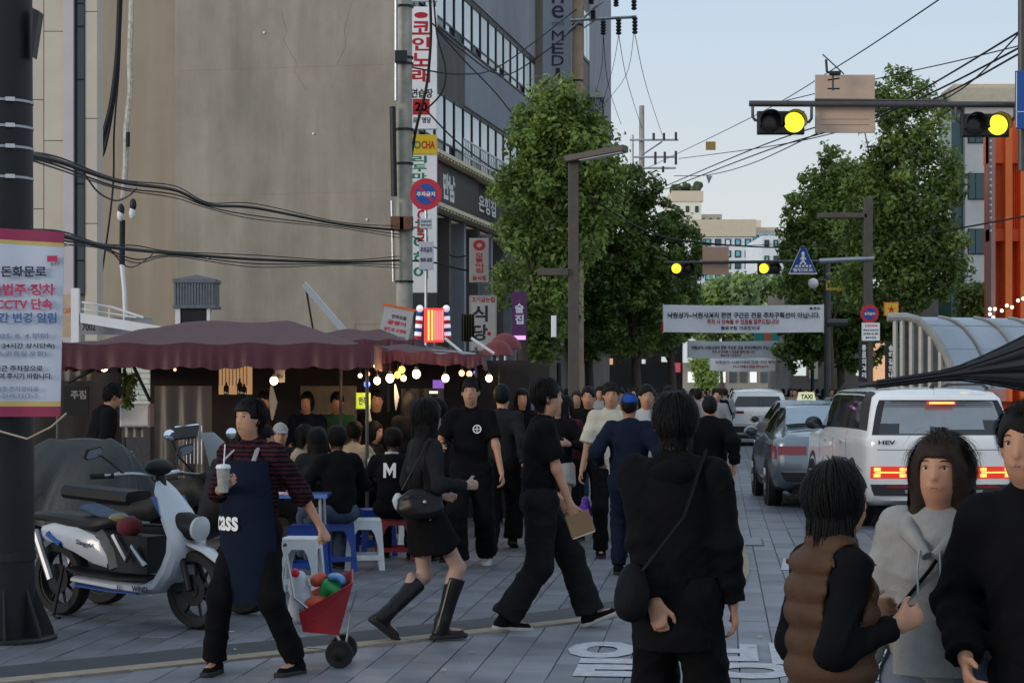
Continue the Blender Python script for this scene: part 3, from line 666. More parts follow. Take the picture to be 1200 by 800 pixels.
o, frm, W, H = far_block('lower_office', 'far low rooftop box behind the cream tower', 820, 846, 251, 345, 240, M('far_tan'), [M('far_glass_dark')], 3, 6, .35, .4)
# street-level shops at the far end, right side
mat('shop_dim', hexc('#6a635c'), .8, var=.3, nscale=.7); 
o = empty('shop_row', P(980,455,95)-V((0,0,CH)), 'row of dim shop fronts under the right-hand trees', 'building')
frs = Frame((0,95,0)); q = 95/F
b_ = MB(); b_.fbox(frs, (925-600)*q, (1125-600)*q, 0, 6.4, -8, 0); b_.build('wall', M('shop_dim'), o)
mat('lit_orange', (.8,.45,.25), .6, var=.2, nscale=4, emit=(1,.55,.3), es=.55); mat('lit_white', (.8,.8,.75), .6, var=.2, nscale=4, emit=(.95,1,.95), es=.5); mat('lit_red', (.6,.1,.12), .6, var=.2, nscale=4, emit=(1,.15,.2), es=.3)
for (xa,xb,ya,yb,mt) in ((1023,1037,402,446,'lit_orange'),(985,992,410,420,'lit_red'),(1003,1011,430,440,'lit_white'),(1020,1026,414,428,'white_sign'),(930,944,422,440,'lit_white'),(948,958,424,444,'panel_beige'),(1050,1062,345,365,'white_sign'),(1108,1122,340,366,'white_sign')):
    b_ = MB(); b_.fbox(frs, (xa-600)*q, (xb-600)*q, CH-(yb-HZ)*q, CH-(ya-HZ)*q, 0, .15); b_.build('shop_window', M(mt), o)
o = empty('far_shop_row', P(880,455,150)-V((0,0,CH)), 'pale shop front with small windows closing the street under the banners', 'building')
frs = Frame((0,150,0)); q = 150/F; b_ = MB(); b_.fbox(frs, (800-600)*q, (952-600)*q, 0, 3.6, -8, 0); b_.build('wall', mat('far_shop', hexc('#9a9286'), .8, var=.3, nscale=.5), o)
for k in range(12):
    b_ = MB(); x0 = (806-600)*q+k*.78; b_.fbox(frs, x0, x0+.5, 2.1, 2.9, 0, .1); b_.build('window', M('glass_teal' if k%3 else 'lit_white'), o)
# dim left row of shops behind the stalls under the trees
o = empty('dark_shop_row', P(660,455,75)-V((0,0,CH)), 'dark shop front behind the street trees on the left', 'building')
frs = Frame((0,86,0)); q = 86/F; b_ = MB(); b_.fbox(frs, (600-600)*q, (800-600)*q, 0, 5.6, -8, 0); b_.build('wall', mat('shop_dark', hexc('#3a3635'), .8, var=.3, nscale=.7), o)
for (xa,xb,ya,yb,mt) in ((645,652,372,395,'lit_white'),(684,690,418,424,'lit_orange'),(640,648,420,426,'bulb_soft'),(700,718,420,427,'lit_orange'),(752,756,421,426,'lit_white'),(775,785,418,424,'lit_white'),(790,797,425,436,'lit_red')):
    b_ = MB(); b_.fbox(frs, (xa-600)*q, (xb-600)*q, CH-(yb-HZ)*q, CH-(ya-HZ)*q, 0, .15); b_.build('shop_window', M(mt), o)
# ---------------------------------------------------------------- trees
def leaf_mat(name, h1, h2):
    m = bpy.data.materials.new(name); m.use_nodes = True; t = m.node_tree; N = t.nodes.new; K = t.links.new; b = t.nodes['Principled BSDF']; out = t.nodes['Material Output']
    tcn = N('ShaderNodeTexCoord'); n = N('ShaderNodeTexNoise'); n.inputs['Scale'].default_value = 2.2; n.inputs['Detail'].default_value = 6; K(tcn.outputs['Object'], n.inputs[0])
    r_ = N('ShaderNodeMapRange'); r_.inputs['From Min'].default_value = .35; r_.inputs['From Max'].default_value = .65; K(n.outputs['Fac'], r_.inputs[0])
    mxx = N('ShaderNodeMix'); mxx.data_type = 'RGBA'; mxx.inputs['A'].default_value = (*h1,1); mxx.inputs['B'].default_value = (*h2,1); K(r_.outputs[0], mxx.inputs['Factor'])
    K(mxx.outputs['Result'], b.inputs['Base Color']); b.inputs['Roughness'].default_value = .32
    tr = N('ShaderNodeBsdfTranslucent'); K(mxx.outputs['Result'], tr.inputs['Color']); ms = N('ShaderNodeMixShader'); ms.inputs[0].default_value = .38
    K(b.outputs[0], ms.inputs[1]); K(tr.outputs[0], ms.inputs[2]); K(ms.outputs[0], out.inputs['Surface']); MATS[name] = m; return m
leaf_mat('leaf_dark', (.075,.125,.026), (.16,.225,.05)); leaf_mat('leaf_mid', (.14,.215,.042), (.26,.35,.08)); leaf_mat('leaf_light', (.21,.31,.06), (.35,.45,.11))
leaf_mat('leaf_far', (.19,.28,.11), (.30,.40,.17)); mat('bark', hexc('#5a4c40'), .9, var=.3, nscale=8, bump=.5, bscale=30, streak=.3)  # leaf_far is a faded green, with the distance haze put into its colour
nr = np.random.RandomState(5)
def leaves(centers, rad, per, size, normals=None):
    """leaf-sized kites scattered through clumps"""
    n = len(centers)*per; c = np.repeat(centers, per, 0); rr = np.repeat(rad, per)
    d = nr.randn(n,3); d /= np.linalg.norm(d, axis=1)[:,None]; pos = c + d*(rr*nr.rand(n)**.45)[:,None]
    nm = d*.7 + nr.randn(n,3)*.55 + np.array([0,0,.5]); nm /= np.linalg.norm(nm, axis=1)[:,None]
    t = np.cross(nm, nr.randn(n,3)); t /= np.linalg.norm(t, axis=1)[:,None]; b = np.cross(nm, t); sz = (size*(.6+.8*nr.rand(n)))[:,None]
    v = np.stack([pos-t*sz, pos+b*sz*.55+nm*sz*.12, pos+t*sz, pos-b*sz*.55+nm*sz*.12], 1).reshape(-1,3)
    f = np.arange(n*4).reshape(-1,4); return v, f
def tree(label, lobes, trunk, Y, nclump, per, size, mats, group='street trees', trr=.16, cl=.34, name='street_tree', squash=1.0):
    """lobes in pixels (cx, cy, rx, ry[, dy]); trunk pixel x and the pixel row where it meets the crown"""
    tx_ = (trunk[0]-600)*Y/F; base = V((tx_, Y, 0)); o = empty(name, base, label, 'tree', group); k = Y/F
    cs = []; rs = []; tot = sum(l[2]*l[3]*l[2] for l in lobes)
    for l in lobes:
        n = max(3, int(nclump*l[2]*l[3]*l[2]/tot)); c0 = P(l[0], l[1], Y+(l[4] if len(l) > 4 else 0)); 
        for q in range(n):
            d = nr.randn(3); d /= np.linalg.norm(d); r_ = nr.rand()**.38
            cs.append([c0.x+d[0]*r_*l[2]*k, c0.y+d[1]*r_*l[2]*k*.9, c0.z+d[2]*r_*l[3]*k]); rs.append(cl*(.6+.7*nr.rand()))
    cs = np.array(cs); rs = np.array(rs); parts = []; ids = nr.randint(0, len(mats), len(cs))
    for m_ in range(len(mats)):
        s_ = ids == m_
        if s_.any(): v, f = leaves(cs[s_], rs[s_], per, size); parts.append((v, f, m_))
    np_object('crown', parts, [M(x) for x in mats], o, smooth=False)
    b_ = MB(); top = P(trunk[0], trunk[1], Y); cz = max(l[1]-l[3]*.6 for l in lobes) 
    hi = P(lobes[0][0], min(l[1] for l in lobes), Y); pts = [base+V((0,0,-.05)), base.lerp(top,.5)+V((.05,0,0)), top, top.lerp(hi,.5)+V((.06,.05,0)), hi]
    b_.tube(pts, [trr*1.15, trr*.9, trr*.75, trr*.45, trr*.15], 10); b_.build('trunk', M('bark'), o, smooth=True)
    b_ = MB()
    for q in range(min(26, len(cs))):
        c = V(cs[nr.randint(len(cs))]); a = pts[2].lerp(hi, nr.rand()*.8); mid = a.lerp(c,.5)+V((0,0,-.15)); b_.tube([a, mid, c], [trr*.3, trr*.18, trr*.06], 5)
    b_.build('limb', M('bark'), o, smooth=True)
    tag(b_ and [x for x in bpy.data.objects if x.parent == o and x.name.startswith('limb')][0], kind='stuff'); return o
DK = ['leaf_dark','leaf_dark','leaf_mid']
tree('leafy street tree nearest the office block, crown spreading behind the grey lamp post', [(648,255,58,75),(640,165,42,55),(668,150,40,45),(652,118,24,26),(690,210,44,60),(610,225,32,40),(600,330,26,38,2),(640,345,40,45)], (612,400), 44, 330, 92, .066, ['leaf_dark','leaf_mid','leaf_light','leaf_mid'], trr=.15)
tree('broad dark street tree standing second along the left pavement', [(735,300,68,75),(760,245,40,45),(720,230,42,40),(790,290,36,50),(745,370,66,45),(700,340,44,60),(805,300,20,30)], (745,425), 66, 400, 84, .085, ['leaf_dark','leaf_dark','leaf_mid','leaf_dark'], trr=.2)
tree('dark bushy street tree farther back behind the lamp post on the left', [(655,330,60,70),(620,300,50,60),(700,385,60,40),(690,300,50,60)], (690,425), 72, 240, 60, .12, ['leaf_dark','leaf_dark','leaf_mid'], trr=.2)
tree('dark street tree third along the left pavement beside the banners', [(770,350,46,55),(800,340,30,42),(745,330,40,50),(790,385,34,26)], (787,430), 78, 220, 60, .13, ['leaf_dark','leaf_mid'], trr=.2)
tree('tall dark green street tree right of the backs of the signs', [(1055,250,62,90),(1050,140,34,50),(1052,92,9,24),(1020,150,18,50),(1084,150,26,40),(1098,230,34,60),(1075,300,55,60),(1030,320,50,50),(1105,300,30,40),(1020,255,36,60),(1080,120,12,22)], (1060,385), 50, 410, 96, .068, ['leaf_dark','leaf_mid','leaf_mid','leaf_dark'], trr=.17)
tree('lighter green street tree behind the pedestrian crossing sign', [(962,270,44,70),(975,215,26,40),(972,185,8,18),(945,320,36,46),(985,300,36,60),(935,290,18,34),(1000,230,30,44)], (972,420), 68, 330, 84, .09, ['leaf_mid','leaf_light','leaf_mid'], trr=.2)
tree('shadowy street tree low behind the yellow crosswalk sign on the right', [(965,385,46,42),(1000,380,46,50),(930,400,26,30),(1040,380,30,30)], (985,430), 80, 260, 60, .13, ['leaf_dark','leaf_dark','leaf_mid'], trr=.2)
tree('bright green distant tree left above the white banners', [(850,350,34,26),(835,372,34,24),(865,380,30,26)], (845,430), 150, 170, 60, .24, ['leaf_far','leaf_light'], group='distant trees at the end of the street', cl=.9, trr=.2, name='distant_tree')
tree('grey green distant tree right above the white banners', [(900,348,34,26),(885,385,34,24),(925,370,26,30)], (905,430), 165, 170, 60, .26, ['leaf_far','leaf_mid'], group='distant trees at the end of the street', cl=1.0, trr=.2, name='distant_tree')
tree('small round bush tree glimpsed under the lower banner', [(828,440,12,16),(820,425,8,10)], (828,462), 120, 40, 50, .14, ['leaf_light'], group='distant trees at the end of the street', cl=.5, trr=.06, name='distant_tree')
# hedge by the stone office
hc = []; hr = []
for q in range(150): c = P(rnd.uniform(1124,1162), rnd.uniform(338,400), 62+rnd.uniform(0,1.5)); hc.append(list(c)); hr.append(.28)
v, f = leaves(np.array(hc), np.array(hr), 60, .09); ho = np_object('hedge', [(v, f, 0)], [M('leaf_dark')], None, smooth=False, origin=P(1142,455,62)-V((0,0,CH)))
tag(ho, 'clipped green hedge beside the pale stone office and orange building', 'hedge')
# ivy on the frontage beside the purple sign
hc = [list(P(rnd.uniform(618,650), rnd.uniform(315,415), 47+rnd.uniform(0,1))) for q in range(70)]
v, f = leaves(np.array(hc), np.full(70,.3), 55, .08); ho = np_object('climbing_plant', [(v, f, 0)], [M('leaf_dark')], None, smooth=False, origin=P(632,455,47)-V((0,0,CH)))
tag(ho, 'dark climbing plant hanging beside the purple blade sign', 'plant')
# ---------------------------------------------------------------- poles and posts
def post(name, label, cat, px, Y, r0, r1, py_top, m, group=None, n=14, extra=None):
    b0 = V(((px-600)*Y/F, Y, 0)); t = P(px, py_top, Y); o = empty(name, b0, label, cat, group); b_ = MB(); b_.tube([b0, b0.lerp(t,.5), t], [r0, (r0+r1)/2, r1], n); b_.build('shaft', m, o, smooth=True); return o
# near steel post at the left edge
YP = 13.1; o = empty('signal_post', V(((2-600)*YP/F, YP, 0)), 'thick black steel signal post at the left edge with steel bands and gusset foot', 'post')
pc = V(o.location); b_ = MB(); b_.tube([pc, pc+V((0,0,4.6))], [.215,.195], 24); b_.build('shaft', mat('post_black', (0.007,0.007,0.009), .6, .0, var=.25, nscale=5, bump=.1), o, smooth=True)
b_ = MB(); b_.lathe(pc, (0,0,1), [(.36,0),(.36,.02),(.34,.03)], 20); b_.build('base_plate', M('metal_dark'), o)
for k_ in range(8):
    a = k_*math.pi/4+.3; d = V((math.cos(a), math.sin(a), 0)); fr = Frame(pc, d); b_ = MB(); b_.prism(fr, [(.2,.025),(.34,.025),(.33,.07),(.205,.36)], -.006, .006); b_.build('gusset', M('metal_dark'), o)
for py in (121, 151, 175, 210):
    z = CH-(py-HZ)*YP/F; b_ = MB(); b_.lathe(pc+V((0,0,z)), (0,0,1), [(.202,-.008),(.206,-.008),(.206,.008),(.202,.008)], 24); bd_ = b_.build('steel_band', M('steel'), o)
    b_ = MB(); q = pc+V((.1,-.18,z)); b_.fbox(Frame(q,(1,.3,0)), -.03,.03,-.013,.013,0,.02); b_.build('buckle', M('steel_pale'), bd_)
b_ = MB(); z = CH-(650-HZ)*YP/F; b_.lathe(pc+V((0,0,z)), (0,0,1), [(.214,-.03),(.222,-.03),(.222,.03),(.214,.03)], 24); b_.build('collar', M('metal_dark'), o)
fr = Frame(P(38,67,13.0)); b_ = MB(); kk = 13/F; b_.prism(fr, [(0,0),(.005,0),(9*kk,53*kk),(1*kk,57*kk)], -.1, .02); sp = b_.build('loudspeaker', M('metal_dark'), loc=P(41,40,13)); tag(sp, 'small black wedge-shaped loudspeaker fixed high on the left signal post', 'speaker')
# banner on it
bn = empty('notice_banner', P(30,488,12.8), 'hanging district parking notice banner tied to the black post, pink and gold borders', 'banner'); mat('banner_cloth', hexc('#b4bccb'), .8, var=.05, nscale=3); mat('banner_maroon', hexc('#8b3050'), .8, var=.1); mat('banner_gold', hexc('#b6a368'), .8, var=.1)
YB = 12.8; kb = YB/F
def bpt(u, v, d=0):   # u in pixels 0..~75, v in pixels 272..488, small billow
    xr = 75.5-(v-272)*.022; x = -22+(xr+22)*u; y = 272+(v-272)+ (1-u)*-6*(1 if v < 300 else 0)
    return P(x, y, YB) + V((0, -.02*math.sin(u*3.1)*math.sin((v-272)/216*3.1)-d-.01*math.sin(u*9), 0))
def bstrip(name, v0, v1, mt, d=0):
    b_ = MB(); b_.grid(lambda i,j: bpt(i, v0+(v1-v0)*j, d), 14, 8); b_.grid(lambda i,j: bpt(i, v0+(v1-v0)*j, d-.006), 14, 8); return b_.build(name, M(mt), bn, smooth=True)
bstrip('cloth', 290, 470, 'banner_cloth'); bstrip('top_border', 272, 285, 'banner_maroon'); bstrip('gold_line', 285, 290, 'banner_gold'); bstrip('lower_gold_line', 470, 476, 'banner_gold'); bstrip('bottom_border', 476, 488, 'banner_maroon')
frb = Frame(P(0,0,YB-.045)); 
def bt(body, x0, x1, y, h, m): text(frb, body, (x0+x1)/2*kb, -y*kb, (x1-x0)*kb, h*kb, M(m), bn, 0, bold=.03)
bt('돈화문로',1,54,317,13,'navy_ink'); bt('불법주·정차',-12,64,338,14,'pink_ink'); bt('CCTV 단속',-5,61,355,13,'pink_ink'); bt('구간 변경 알림',-14,66,371,12,'blue_ink'); bt('2025. 8. 4.부터',-10,56,392,7,'grey_ink')
bt('(평일 24시간 상시단속)',-18,64,404,7,'navy_ink'); bt('(주말, 공휴일 포함)',-18,54,413,7,'grey_ink'); bt('※ 인근 주차장으로',-14,50,430,7,'navy_ink'); bt('이용하여 주시기 바랍니다.',-22,61,439,7,'navy_ink'); bt('종로구 주차관리과',-12,45,454,6,'grey_ink'); bt('02-2148-3312~3',-8,44,462,5,'grey_ink')
text(frb, '▀', 61*kb, -302*kb, 12*kb, 7*kb, M('pink_ink'), bn, 0); text(frb, '종로구', 64*kb, -308.5*kb, 10*kb, 4*kb, M('navy_ink'), bn, 0)
b_ = MB(); b_.tube([P(-20,503,12.9),P(0,505,12.85),P(32,514,12.8),P(60,500,12.8),P(78,484,12.8)], .006, 5); b_.tube([P(72,289,12.8),P(80,287,12.9)], .006, 5); b_.build('tie_rope', mat('rope', hexc('#a39a88'), .9), bn)
# concrete utility poles
def util(name, label, px, Y, r0, r1, top, m):
    return post(name, label, 'utility pole', px, Y, r0, r1, top, m, 'utility poles')
u1 = util('utility_pole', 'thick pale concrete utility pole in front of the corner of the taupe block', 474, 46, .20, .175, -60, M('concrete'))
for py in (8, 68, 75, 152, 192, 268, 330):
    b_ = MB(); b_.lathe(P(474,py,46), (0,0,1), [(.20,-.025),(.215,-.025),(.215,.025),(.20,.025)], 14); b_.build('pole_band', M('metal_dark'), u1)
for (a,b,rr) in (((464,-20),(464,118),.04),((460,125),(462,230),.07),((459,235),(461,330),.035)):
    b_ = MB(); b_.rod(P(*a,45.7), P(*b,45.7), rr, 8); b_.build('conduit', M('metal_dark' if rr > .04 else 'steel'), u1)
for (px_,py_,sz) in ((470,67,.14),(466,262,.16),(476,262,.16)):
    fr = Frame(P(px_,py_,45.7)); b_ = MB(); b_.fbox(fr,-sz,sz,-sz,sz,-.05,.12,bev=.02); b_.build('junction_box', mat('rust', hexc('#6d4c3a'), .8, var=.3) if sz>.15 else M('metal_dark'), u1)
u2 = util('utility_pole', 'brown concrete utility pole with insulators beside the clinic sign', 677, 62, .2, .16, -90, M('concrete_brown'))
b_ = MB(); b_.rod(P(668,24,61.7), P(746,20,61.7), .05, 6); b_.build('crossarm', M('steel'), u2)
b_ = MB(); b_.rod(P(664,38,61.7), P(706,2,61.7), .04, 6); b_.rod(P(684,33,61.7), P(700,22,61.7), .03, 6); b_.build('brace', M('steel'), u2)
for (x_,ya,yb) in ((693,-8,5),(722,-8,8),(743,-8,12),(707,24,41),(725,22,41),(744,20,40),(695,12,22)):
    b_ = MB(); kk = 61.6/F; prof = []
    hh = (yb-ya)*kk
    for q in range(5): prof += [(.05,hh*q/5),(.09,hh*(q+.3)/5),(.09,hh*(q+.6)/5)]
    b_.lathe(P(x_,yb,61.6), (0,0,1), prof+[(.04,hh)], 10); b_.build('insulator', M('metal_dark'), u2, smooth=True)
for yy in (30,95): 
    b_ = MB(); b_.lathe(P(677,yy,62),(0,0,1),[(.17,-.03),(.19,-.03),(.19,.03),(.17,.03)],12); b_.build('pole_band', M('metal_dark'), u2)
u3 = util('utility_pole', 'distant concrete utility pole with two crossarms rising over the left trees', 752, 100, .2, .13, 124, M('concrete'))
u4 = util('utility_pole', 'thin distant pole beside the pole with two crossarms', 741, 104, .1, .08, 158, M('steel_pale'))
for yy,xa,xb in ((164,738,795),(184,742,793),(197,740,792)):
    b_ = MB(); b_.rod(P(xa,yy,99.7), P(xb,yy,99.7), .055, 6); b_.build('crossarm', M('steel_pale'), u3)
for (x_,ya,yb) in ((766,156,164),(778,156,165),(792,155,164),(768,178,193),(779,178,191),(792,177,193),(752,196,204),(777,195,202)):
    b_ = MB(); b_.rod(P(x_,ya,99.5), P(x_,yb,99.5), .07, 6); b_.build('insulator', M('metal_dark'), u3)
b_ = MB(); b_.rod(P(752,182,99.8), P(776,166,99.8), .04, 6); b_.build('brace', M('steel'), u3)
# lamp posts (square wooden-look columns)
l1 = empty('street_lamp', V(((672-600)*39/F,39,0)), 'brown-grey street lamp on the left with slanting flat head over the trees', 'street lamp', 'street lamps')
mat('lamp_brown', hexc('#57504a'), .6, .2, var=.12, streak=.1)
frl = Frame(V(((672-600)*39/F,39,0))); b_ = MB(); b_.fbox(frl, -.10,.10,0,CH-(190-HZ)*39/F,-.1,.1,bev=.01); b_.build('column', M('lamp_brown'), l1)
a = P(664,188,38.9); b = P(733,175,38.4); f2 = Frame(a, b-a, V((0,0,1))-(b-a).normalized()*((b-a).normalized().z)); b_ = MB(); b_.fbox(f2, 0, (b-a).length, -.05, .08, -.14, .14, bev=.02); hd = b_.build('lamp_head', M('lamp_brown'), l1)
b_ = MB(); b_.fbox(f2, .3, (b-a).length-.05, -.062, -.052, -.11, .11); b_.build('diffuser', M('white_paint'), hd)
b_ = MB(); b_.fbox(Frame(P(630,323,38.9)), 0, 36*39/F, 0, .14, -.08, .08, bev=.01); b_.build('side_arm', M('lamp_brown'), l1)
b_ = MB(); b_.fbox(Frame(P(646,395,38.9)), 0, .1, 0, .42, -.1, .05, bev=.01); b_.build('notice_plate', M('white_sign'), l1)
l2 = empty('street_lamp', V(((1017-600)*46/F,46,0)), 'grey-brown street lamp on the right in front of the tall dark tree', 'street lamp', 'street lamps')
frl = Frame(V(((1017-600)*46/F,46,0))); b_ = MB(); b_.fbox(frl, -.10,.10,0,CH-(232-HZ)*46/F,-.1,.1,bev=.01); b_.build('column', M('lamp_brown'), l2)
b_ = MB(); b_.fbox(Frame(P(958,256,46)), 0, 58*46/F, 0, .12, -.1, .1, bev=.02); b_.build('lamp_head', M('lamp_brown'), l2)
b_ = MB(); b_.rod(P(960,306,45.9), P(1024,303,45.9), .06, 8); b_.build('side_arm', M('steel'), l2)
for (x,Yx,top,lab) in ((745,70,378,'slim dark lamp column between the left trees'),(655,60,425,'short dark post under the left trees'),(952,88,330,'distant dark post under the right trees')):
    post('post', lab, 'post', x, Yx, .09, .07, top, M('metal_dark'))
# ---------------------------------------------------------------- signals
mat('amber_lit', (1,.75,.05), .4, var=0, emit=(1,.78,.03), es=1.6); mat('lens_dark', (.015,.012,.01), .25, var=0); mat('signal_case', (.012,.012,.014), .6, var=.1)
def signal(label, px0, px1, py0, py1, Y, lit_px, dark_px, grp):
    k_ = Y/F; fr, w_, h_ = face(px0, py0, px1, py1, Y); o = empty('traffic_signal', fr(w_/2,0), label, 'traffic light', grp)
    b_ = MB(); b_.fbox(fr, 0, w_, 0, h_, -.12, 0, bev=.02); b_.build('housing', M('signal_case'), o)
    for (px, lit) in ((lit_px, 1), (dark_px, 0)):
        c = fr((px-px0)*k_, h_*.5, .0); rr = h_*.44
        b_ = MB(); b_.lathe(c, (0,-1,0), [(rr,.002),(rr*.95,.02),(rr*.6,.035),(0.001,.04)], 24); b_.build('lens', M('amber_lit' if lit else 'lens_dark'), o, smooth=True)
        b_ = MB(); n_ = 14; vs = []; fs = []
        for q in range(n_+1):
            a = math.pi*(-.12+1.24*q/n_); vs += [c+V((math.cos(a)*rr*1.08,0,math.sin(a)*rr*1.08)), c+V((math.cos(a)*rr*1.08,-.2+.0*abs(math.cos(a)),math.sin(a)*rr*1.08))]
        vs2 = [v_+V(((v_.x-c.x)*.06,0,(v_.z-c.z)*.06)) for v_ in vs]; m_ = len(vs)
        for q in range(n_): fs += [(2*q,2*q+1,2*q+3,2*q+2),(m_+2*q,m_+2*q+2,m_+2*q+3,m_+2*q+1),(2*q+1,m_+2*q+1,m_+2*q+3,2*q+3)]
        b_.add(vs+vs2, fs); b_.build('visor', M('signal_case'), o, smooth=True)
    return o
g1 = empty('signal_gantry', P(1260,455,29)-V((0,0,CH)), 'dark steel gantry arm reaching over the street from the right edge', 'gantry')
b_ = MB(); b_.rod(P(878,121.5,29), P(1262,123,29), .045, 12); b_.rod(P(955,117,29), P(1110,118.5,29), .02, 8); b_.build('arm', mat('gantry_grey', (.09,.085,.085), .5, .5, var=.15), g1, smooth=True)
b_ = MB(); b_.tube([P(1197,-60,28.7), P(1197,70,28.7), P(1197,200,28.7)], .05, 10); b_.rod(P(1197,-60,28.7),P(1260,-62,28.8),.05,8); b_.rod(P(1260,-62,28.9),V(((1260-600)*29/F,29,0)),.12,14); b_.build('mast', M('gantry_grey'), g1, smooth=True)
for (x0,x1,yy,z1) in ((882,888,124,141),(945,951,124,143),(1120,1126,125,143),(1184,1189,125,141)):
    b_ = MB(); xx = x0 if x0 in (882,1120) else x1
    xi = x1 if xx == x0 else x0
    b_.tube([P(xx,yy,29),P(xx,z1-4,29),P((xx+xi)/2,z1,29),P(xi,z1,29)], .022, 8); b_.build('bracket', M('gantry_grey'), g1, smooth=True)
signal('left amber two-lens traffic signal under the near gantry arm', 888, 943, 130, 157, 28.9, 930.5, 902, 'traffic signals on the near gantry')
signal('right amber two-lens traffic signal under the near gantry arm, by the orange building', 1127, 1183, 133, 160, 28.9, 1169, 1142, 'traffic signals on the near gantry')
# back of a road sign on the gantry
fr, w_, h_ = face(955, 88, 1025, 156, 29.15); sb = empty('sign_back', fr(w_/2,0), 'bare beige back of a square road sign clamped to the near gantry arm', 'road sign'); mat('sign_back_beige', hexc('#c4a995'), .6, .2, var=.05)
b_ = MB(); b_.fbox(fr, 0, w_, 0, h_, 0, .03, bev=.006); b_.build('plate', M('sign_back_beige'), sb)
b_ = MB(); 
for yy in (.12,.2): b_.fbox(fr, .1, w_-.1, yy, yy+.012, .031, .045)
b_.fbox(fr, .06, w_-.06, h_*.52, h_*.52+.02, .031, .05)
b_.build('rib', M('sign_back_beige'), sb)
for xx in (.06, w_*.86): b_ = MB(); b_.fbox(fr, xx, xx+.03, h_*.44, h_*.55, .045, .12); b_.build('clamp', M('steel_pale'), sb)
o = empty('detector_aerial', P(976,88,29), 'small dark camera and aerial on top of the sign on the near gantry', 'aerial')
b_ = MB(); b_.tube([P(968,70,28.9),P(969,84,28.9),P(973,86,28.9)], .02, 6); b_.rod(P(973,86,28.9),P(984,86,28.8),.035,8); b_.rod(P(976,86,28.9),P(976,106,28.9),.014,6); b_.rod(P(970,104,28.9),P(984,104,28.9),.012,6); b_.rod(P(970,94,28.9),P(984,92,28.9),.012,6); b_.build('camera_arm', M('metal_dark'), o)
b_ = MB(); b_.rod(P(964,64,28.9),P(989,87,28.9),.01,5); b_.build('whip', M('metal_dark'), o)
fr, w_, h_ = face(1190, 83, 1240, 151, 28.5); sg = empty('road_sign', fr(w_/2,0), 'blue road sign cut off by the right edge on the near gantry', 'road sign'); mat('sign_blue', hexc('#1c4a94'), .45, var=.05)
b_ = MB(); b_.fbox(fr, 0, w_, 0, h_, -.03, 0, bev=.006); b_.build('plate', M('sign_blue'), sg); b_ = MB(); b_.fbox(fr, .01, w_-.01, h_*.29, h_*.30, 0, .004); b_.fbox(fr, .01,.02,.02,h_-.02,0,.004); b_.build('border_line', M('white_ink'), sg)
# far gantry
g2 = empty('signal_gantry', V(((970-600)*62/F,62,0)), 'distant grey signal gantry arm below the pale office with post on the right', 'gantry')
b_ = MB(); b_.rod(P(782,308,62), P(970,306,62), .05, 8); b_.build('arm', M('gantry_grey'), g2)
b_ = MB(); b_.tube([V(((970-600)*62/F,62,0)), P(969,306,62)], .11, 10); b_.rod(P(969,378,61.9),P(993,378,61.9),.12,8); b_.build('mast', M('gantry_grey'), g2)
b_ = MB(); b_.rod(P(966,328,61.8),P(950,328,61.8),.03,6); b_.build('bracket', M('gantry_grey'), g2)
signal('left amber signal on the distant gantry against the dark tree', 786, 814, 308, 321, 61.8, 792.5, 807, 'traffic signals on the distant gantry')
signal('right amber signal on the distant gantry left of the crossing sign', 888, 914, 308, 321, 61.8, 895, 908, 'traffic signals on the distant gantry')
fr, w_, h_ = face(823, 289, 854, 322, 62.2); sb = empty('sign_back', fr(w_/2,0), 'bare pinkish back of a square sign on the distant gantry', 'road sign'); b_ = MB(); b_.fbox(fr, 0, w_, 0, h_, 0, .04, bev=.01); b_.build('plate', mat('sign_back_pink', hexc('#d0a58c'), .6, var=.05), sb)
b_ = MB(); b_.fbox(fr, .05, w_-.05, h_*.42, h_*.42+.05, .041, .07); b_.build('rib', M('sign_back_beige'), sb)
o = tag(MB().ball(P(953,332,60), .16, 12).build('globe_lamp', M('white_paint'), smooth=True, loc=P(953,332,60)), 'small white globe lamp hanging on the distant gantry post', 'lamp')
# pedestrian crossing triangle
YT = 58; kt = YT/F; ft = Frame(P(941,320,YT)); o = empty('crossing_sign', ft(0,0), 'blue triangular pedestrian crossing sign with white walking figure', 'road sign')
tri = lambda c_, r_: [(-16*kt*c_, 0+r_),(16*kt*c_, 0+r_),(2*kt*c_, 31*kt*c_+r_),(-2*kt*c_, 31*kt*c_+r_)]
b_ = MB(); b_.prism(ft, tri(1.06,-.03), -.03, 0); b_.build('rim', M('white_ink'), o); b_ = MB(); b_.prism(ft, tri(.98,.01), .001, .012); b_.build('plate', M('sign_blue'), o)
b_ = MB(); b_.ball(ft(0, 23*kt, .02), .05, 8, (1,.3,1)); b_.tube([ft(0,21*kt,.02),ft(0,15*kt,.02)], .045, 6); b_.tube([ft(0,15*kt,.02),ft(-3.5*kt,10*kt,.02)], .03, 6); b_.tube([ft(0,15*kt,.02),ft(3*kt,10*kt,.02)], .03, 6); b_.tube([ft(-3.2*kt,16*kt,.02),ft(0,20*kt,.02),ft(3.2*kt,16*kt,.02)], .022, 6); b_.build('figure', M('white_ink'), o)
b_ = MB(); 
for q in range(5): b_.fbox(ft, (-9+q*4)*kt, (-6.5+q*4)*kt, 7*kt, 9.5*kt, .013, .02)
b_.build('crossing_bars', M('white_ink'), o); text(ft, '횡단보도', 0, 3.8*kt, 24*kt, 4.5*kt, M('white_ink'), o, .016, bold=.03)
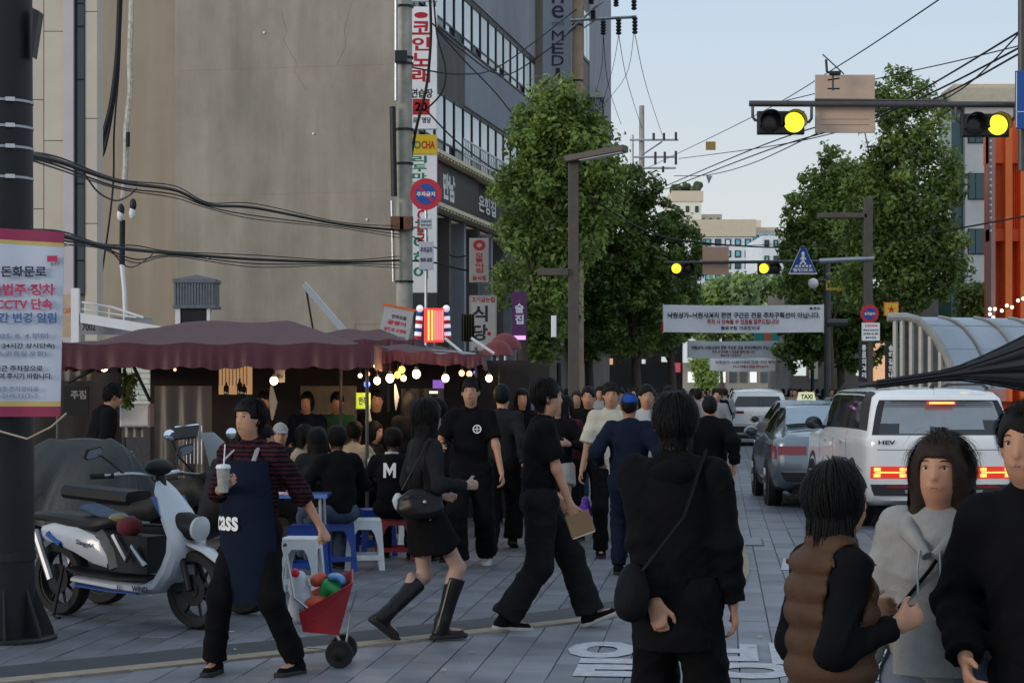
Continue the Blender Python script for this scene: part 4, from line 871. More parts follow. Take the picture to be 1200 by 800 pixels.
def plate(name, label, cat, x0, y0, x1, y1, Y, m, lines=(), border=None, depth=.03, roll=0, tilt=0, group=None):
    """a flat sign facing the camera, printed with lines (text, cx, cy, w, h, ink) in fractions of the plate"""
    fr, w_, h_ = face(x0, y0, x1, y1, Y)
    if roll: fr = Frame(fr.o, (math.cos(roll), 0, math.sin(roll)), (-math.sin(roll), 0, math.cos(roll)))
    o = empty(name, fr(w_/2, 0), label, cat, group); b_ = MB(); b_.fbox(fr, 0, w_, 0, h_, -depth, 0, bev=min(depth*.3,.01)); b_.build('panel', m, o)
    if border:
        b_ = MB(); t = .05*min(w_,h_)
        for a in ((0,w_,0,t),(0,w_,h_-t,h_),(0,t,t,h_-t),(w_-t,w_,t,h_-t)): b_.fbox(fr, *a, .001, .008)
        b_.build('border', border, o)
    for ln_ in lines:
        body, cx, cy, tw_, th, ink = ln_[:6]
        if len(body) > 1 and len(ln_) > 6 and ln_[6] == 'v': vtext(fr, body, cx*w_, (cy+th/2)*h_, (cy-th/2)*h_, tw_*w_, M(ink), o, .005)
        else: text(fr, body, cx*w_, cy*h_, tw_*w_, th*h_, M(ink), o, .005, bold=.03)
    return o, fr, w_, h_
mat('yellow_sign', hexc('#c9a52e'), .5, var=.05)
plate('crosswalk_plate','yellow plate reading one line of small letters on the distant post','road sign',968,329,989,340,61.5,M('yellow_sign'),[('횡단보도주의',.5,.5,.86,.5,'black_ink')])
plate('pointer_sign','square yellow sign with black pictogram beside the subway canopy','road sign',1036,354,1053,370,44,M('yellow_sign'),[('★',.5,.5,.55,.6,'red_ink')],border=M('orange_ink'))
def disc_sign(label, cx, cy, r_px, Y, words, slash, post_to=None, cat='road sign'):
    k_ = Y/F; c = P(cx, cy, Y); o = empty('no_parking_sign', c, label, cat); rr = r_px*k_
    b_ = MB(); b_.lathe(c+V((0,.0,0)), (0,-1,0), [(rr,-.02),(rr,0)], 32); b_.build('rim', mat('sign_red', hexc('#b8263a'), .45, var=.05), o)
    b_ = MB(); b_.lathe(c, (0,-1,0), [(rr*.66,.001),(rr*.66,.006)], 32); b_.build('disc', M('sign_blue'), o)
    fr = Frame(c); b_ = MB(); a = -math.pi/4; f3 = Frame(c, (math.cos(a),0,math.sin(a)), (-math.sin(a),0,math.cos(a)))
    if slash: b_.fbox(f3, -rr*.66, rr*.66, -rr*.09, rr*.09, .007, .010); b_.build('slash', M('sign_red'), o)
    text(fr, words, 0, 0, rr*1.16, rr*.30, M('white_ink'), o, .013, bold=.03)
    return o
o = disc_sign('large round red and blue no parking sign in front of the chicken pub sign', 499, 227.5, 18.6, 39, '주차금지', True)
b_ = MB(); b_.rod(V(((499-600)*39.1/F,39.1,0)), P(499,225,39.1), .03, 8); b_.build('post', M('steel'), o)
for (x0,y0,x1,y1) in ((492,256,506,268),(491,283,508,316)):
    plate('tow_notice', 'small grey notice plate under the large no parking sign, '+('upper' if y0 < 260 else 'lower')+' of two','notice',x0,y0,x1,y1,39.0,M('grey_sign'),[('견인지역' if y0 < 260 else '주차금지',.5,.7,.8,.2,'black_ink'),('08:00~20:00',.5,.35,.8,.15,'black_ink')])
o = disc_sign('small round no parking sign on the post left of the subway canopy', 1019, 367.5, 10.8, 45.5, '정차금지', True)
plate('notice_plate','white plate of small print under the small round no parking sign','notice',1010,378,1031,399,45.5,M('white_sign'),[('견인지역',.5,.82,.7,.14,'red_ink'),('주정차 단속구간',.5,.58,.85,.13,'black_ink'),('07:00~21:00',.5,.38,.8,.12,'black_ink'),('종로구청장',.5,.16,.6,.12,'black_ink')],border=M('white_ink'))
# ---------------------------------------------------------------- blade signs on the left
plate('karaoke_sign','tall white blade sign with big red Korean letters, karaoke sign uppermost on the corner','sign',480,8,512,151,47.5,M('white_sign'),[('●',.42,.93,.5,.05,'red_ink'),('코인노래',.42,.63,.66,.52,'red_ink','v'),('연습장',.45,.29,.8,.075,'black_ink'),('■',.42,.18,.62,.13,'red_ink'),('20',.42,.18,.45,.075,'white_ink'),('로또명당',.45,.07,.66,.05,'black_ink')],depth=.2)
plate('upper_sign','red and white blade sign cut by the top edge above the karaoke sign','sign',480,-60,512,1,47.6,M('white_sign'),[('●',.42,.3,.7,.25,'red_ink')],depth=.2)
o,fr,w_,h_ = plate('pocha_sign','tall white pub blade sign with yellow header and green and red letters','sign',478,158,512,343,47.4,M('white_sign'),[('우리두마리',.4,.79,.5,.27,'green_ink','v'),('구이하이',.44,.27,.5,.38,'green_ink','v')],depth=.2)
b_ = MB(); b_.fbox(fr, .0, w_, h_*.875, h_, .001, .03, bev=.01); b_.build('header_panel', mat('yellow_header', hexc('#d8b520'), .5, var=.04), o)
text(fr, 'PO', w_*.25, h_*.935, w_*.4, h_*.05, M('green_ink'), o, .034, bold=.03); text(fr, 'CHA', w_*.7, h_*.935, w_*.46, h_*.05, M('red_ink'), o, .034, bold=.03)
f4 = Frame(fr(w_*.5, h_*.49), (0,0,-1), (1,0,0)); text(f4, 'CHICKEN', 0, 0, h_*.34, w_*.36, M('red_ink'), o, .006, bold=.03)
b_ = MB(); b_.fbox(fr, 0, w_, -.6, 0, -.15, -.01); b_.build('lower_box', M('frame_dark'), o)
o = empty('shop_sign', FR(1.0, 6.5), 'black shop sign band with a red square and thick white Korean letters above the shopfront', 'sign')
b_ = MB(); b_.fbox(FR, .9, 8, 6.55, 7.65, 0, .12); b_.build('panel', M('black_sign'), o); b_ = MB(); b_.fbox(FR, 1.0, 3.0, 6.6, 7.6, .121, .14); b_.build('red_panel', mat('sign_red_dark', hexc('#7c1a26'), .6, var=.1), o)
text(FR, '주막', 2.0, 7.1, 1.6, .8, M('black_ink'), o, .145, bold=.04); text(FR, '만남', 4.0, 7.08, 1.5, .72, M('white_ink'), o, .13, bold=.05); text(FR, '은행집', 9.8, 7.1, 2.6, .5, M('white_ink'), o, .02, bold=.03)
plate('round_logo_sign','small cream blade sign with a round red logo and red letters','sign',550,279,573,331,45,mat('cream_plate',hexc('#a39f9c'),.6,var=.05),[('◎',.5,.84,.62,.24,'red_ink'),('모퉁이집',.5,.44,.4,.46,'red_ink','v'),('음식점',.5,.1,.7,.11,'red_ink')],depth=.1)
plate('brush_letter_sign','off-white lightbox sign with black brush lettering and red header','sign',550,346,582,411,44,mat('sign_cream',hexc('#b5afa8'),.6,var=.05),[('고기굽는집',.5,.92,.85,.09,'red_ink'),('식당',.4,.5,.55,.68,'black_ink','v'),('●',.72,.31,.14,.07,'red_ink')],depth=.15,border=M('cream_plate'))
o,fr,w_,h_ = plate('purple_sign','purple blade sign with a magenta lit foot beside the climbing plant','sign',600,342,617,399,43,mat('purple_sign',hexc('#4b2350'),.5,var=.15,emit=hexc('#5b2a5e'),es=.15),[('●',.5,.82,.2,.05,'pink_ink'),('술집',.5,.55,.6,.46,'white_sign','v')],depth=.1)
b_ = MB(); b_.fbox(fr, .02, w_-.02, .02, h_*.1, .002, .03); b_.build('lit_strip', mat('magenta_lit',(.7,.3,.7),.5,var=0,emit=(.9,.35,.95),es=1.2), o)
plate('clinic_sign','tall pale grey vertical blade sign lettered MEDI on the clinic block','sign',636,-80,670,150,63,mat('sign_grey_blue',hexc('#9299a3'),.5,var=.04),[('noble',.5,.98,.4,.02,'navy_ink')],depth=.3)
_o,_f,_w,_h = face(636,-80,670,150,62.8)[0],*face(636,-80,670,150,62.8)[:1],0,0
_sg = [x for x in bpy.data.objects if x.name == 'clinic_sign'][0]; fr, w_, h_ = face(636,-80,670,150,62.98)
kk = 63/F
for ch, cy, hh in (('n',-2,12),('e',14,15),('성형외과',28,5),('M',42,12),('E',57,12),('D',71,12),('I',86,12)):
    text(fr, ch, w_*.52, (150-cy)*kk, (14 if len(ch)==1 and ch!='I' else 14 if ch!='I' else 5)*kk, hh*kk, M('navy_ink'), _sg, .006, bold=.0)
plate('navy_sign','small navy blade sign behind the brown utility pole','sign',688,114,708,142,72,mat('navy_sign',hexc('#2f3355'),.5,var=.05),[('카페',.5,.6,.7,.4,'grey_ink')],depth=.15)
o,fr,w_,h_ = plate('menu_banner','tilted white cloth menu banner with orange top bar above the stalls','banner',441,357,476,409,33,mat('cloth_white',hexc('#a8a9aa'),.85,var=.05),[('안주모음',.55,.80,.5,.09,'black_ink'),('골뱅이',.5,.66,.62,.1,'red_ink'),('닭똥집 오뎅탕',.5,.5,.75,.08,'red_ink'),('해물파전 제육',.5,.36,.75,.07,'grey_ink'),('소주 맥주 막걸리',.5,.22,.75,.07,'grey_ink')],depth=.01,roll=R(-11))
b_ = MB(); b_.fbox(fr, -.04, w_+.04, h_, h_+.035, -.02, .015); b_.build('bar', M('orange_ink'), o)
# neon board with striped poles
o = empty('neon_board', P(507,402,32), 'glowing red neon board with yellow bars between two striped barber poles', 'neon sign')
mat('neon_red',(.8,.05,.05),.4,var=.1,nscale=30,emit=(1,.05,.04),es=.8); mat('neon_yellow',(.9,.6,.1),.4,var=0,emit=(1,.62,.1),es=1.1); mat('neon_white',(.9,.9,.95),.4,var=0,emit=(.9,.92,1),es=.35)
fr, w_, h_ = face(497,361,520,401,32); b_ = MB(); b_.fbox(fr, 0, w_, 0, h_, -.05, 0, bev=.01); b_.build('red_panel', M('neon_red'), o)
for q in (.18,.36): b_ = MB(); b_.fbox(fr, w_*q, w_*q+.03, .03, h_-.03, .002, .02); b_.build('yellow_bar', M('neon_yellow'), o)
for q in range(6):
    b_ = MB(); xx = w_*(.5+q*.085); b_.fbox(fr, xx, xx+.012, .04, h_-.04, .002, .015); b_.build('tube', mat('neon_pink',(.9,.3,.3),.4,var=0,emit=(1,.25,.25),es=1.3), o)
for (xa,lean_) in ((489,3),(525,-2)):
    c0 = P(xa,398,32.1); c1 = P(xa+lean_,366,32.1)
    for q in range(7):
        a = c0.lerp(c1,q/7); b = c0.lerp(c1,(q+1)/7); b_ = MB(); b_.tube([a,b],.055,12); b_.build('pole_band', M('neon_white') if q%2 else M('sign_blue' if q%4 else 'sign_red'), o)
    b_ = MB(); b_.ball(c1+V((0,0,.06)), .06, 10); b_.build('cap', M('neon_white'), o, smooth=True)
b_ = MB(); b_.rod(P(512,402,32),V(((512-600)*32/F,32,0)),.03,6); b_.build('post', M('metal_dark'), o)
# ---------------------------------------------------------------- street banners
def banner(label, x0, x1, y0, y1, Y, lines, sag=1.5):
    k_ = Y/F; o = empty('street_banner', P((x0+x1)/2, y1, Y), label, 'banner', 'white cloth banners strung across the street')
    fn = lambda i,j,d=0: P(x0+(x1-x0)*i, y0+(y1-y0)*j+sag*math.sin(i*3.14)*.6, Y)+V((0,-d-.03*math.sin(i*19),0))
    b_ = MB(); b_.grid(lambda i,j: fn(i,j), 40, 2); b_.grid(lambda i,j: fn(i,j,-.01), 40, 2); b_.build('cloth', M('cloth_white2'), o, smooth=True)
    for xx in (x0,x1): b_ = MB(); b_.rod(P(xx,y0-1,Y), P(xx,y1+1,Y), .02, 6); b_.build('stick', M('steel_pale'), o)
    fr = Frame(P(0,0,Y-.05))
    for (t_,xa,xb,yc,hh,ink) in lines: text(fr, t_, (xa+xb)/2*k_, -yc*k_, (xb-xa)*k_, hh*k_, M(ink), o, 0, bold=.03)
    return o
mat('cloth_white2',hexc('#f2f2f4'),.85,var=.04)
banner('largest white street banner, topmost of three, with a line of red Korean letters',777,965,357,389,60,[('낙원상가~낙원사거리 전면 구간은 전용 주차구획선이 아닙니다.',782,960,369,7,'navy_ink'),('주차 시 단속될 수 있음을 알려드립니다!',828,912,376.5,6,'red_ink'),('종로구청 가로정비과',844,890,384,4.5,'navy_ink'),('■ 종로',948,960,361,3,'navy_ink')])
b_ = MB(); b_.fbox(Frame(P(775,389,60)),0,.06,0,.3,0,.02); b_.build('red_tab', M('red_ink'), [x for x in bpy.data.objects if x.name=='street_banner'][0])
banner('middle white street banner, smaller and behind the largest one',806,912,399,419,82,[('낙원상가~낙원사거리 전면 구간은 전용 주차구획선이 아닙니다.',810,908,407,4.5,'navy_ink'),('주차 시 단속될 수 있음을 알려드립니다!',834,884,411.8,3.5,'red_ink'),('종로구청 가로정비과',844,868,416,2.5,'navy_ink')])
banner('lowest and farthest white street banner with faint pink letters',832,923,419,434,100,[('낙원상가~낙원사거리 전면 구간 주차금지',838,916,424,3.5,'grey_ink'),('주차 시 단속될 수 있음을 알려드립니다!',858,900,429,3,'red_ink')])
# small coloured signs under the banner
plate('green_sign','teal and orange shop sign peeping between the banners','sign',884,388,914,402,92,mat('teal_sign',hexc('#2a8a7e'),.5,var=.1),[('■',.52,.5,.24,.8,'orange_ink')],depth=.2)
# ---------------------------------------------------------------- wires
def cable(label, pts, r_, name='cable', m='wire', cat='cable', group='overhead cables'):
    P3 = [P(*p) for p in pts]; out = []
    for i in range(len(P3)-1):
        p0, p1, p2, p3 = P3[max(i-1,0)], P3[i], P3[i+1], P3[min(i+2,len(P3)-1)]
        for k_ in range(8): t = k_/8; out.append(0.5*((2*p1)+(p2-p0)*t+(2*p0-5*p1+4*p2-p3)*t*t+(3*p1-p0-3*p2+p3)*t*t*t))
    out.append(P3[-1]); b_ = MB(); b_.tube(out, r_, 5); return tag(b_.build(name, M(m), smooth=True, loc=P3[0]), label, cat, group)
W1 = [(30,181,14),(70,190,20),(140,213,26),(205,223,32),(245,240,35),(300,244,38),(400,263,43),(470,270,46)]
W2 = [(30,271,14),(75,277,20),(120,288,26),(160,293,30),(205,297,34),(300,304,39),(400,307,43),(470,305,46)]
for j, (dx, dy, rr) in enumerate(((0,0,.028),(0,-5,.01),(2,5,.012),(-3,9,.009))):
    cable('upper slack cable across the taupe wall, %s strand of its bundle' % ['thickest','topmost thin','second thin','lowest drooping'][j], [(x,y+dy*(1 if k_%2 else .5)+ (4 if (j>1 and k_ in (2,5)) else 0),z) for k_,(x,y,z) in enumerate(W1)], rr)
    cable('lower slack cable across the taupe wall, %s strand of its bundle' % ['thickest','topmost thin','second thin','lowest drooping'][j], [(x,y+dy*(1 if k_%2 else .4)+ (6 if (j>1 and k_ in (3,)) else 0),z) for k_,(x,y,z) in enumerate(W2)], rr)
cable('looped cable hanging under the lower bundle near the white conduit', [(128,290,27),(143,308,28),(155,313,29),(172,304,30),(182,294,31)], .009)
cable('looped cable hanging under the upper bundle beside the white conduit', [(98,202,23),(115,225,24),(135,235,25.5),(150,230,27),(160,221,28)], .011)
cable('black cable dropping down the panel building corner from the top', [(141,-20,42),(138,60,42),(131,120,42),(120,165,42),(113,200,42)], .06)
cable('second black cable beside the one dropping down the panel building', [(142,-20,42.3),(140,70,42.3),(134,150,42.3),(133,210,42.3),(128,260,42.3),(118,330,42.3),(115,352,42.3)], .022)
cable('tight black cable over the upper taupe wall recess', [(143,-20,42.2),(137,90,42.2),(124,170,42.2),(114,192,42.2)], .035)
# white conduit on the wall
o = empty('white_conduit', P(146,455,49)-V((0,0,CH)), 'chipped white conduit with black joint running down the taupe wall', 'pipe')
b_ = MB(); b_.tube([P(155,-20,49),P(152,70,49),P(153,105,49),P(148,150,49),P(147,200,49),P(144,232,49)], .07, 8); b_.build('upper_pipe', mat('chipped_white', hexc('#b9b2a6'), .7, var=.35, nscale=9), o, smooth=True)
b_ = MB(); b_.tube([P(143.5,258,49),P(143,310,49)], .07, 8); b_.tube([P(150,155,48.9),P(150,172,48.9)], .05, 8); b_.build('black_sleeve', M('wire'), o)
b_ = MB(); b_.tube([P(143,310,49),P(146,340,49),P(147,372,49)], .06, 8); b_.build('lower_pipe', M('white_paint'), o, smooth=True)
for (x_,y_,mt) in ((142,246,'metal_dark'),(141,252,'white_paint'),(156,240,'metal_dark'),(155,250,'white_paint')):
    b_ = MB(); b_.ball(P(x_,y_,48.6), .12, 10, (.7,.7,1.3)); b_.build('connector', M(mt), o, smooth=True)
b_ = MB(); b_.lathe(P(115,234,41), (1,0,0), [(.25,-.05),(.25,.05)], 14); o = b_.build('cable_coil', M('wire'), loc=P(115,234,41)); tag(o, 'coil of black cable tucked behind the panel building edge', 'cable')
sets = [
 ('left sweeping cable falling past the corner signs',[(503,-20,46),(505,40,46),(500,100,46),(488,150,46),(478,205,46),(466,262,46)],.035),
 ('right hanging cable loop beside the karaoke sign',[(507,-20,46),(512,40,46),(522,80,46),(518,108,46),(500,128,46)],.022),
 ('thin cable sagging right from the karaoke sign over the windows',[(512,35,46),(545,72,50),(590,120,58),(640,190,66)],.02),
 ('cable running along the third floor windows',[(507,28,46),(540,58,50),(590,88,58),(640,60,60),(677,30,62)],.02),
 ('cable from the concrete pole along the second floor to the trees',[(476,78,46),(540,87,49),(590,75,55),(677,10,62)],.02),
 ('low cable along the chicken sign toward the purple sign',[(476,305,46),(510,308,46),(550,317,46),(590,312,47),(640,300,50)],.022),
 ('middle cable from the pole past the small plates',[(470,270,46),(510,290,46),(545,300,46),(600,262,48),(660,240,52)],.016),
 ('cable from the concrete pole down the second floor windows',[(500,130,46),(540,170,49),(590,205,56),(640,230,62)],.02),
 ('left falling wire from the insulators to the far pole',[(707,41,62),(713,100,75),(728,146,96)],.012),
 ('second falling wire from the insulators to the far pole',[(725,41,62),(735,95,76),(752,150,98)],.012),
 ('third falling wire from the insulators to the far pole',[(744,40,62),(757,100,78),(776,158,99)],.012),
 ('thin wire crossing down left from the insulators',[(744,25,62),(735,85,70),(710,120,80)],.01),
 ('fourth thin wire crossing the falling wires',[(725,41,62),(718,80,70),(705,125,80)],.01),
 ('fifth thin wire crossing the falling wires at the left',[(707,41,62),(705,80,70),(698,110,80)],.01),
 ('long thin wire rising right above the sign back',[(752,200,95),(880,138,60),(985,76,40),(1112,-8,28)],.012),
 ('wire rising from the left trees to the right edge, uppermost of the pair',[(780,218,80),(900,168,55),(1010,135,42),(1090,118,38),(1200,60,30)],.018),
 ('wire rising from the left trees to the right edge, lower of the pair',[(780,222,80),(900,176,55),(1010,142,42),(1090,100,38),(1210,28,30)],.018),
 ('wire slanting under the near gantry to the upper right',[(795,186,90),(900,172,60),(1000,150,45),(1115,112,38),(1210,22,30)],.014),
 ('faint wire across the sign back to the right edge',[(905,122,50),(1030,92,42),(1120,72,38),(1210,50,32)],.012),
 ('second faint wire from the trees to the right edge',[(1000,150,48),(1100,105,40),(1210,48,32)],.02),
 ('dark wire sagging across the street from the lamp to the orange building',[(690,230,42),(760,272,46),(830,285,50),(920,290,54),(1020,284,50),(1110,270,46),(1220,250,42)],.02),
 ('thin wire from the lamp along the distant gantry',[(780,280,60),(860,288,60),(960,282,60),(1010,276,58)],.012),
 ('thin wire above the near signal slanting left',[(790,206,80),(830,205,70),(880,192,60),(950,160,45),(1010,130,42)],.014),
]
for lab, pts, rr in sets: cable(lab, pts, rr)
tag(MB().fbox(Frame(P(827,176,85)),0,.42,0,.36,0,.05).build('wire_tag', mat('orange_tag', hexc('#d9a860'), .6), loc=P(833,170,85)), 'small orange warning tag clipped on a wire in the sky', 'tag')
b_ = MB(); b_.tube([P(829,205,60),P(831,214,60),P(833,206,60)], .05, 5); tag(b_.build('wire_knot', M('steel_pale'), loc=P(831,205,60)), 'small grey knot of wire hanging from a cable in the sky', 'wire')
# ---------------------------------------------------------------- subway canopy
o = empty('subway_canopy', P(1100,455,33)-V((0,0,CH)), 'arched subway entrance canopy with pale steel ribs and glass roof on the right', 'canopy')
mat('rib_pale', hexc('#9b9a94'), .5, .2, var=.1); mat('canopy_glass', hexc('#a3abb6'), .12, .3, var=.10, nscale=1.2, spec=.8)
arc = [(1040,372),(1062,371.5),(1075,375),(1088,386),(1100,402),(1112,425),(1120,455)]
def arcP(dY, q): x, y = q; return P(x, y, 33)+V((0.0,dY,0))
b_ = MB(); b_.tube([P(x,y,33) for x,y in arc], .075, 8); b_.build('front_arch', M('rib_pale'), o, smooth=True)
b_ = MB(); b_.tube([P(x+7,y+2,34) for x,y in arc], .05, 8); b_.build('second_arch', M('rib_pale'), o, smooth=True)
for (x_,yt) in ((1050,374),(1058,374),(1069,376),(1080,382),(1091,394),(1103,412)):
    b_ = MB(); b_.rod(P(x_-1,yt,33), V((P(x_-1,yt,33).x,33,0)), .045, 6); b_.build('rib', M('rib_pale'), o)
far = V((5.2, 5, 0))
def roofpt(i, j):
    ax = [(1058,371),(1075,374),(1090,385),(1103,402),(1114,425),(1124,455)]; t = j*(len(ax)-1); a = min(int(t),len(ax)-2); x,y = [ax[a][q]+(ax[a+1][q]-ax[a][q])*(t-a) for q in (0,1)]
    return P(x,y,33.3) + V((i*2.6, i*1.0, .0)) + V((0,0,-.0))
for i in range(4):
    for j in range(3):
        b_ = MB(); b_.grid(lambda a,b: roofpt(i/4*1.0+a*.245, (j+b*.97)/3), 1, 4); b_.grid(lambda a,b: roofpt(i/4+a*.245, (j+b*.97)/3)+V((-.01,0,-.03)), 1, 4); b_.build('glass_panel', M('canopy_glass'), o, smooth=True)
for i in range(1,4):
    b_ = MB(); b_.tube([roofpt(i/4-.003, t/8)+V((.0,-.02,.01)) for t in range(9)], .025, 5); b_.build('glazing_bar', M('rib_pale'), o)
# banner posts with vertical letters beside it
for (x0,x1,y0,y1,wd,lab,mt) in ((1007,1017,400,447,'종로의거리','dark vertical sign with white letters left of the orange lit shop','black_sign'),(1038,1049,400,447,'송해길안내','dark vertical sign with white letters next to the canopy ribs','black_sign')):
    plate('vertical_sign', lab, 'sign', x0, y0, x1, y1, 44, M(mt), [(wd,.55,.5,.5,.85,'white_ink','v')], depth=.1)
bpy.data.scenes.remove(TS) if False else None
# ---------------------------------------------------------------- vehicles (built at the origin: x right, y forward, then placed)
mat('paint_white', hexc('#e8e8e8'), .3, var=.03, nscale=2, coat=.8); mat('paint_grey', hexc('#7b8690'), .28, .6, var=.05, nscale=2, coat=.8); mat('paint_silver', hexc('#a3a8ab'), .3, .5, var=.05, coat=.6)
mat('plastic_dark', (.02,.02,.022), .55, var=.1); mat('lamp_off', hexc('#8f1a26'), .15, var=.05, coat=.6); mat('lamp_on', (.5,.03,.015), .3, var=0, emit=(1,.06,.015), es=.42); mat('lamp_core', (1,.45,.12), .3, var=0, emit=(1,.36,.08), es=2.2)
mat('rim_metal', (.35,.36,.38), .35, .9, var=.1); mat('plate_white', hexc('#b5bac0'), .5, var=.03)
class Car:
    def __init__(self, name, label, cat, st, rear_top, bulge=.07):
        """st: stations y, xs, zs, xm, zm, xb, zb, xr, zr, zc"""
        self.root = empty(name, (0,0,0), label, cat); self.st = st; self.rt = rear_top; self.bulge = bulge; self.L = st[-1][0]
    def prof(self, y):
        st = self.st; i = 0
        while i < len(st)-2 and y > st[i+1][0]: i += 1
        p0, p1, p2, p3 = st[max(i-1,0)], st[i], st[i+1], st[min(i+2,len(st)-1)]; t = min(max((y-p1[0])/(p2[0]-p1[0]),0),1)
        def h(k):
            m1 = (p2[k]-p0[k])/max(p2[0]-p0[0],1e-6); m2 = (p3[k]-p1[k])/max(p3[0]-p1[0],1e-6); d = p2[0]-p1[0]
            return (2*t**3-3*t*t+1)*p1[k]+(t**3-2*t*t+t)*d*m1+(-2*t**3+3*t*t)*p2[k]+(t**3-t*t)*d*m2
        xs,zs,xm,zm,xb,zb,xr,zr,zc = [h(k) for k in range(1,10)]
        return [(0,zs-.02),(xs-.10,zs-.02),(xs,zs+.02),((xs+xm)/2+.015,(zs+zm)/2),(xm,zm),(xm-.01,(zm+zb)/2),(xb,zb-.03),(xb-.03,zb+.01),((xb+xr)/2-.01,(zb+zr)/2),(xr+.01,zr-.05),(xr-.05,zr),(xr*.55,(zr*.25+zc*.75)),(0,zc)]
    def vp(self, y, v):
        p = self.prof(y); t = v; i = min(int(t), len(p)-2); f = t-i; return (p[i][0]+(p[i+1][0]-p[i][0])*f, p[i][1]+(p[i+1][1]-p[i][1])*f)
    def ysh(self, y, z):
        k = max(0, 1-y/.9); return self.rt(z)*k
    def side(self, y, v, sd=1, off=0):
        x, z = self.vp(y, v); x1, z1 = self.vp(y, v+.05); dx, dz = x1-x, z1-z; l = math.hypot(dx, dz) or 1
        return V((sd*(x+off*dz/l), y+self.ysh(y,z), z-off*dx/l))
    def rear(self, t, z, off=0):
        # t -1..1 across at height z of the rear face
        p = self.prof(0)
        for i in range(1, len(p)-1):
            if p[i+1][1] >= z: break
        f = (z-p[i][1])/max(p[i+1][1]-p[i][1],1e-6); x = p[i][0]+(p[i+1][0]-p[i][0])*min(max(f,0),1)
        return V((t*x, self.rt(z)-self.bulge*(1-t*t)-off, z))
    def front(self, t, v):
        x, z = self.vp(self.L, v); return V((t*x, self.L+.12*(1-t*t), z))
    def body(self, m):
        b_ = MB(); n = 44; ys = [self.L*i/n for i in range(n+1)]; nv = 24
        for sd in (1,-1): b_.grid(lambda i,j: self.side(self.L*i, j*12, sd), n, nv)
        def rearg(i, j):
            z = None; x, z = self.vp(0, j*12); return V(((2*i-1)*x, self.rt(z)-self.bulge*(1-(2*i-1)**2)*(1 if x > .3 else x/.3), z))
        b_.grid(rearg, 12, nv); b_.grid(lambda i,j: self.front(2*i-1, j*12), 12, nv)
        me_ = b_.build('body', m, self.root, smooth=50); bm = bmesh.new(); bm.from_mesh(me_.data); bmesh.ops.remove_doubles(bm, verts=bm.verts, dist=.004); bmesh.ops.recalc_face_normals(bm, faces=bm.faces); bm.to_mesh(me_.data); bm.free(); return me_
    def spatch(self, name, y0, y1, v0, v1, sd, m, off=.005, slant=(0,0), parent=None, th=None):
        b_ = MB(); fn = lambda i,j,o: self.side(y0+(y1-y0)*i+slant[0]*j*(1-i)+slant[1]*j*i, v0+(v1-v0)*j, sd, o)
        b_.grid(lambda i,j: fn(i,j,off), 8, 6); b_.grid(lambda i,j: fn(i,j,off-.02), 8, 6); return b_.build(name, m, parent or self.root, smooth=True)
    def rpatch(self, name, t0, t1, z0, z1, m, off=.005, trap=0, parent=None, n=10):
        b_ = MB(); fn = lambda i,j,o: self.rear((t0+(t1-t0)*i)*(1-trap*j), z0+(z1-z0)*j, o)
        b_.grid(lambda i,j: fn(i,j,off), n, 5); b_.grid(lambda i,j: fn(i,j,off-.03), n, 5); return b_.build(name, m, parent or self.root, smooth=True)
    def wheel(self, y, sd, r_, w_=.23):
        x = self.prof(y)[4][0]; c = V((sd*(x-.10), y, r_)); ax = V((sd,0,0))
        b_ = MB(); b_.lathe(V((sd*(x-.02),y,r_+.02)), ax, [(r_+.07,-.1),(r_+.08,.012),(r_+.02,.022),(r_+.0,.0)], 28); b_.build('wheel_arch', M('plastic_dark'), self.root, smooth=True)
        e = empty('wheel', c); e.parent = self.root
        b_ = MB(); b_.lathe(c, ax, [(r_*.6,-w_/2),(r_*.95,-w_/2),(r_,-w_/2+.03),(r_,w_/2-.03),(r_*.95,w_/2),(r_*.68,w_/2+.005),(r_*.66,w_/2-.02)], 28); b_.build('tyre', M('rubber'), e, smooth=True)
        b_ = MB(); b_.lathe(c, ax, [(r_*.66,w_/2-.04),(r_*.66,w_/2-.005),(r_*.6,w_/2-.01),(r_*.58,w_/2-.06),(0.01,w_/2-.07)], 24)
        for q in range(5):
            a = q*math.tau/5; d = V((0,math.cos(a),math.sin(a))); b_.tube([c+ax*(w_/2-.02)+d*.03, c+ax*(w_/2-.01)+d*r_*.6], [.04,.03], 6)
        b_.build('rim', M('rim_metal'), e, smooth=True)
    def mirror(self, y, z, sd, m):
        x = self.prof(y)[7][0]; b_ = MB(); b_.ball((sd*(x+.13), y, z), .11, 12, (1.0,.55,.78)); b_.tube([V((sd*(x-.03),y,z-.07)), V((sd*(x+.06),y,z-.03))], .03, 6); b_.build('side_mirror', m, self.root, smooth=True)
        b_ = MB(); b_.ball((sd*(x+.13), y-.055, z), .085, 10, (1,.12,.75)); b_.build('mirror_glass', M('glass_car'), self.root, smooth=True)
    def underside(self, y0, y1, z=.2):
        b_ = MB(); b_.box((-.6,y0,z), (.6,y1,z+.2)); b_.build('underbody', M('plastic_dark'), self.root)
    def place(self, px, Y, yaw):
        self.root.location = ((px-600)*Y/F, Y, 0); self.root.rotation_euler = (0,0,R(-yaw))
Ff = Frame
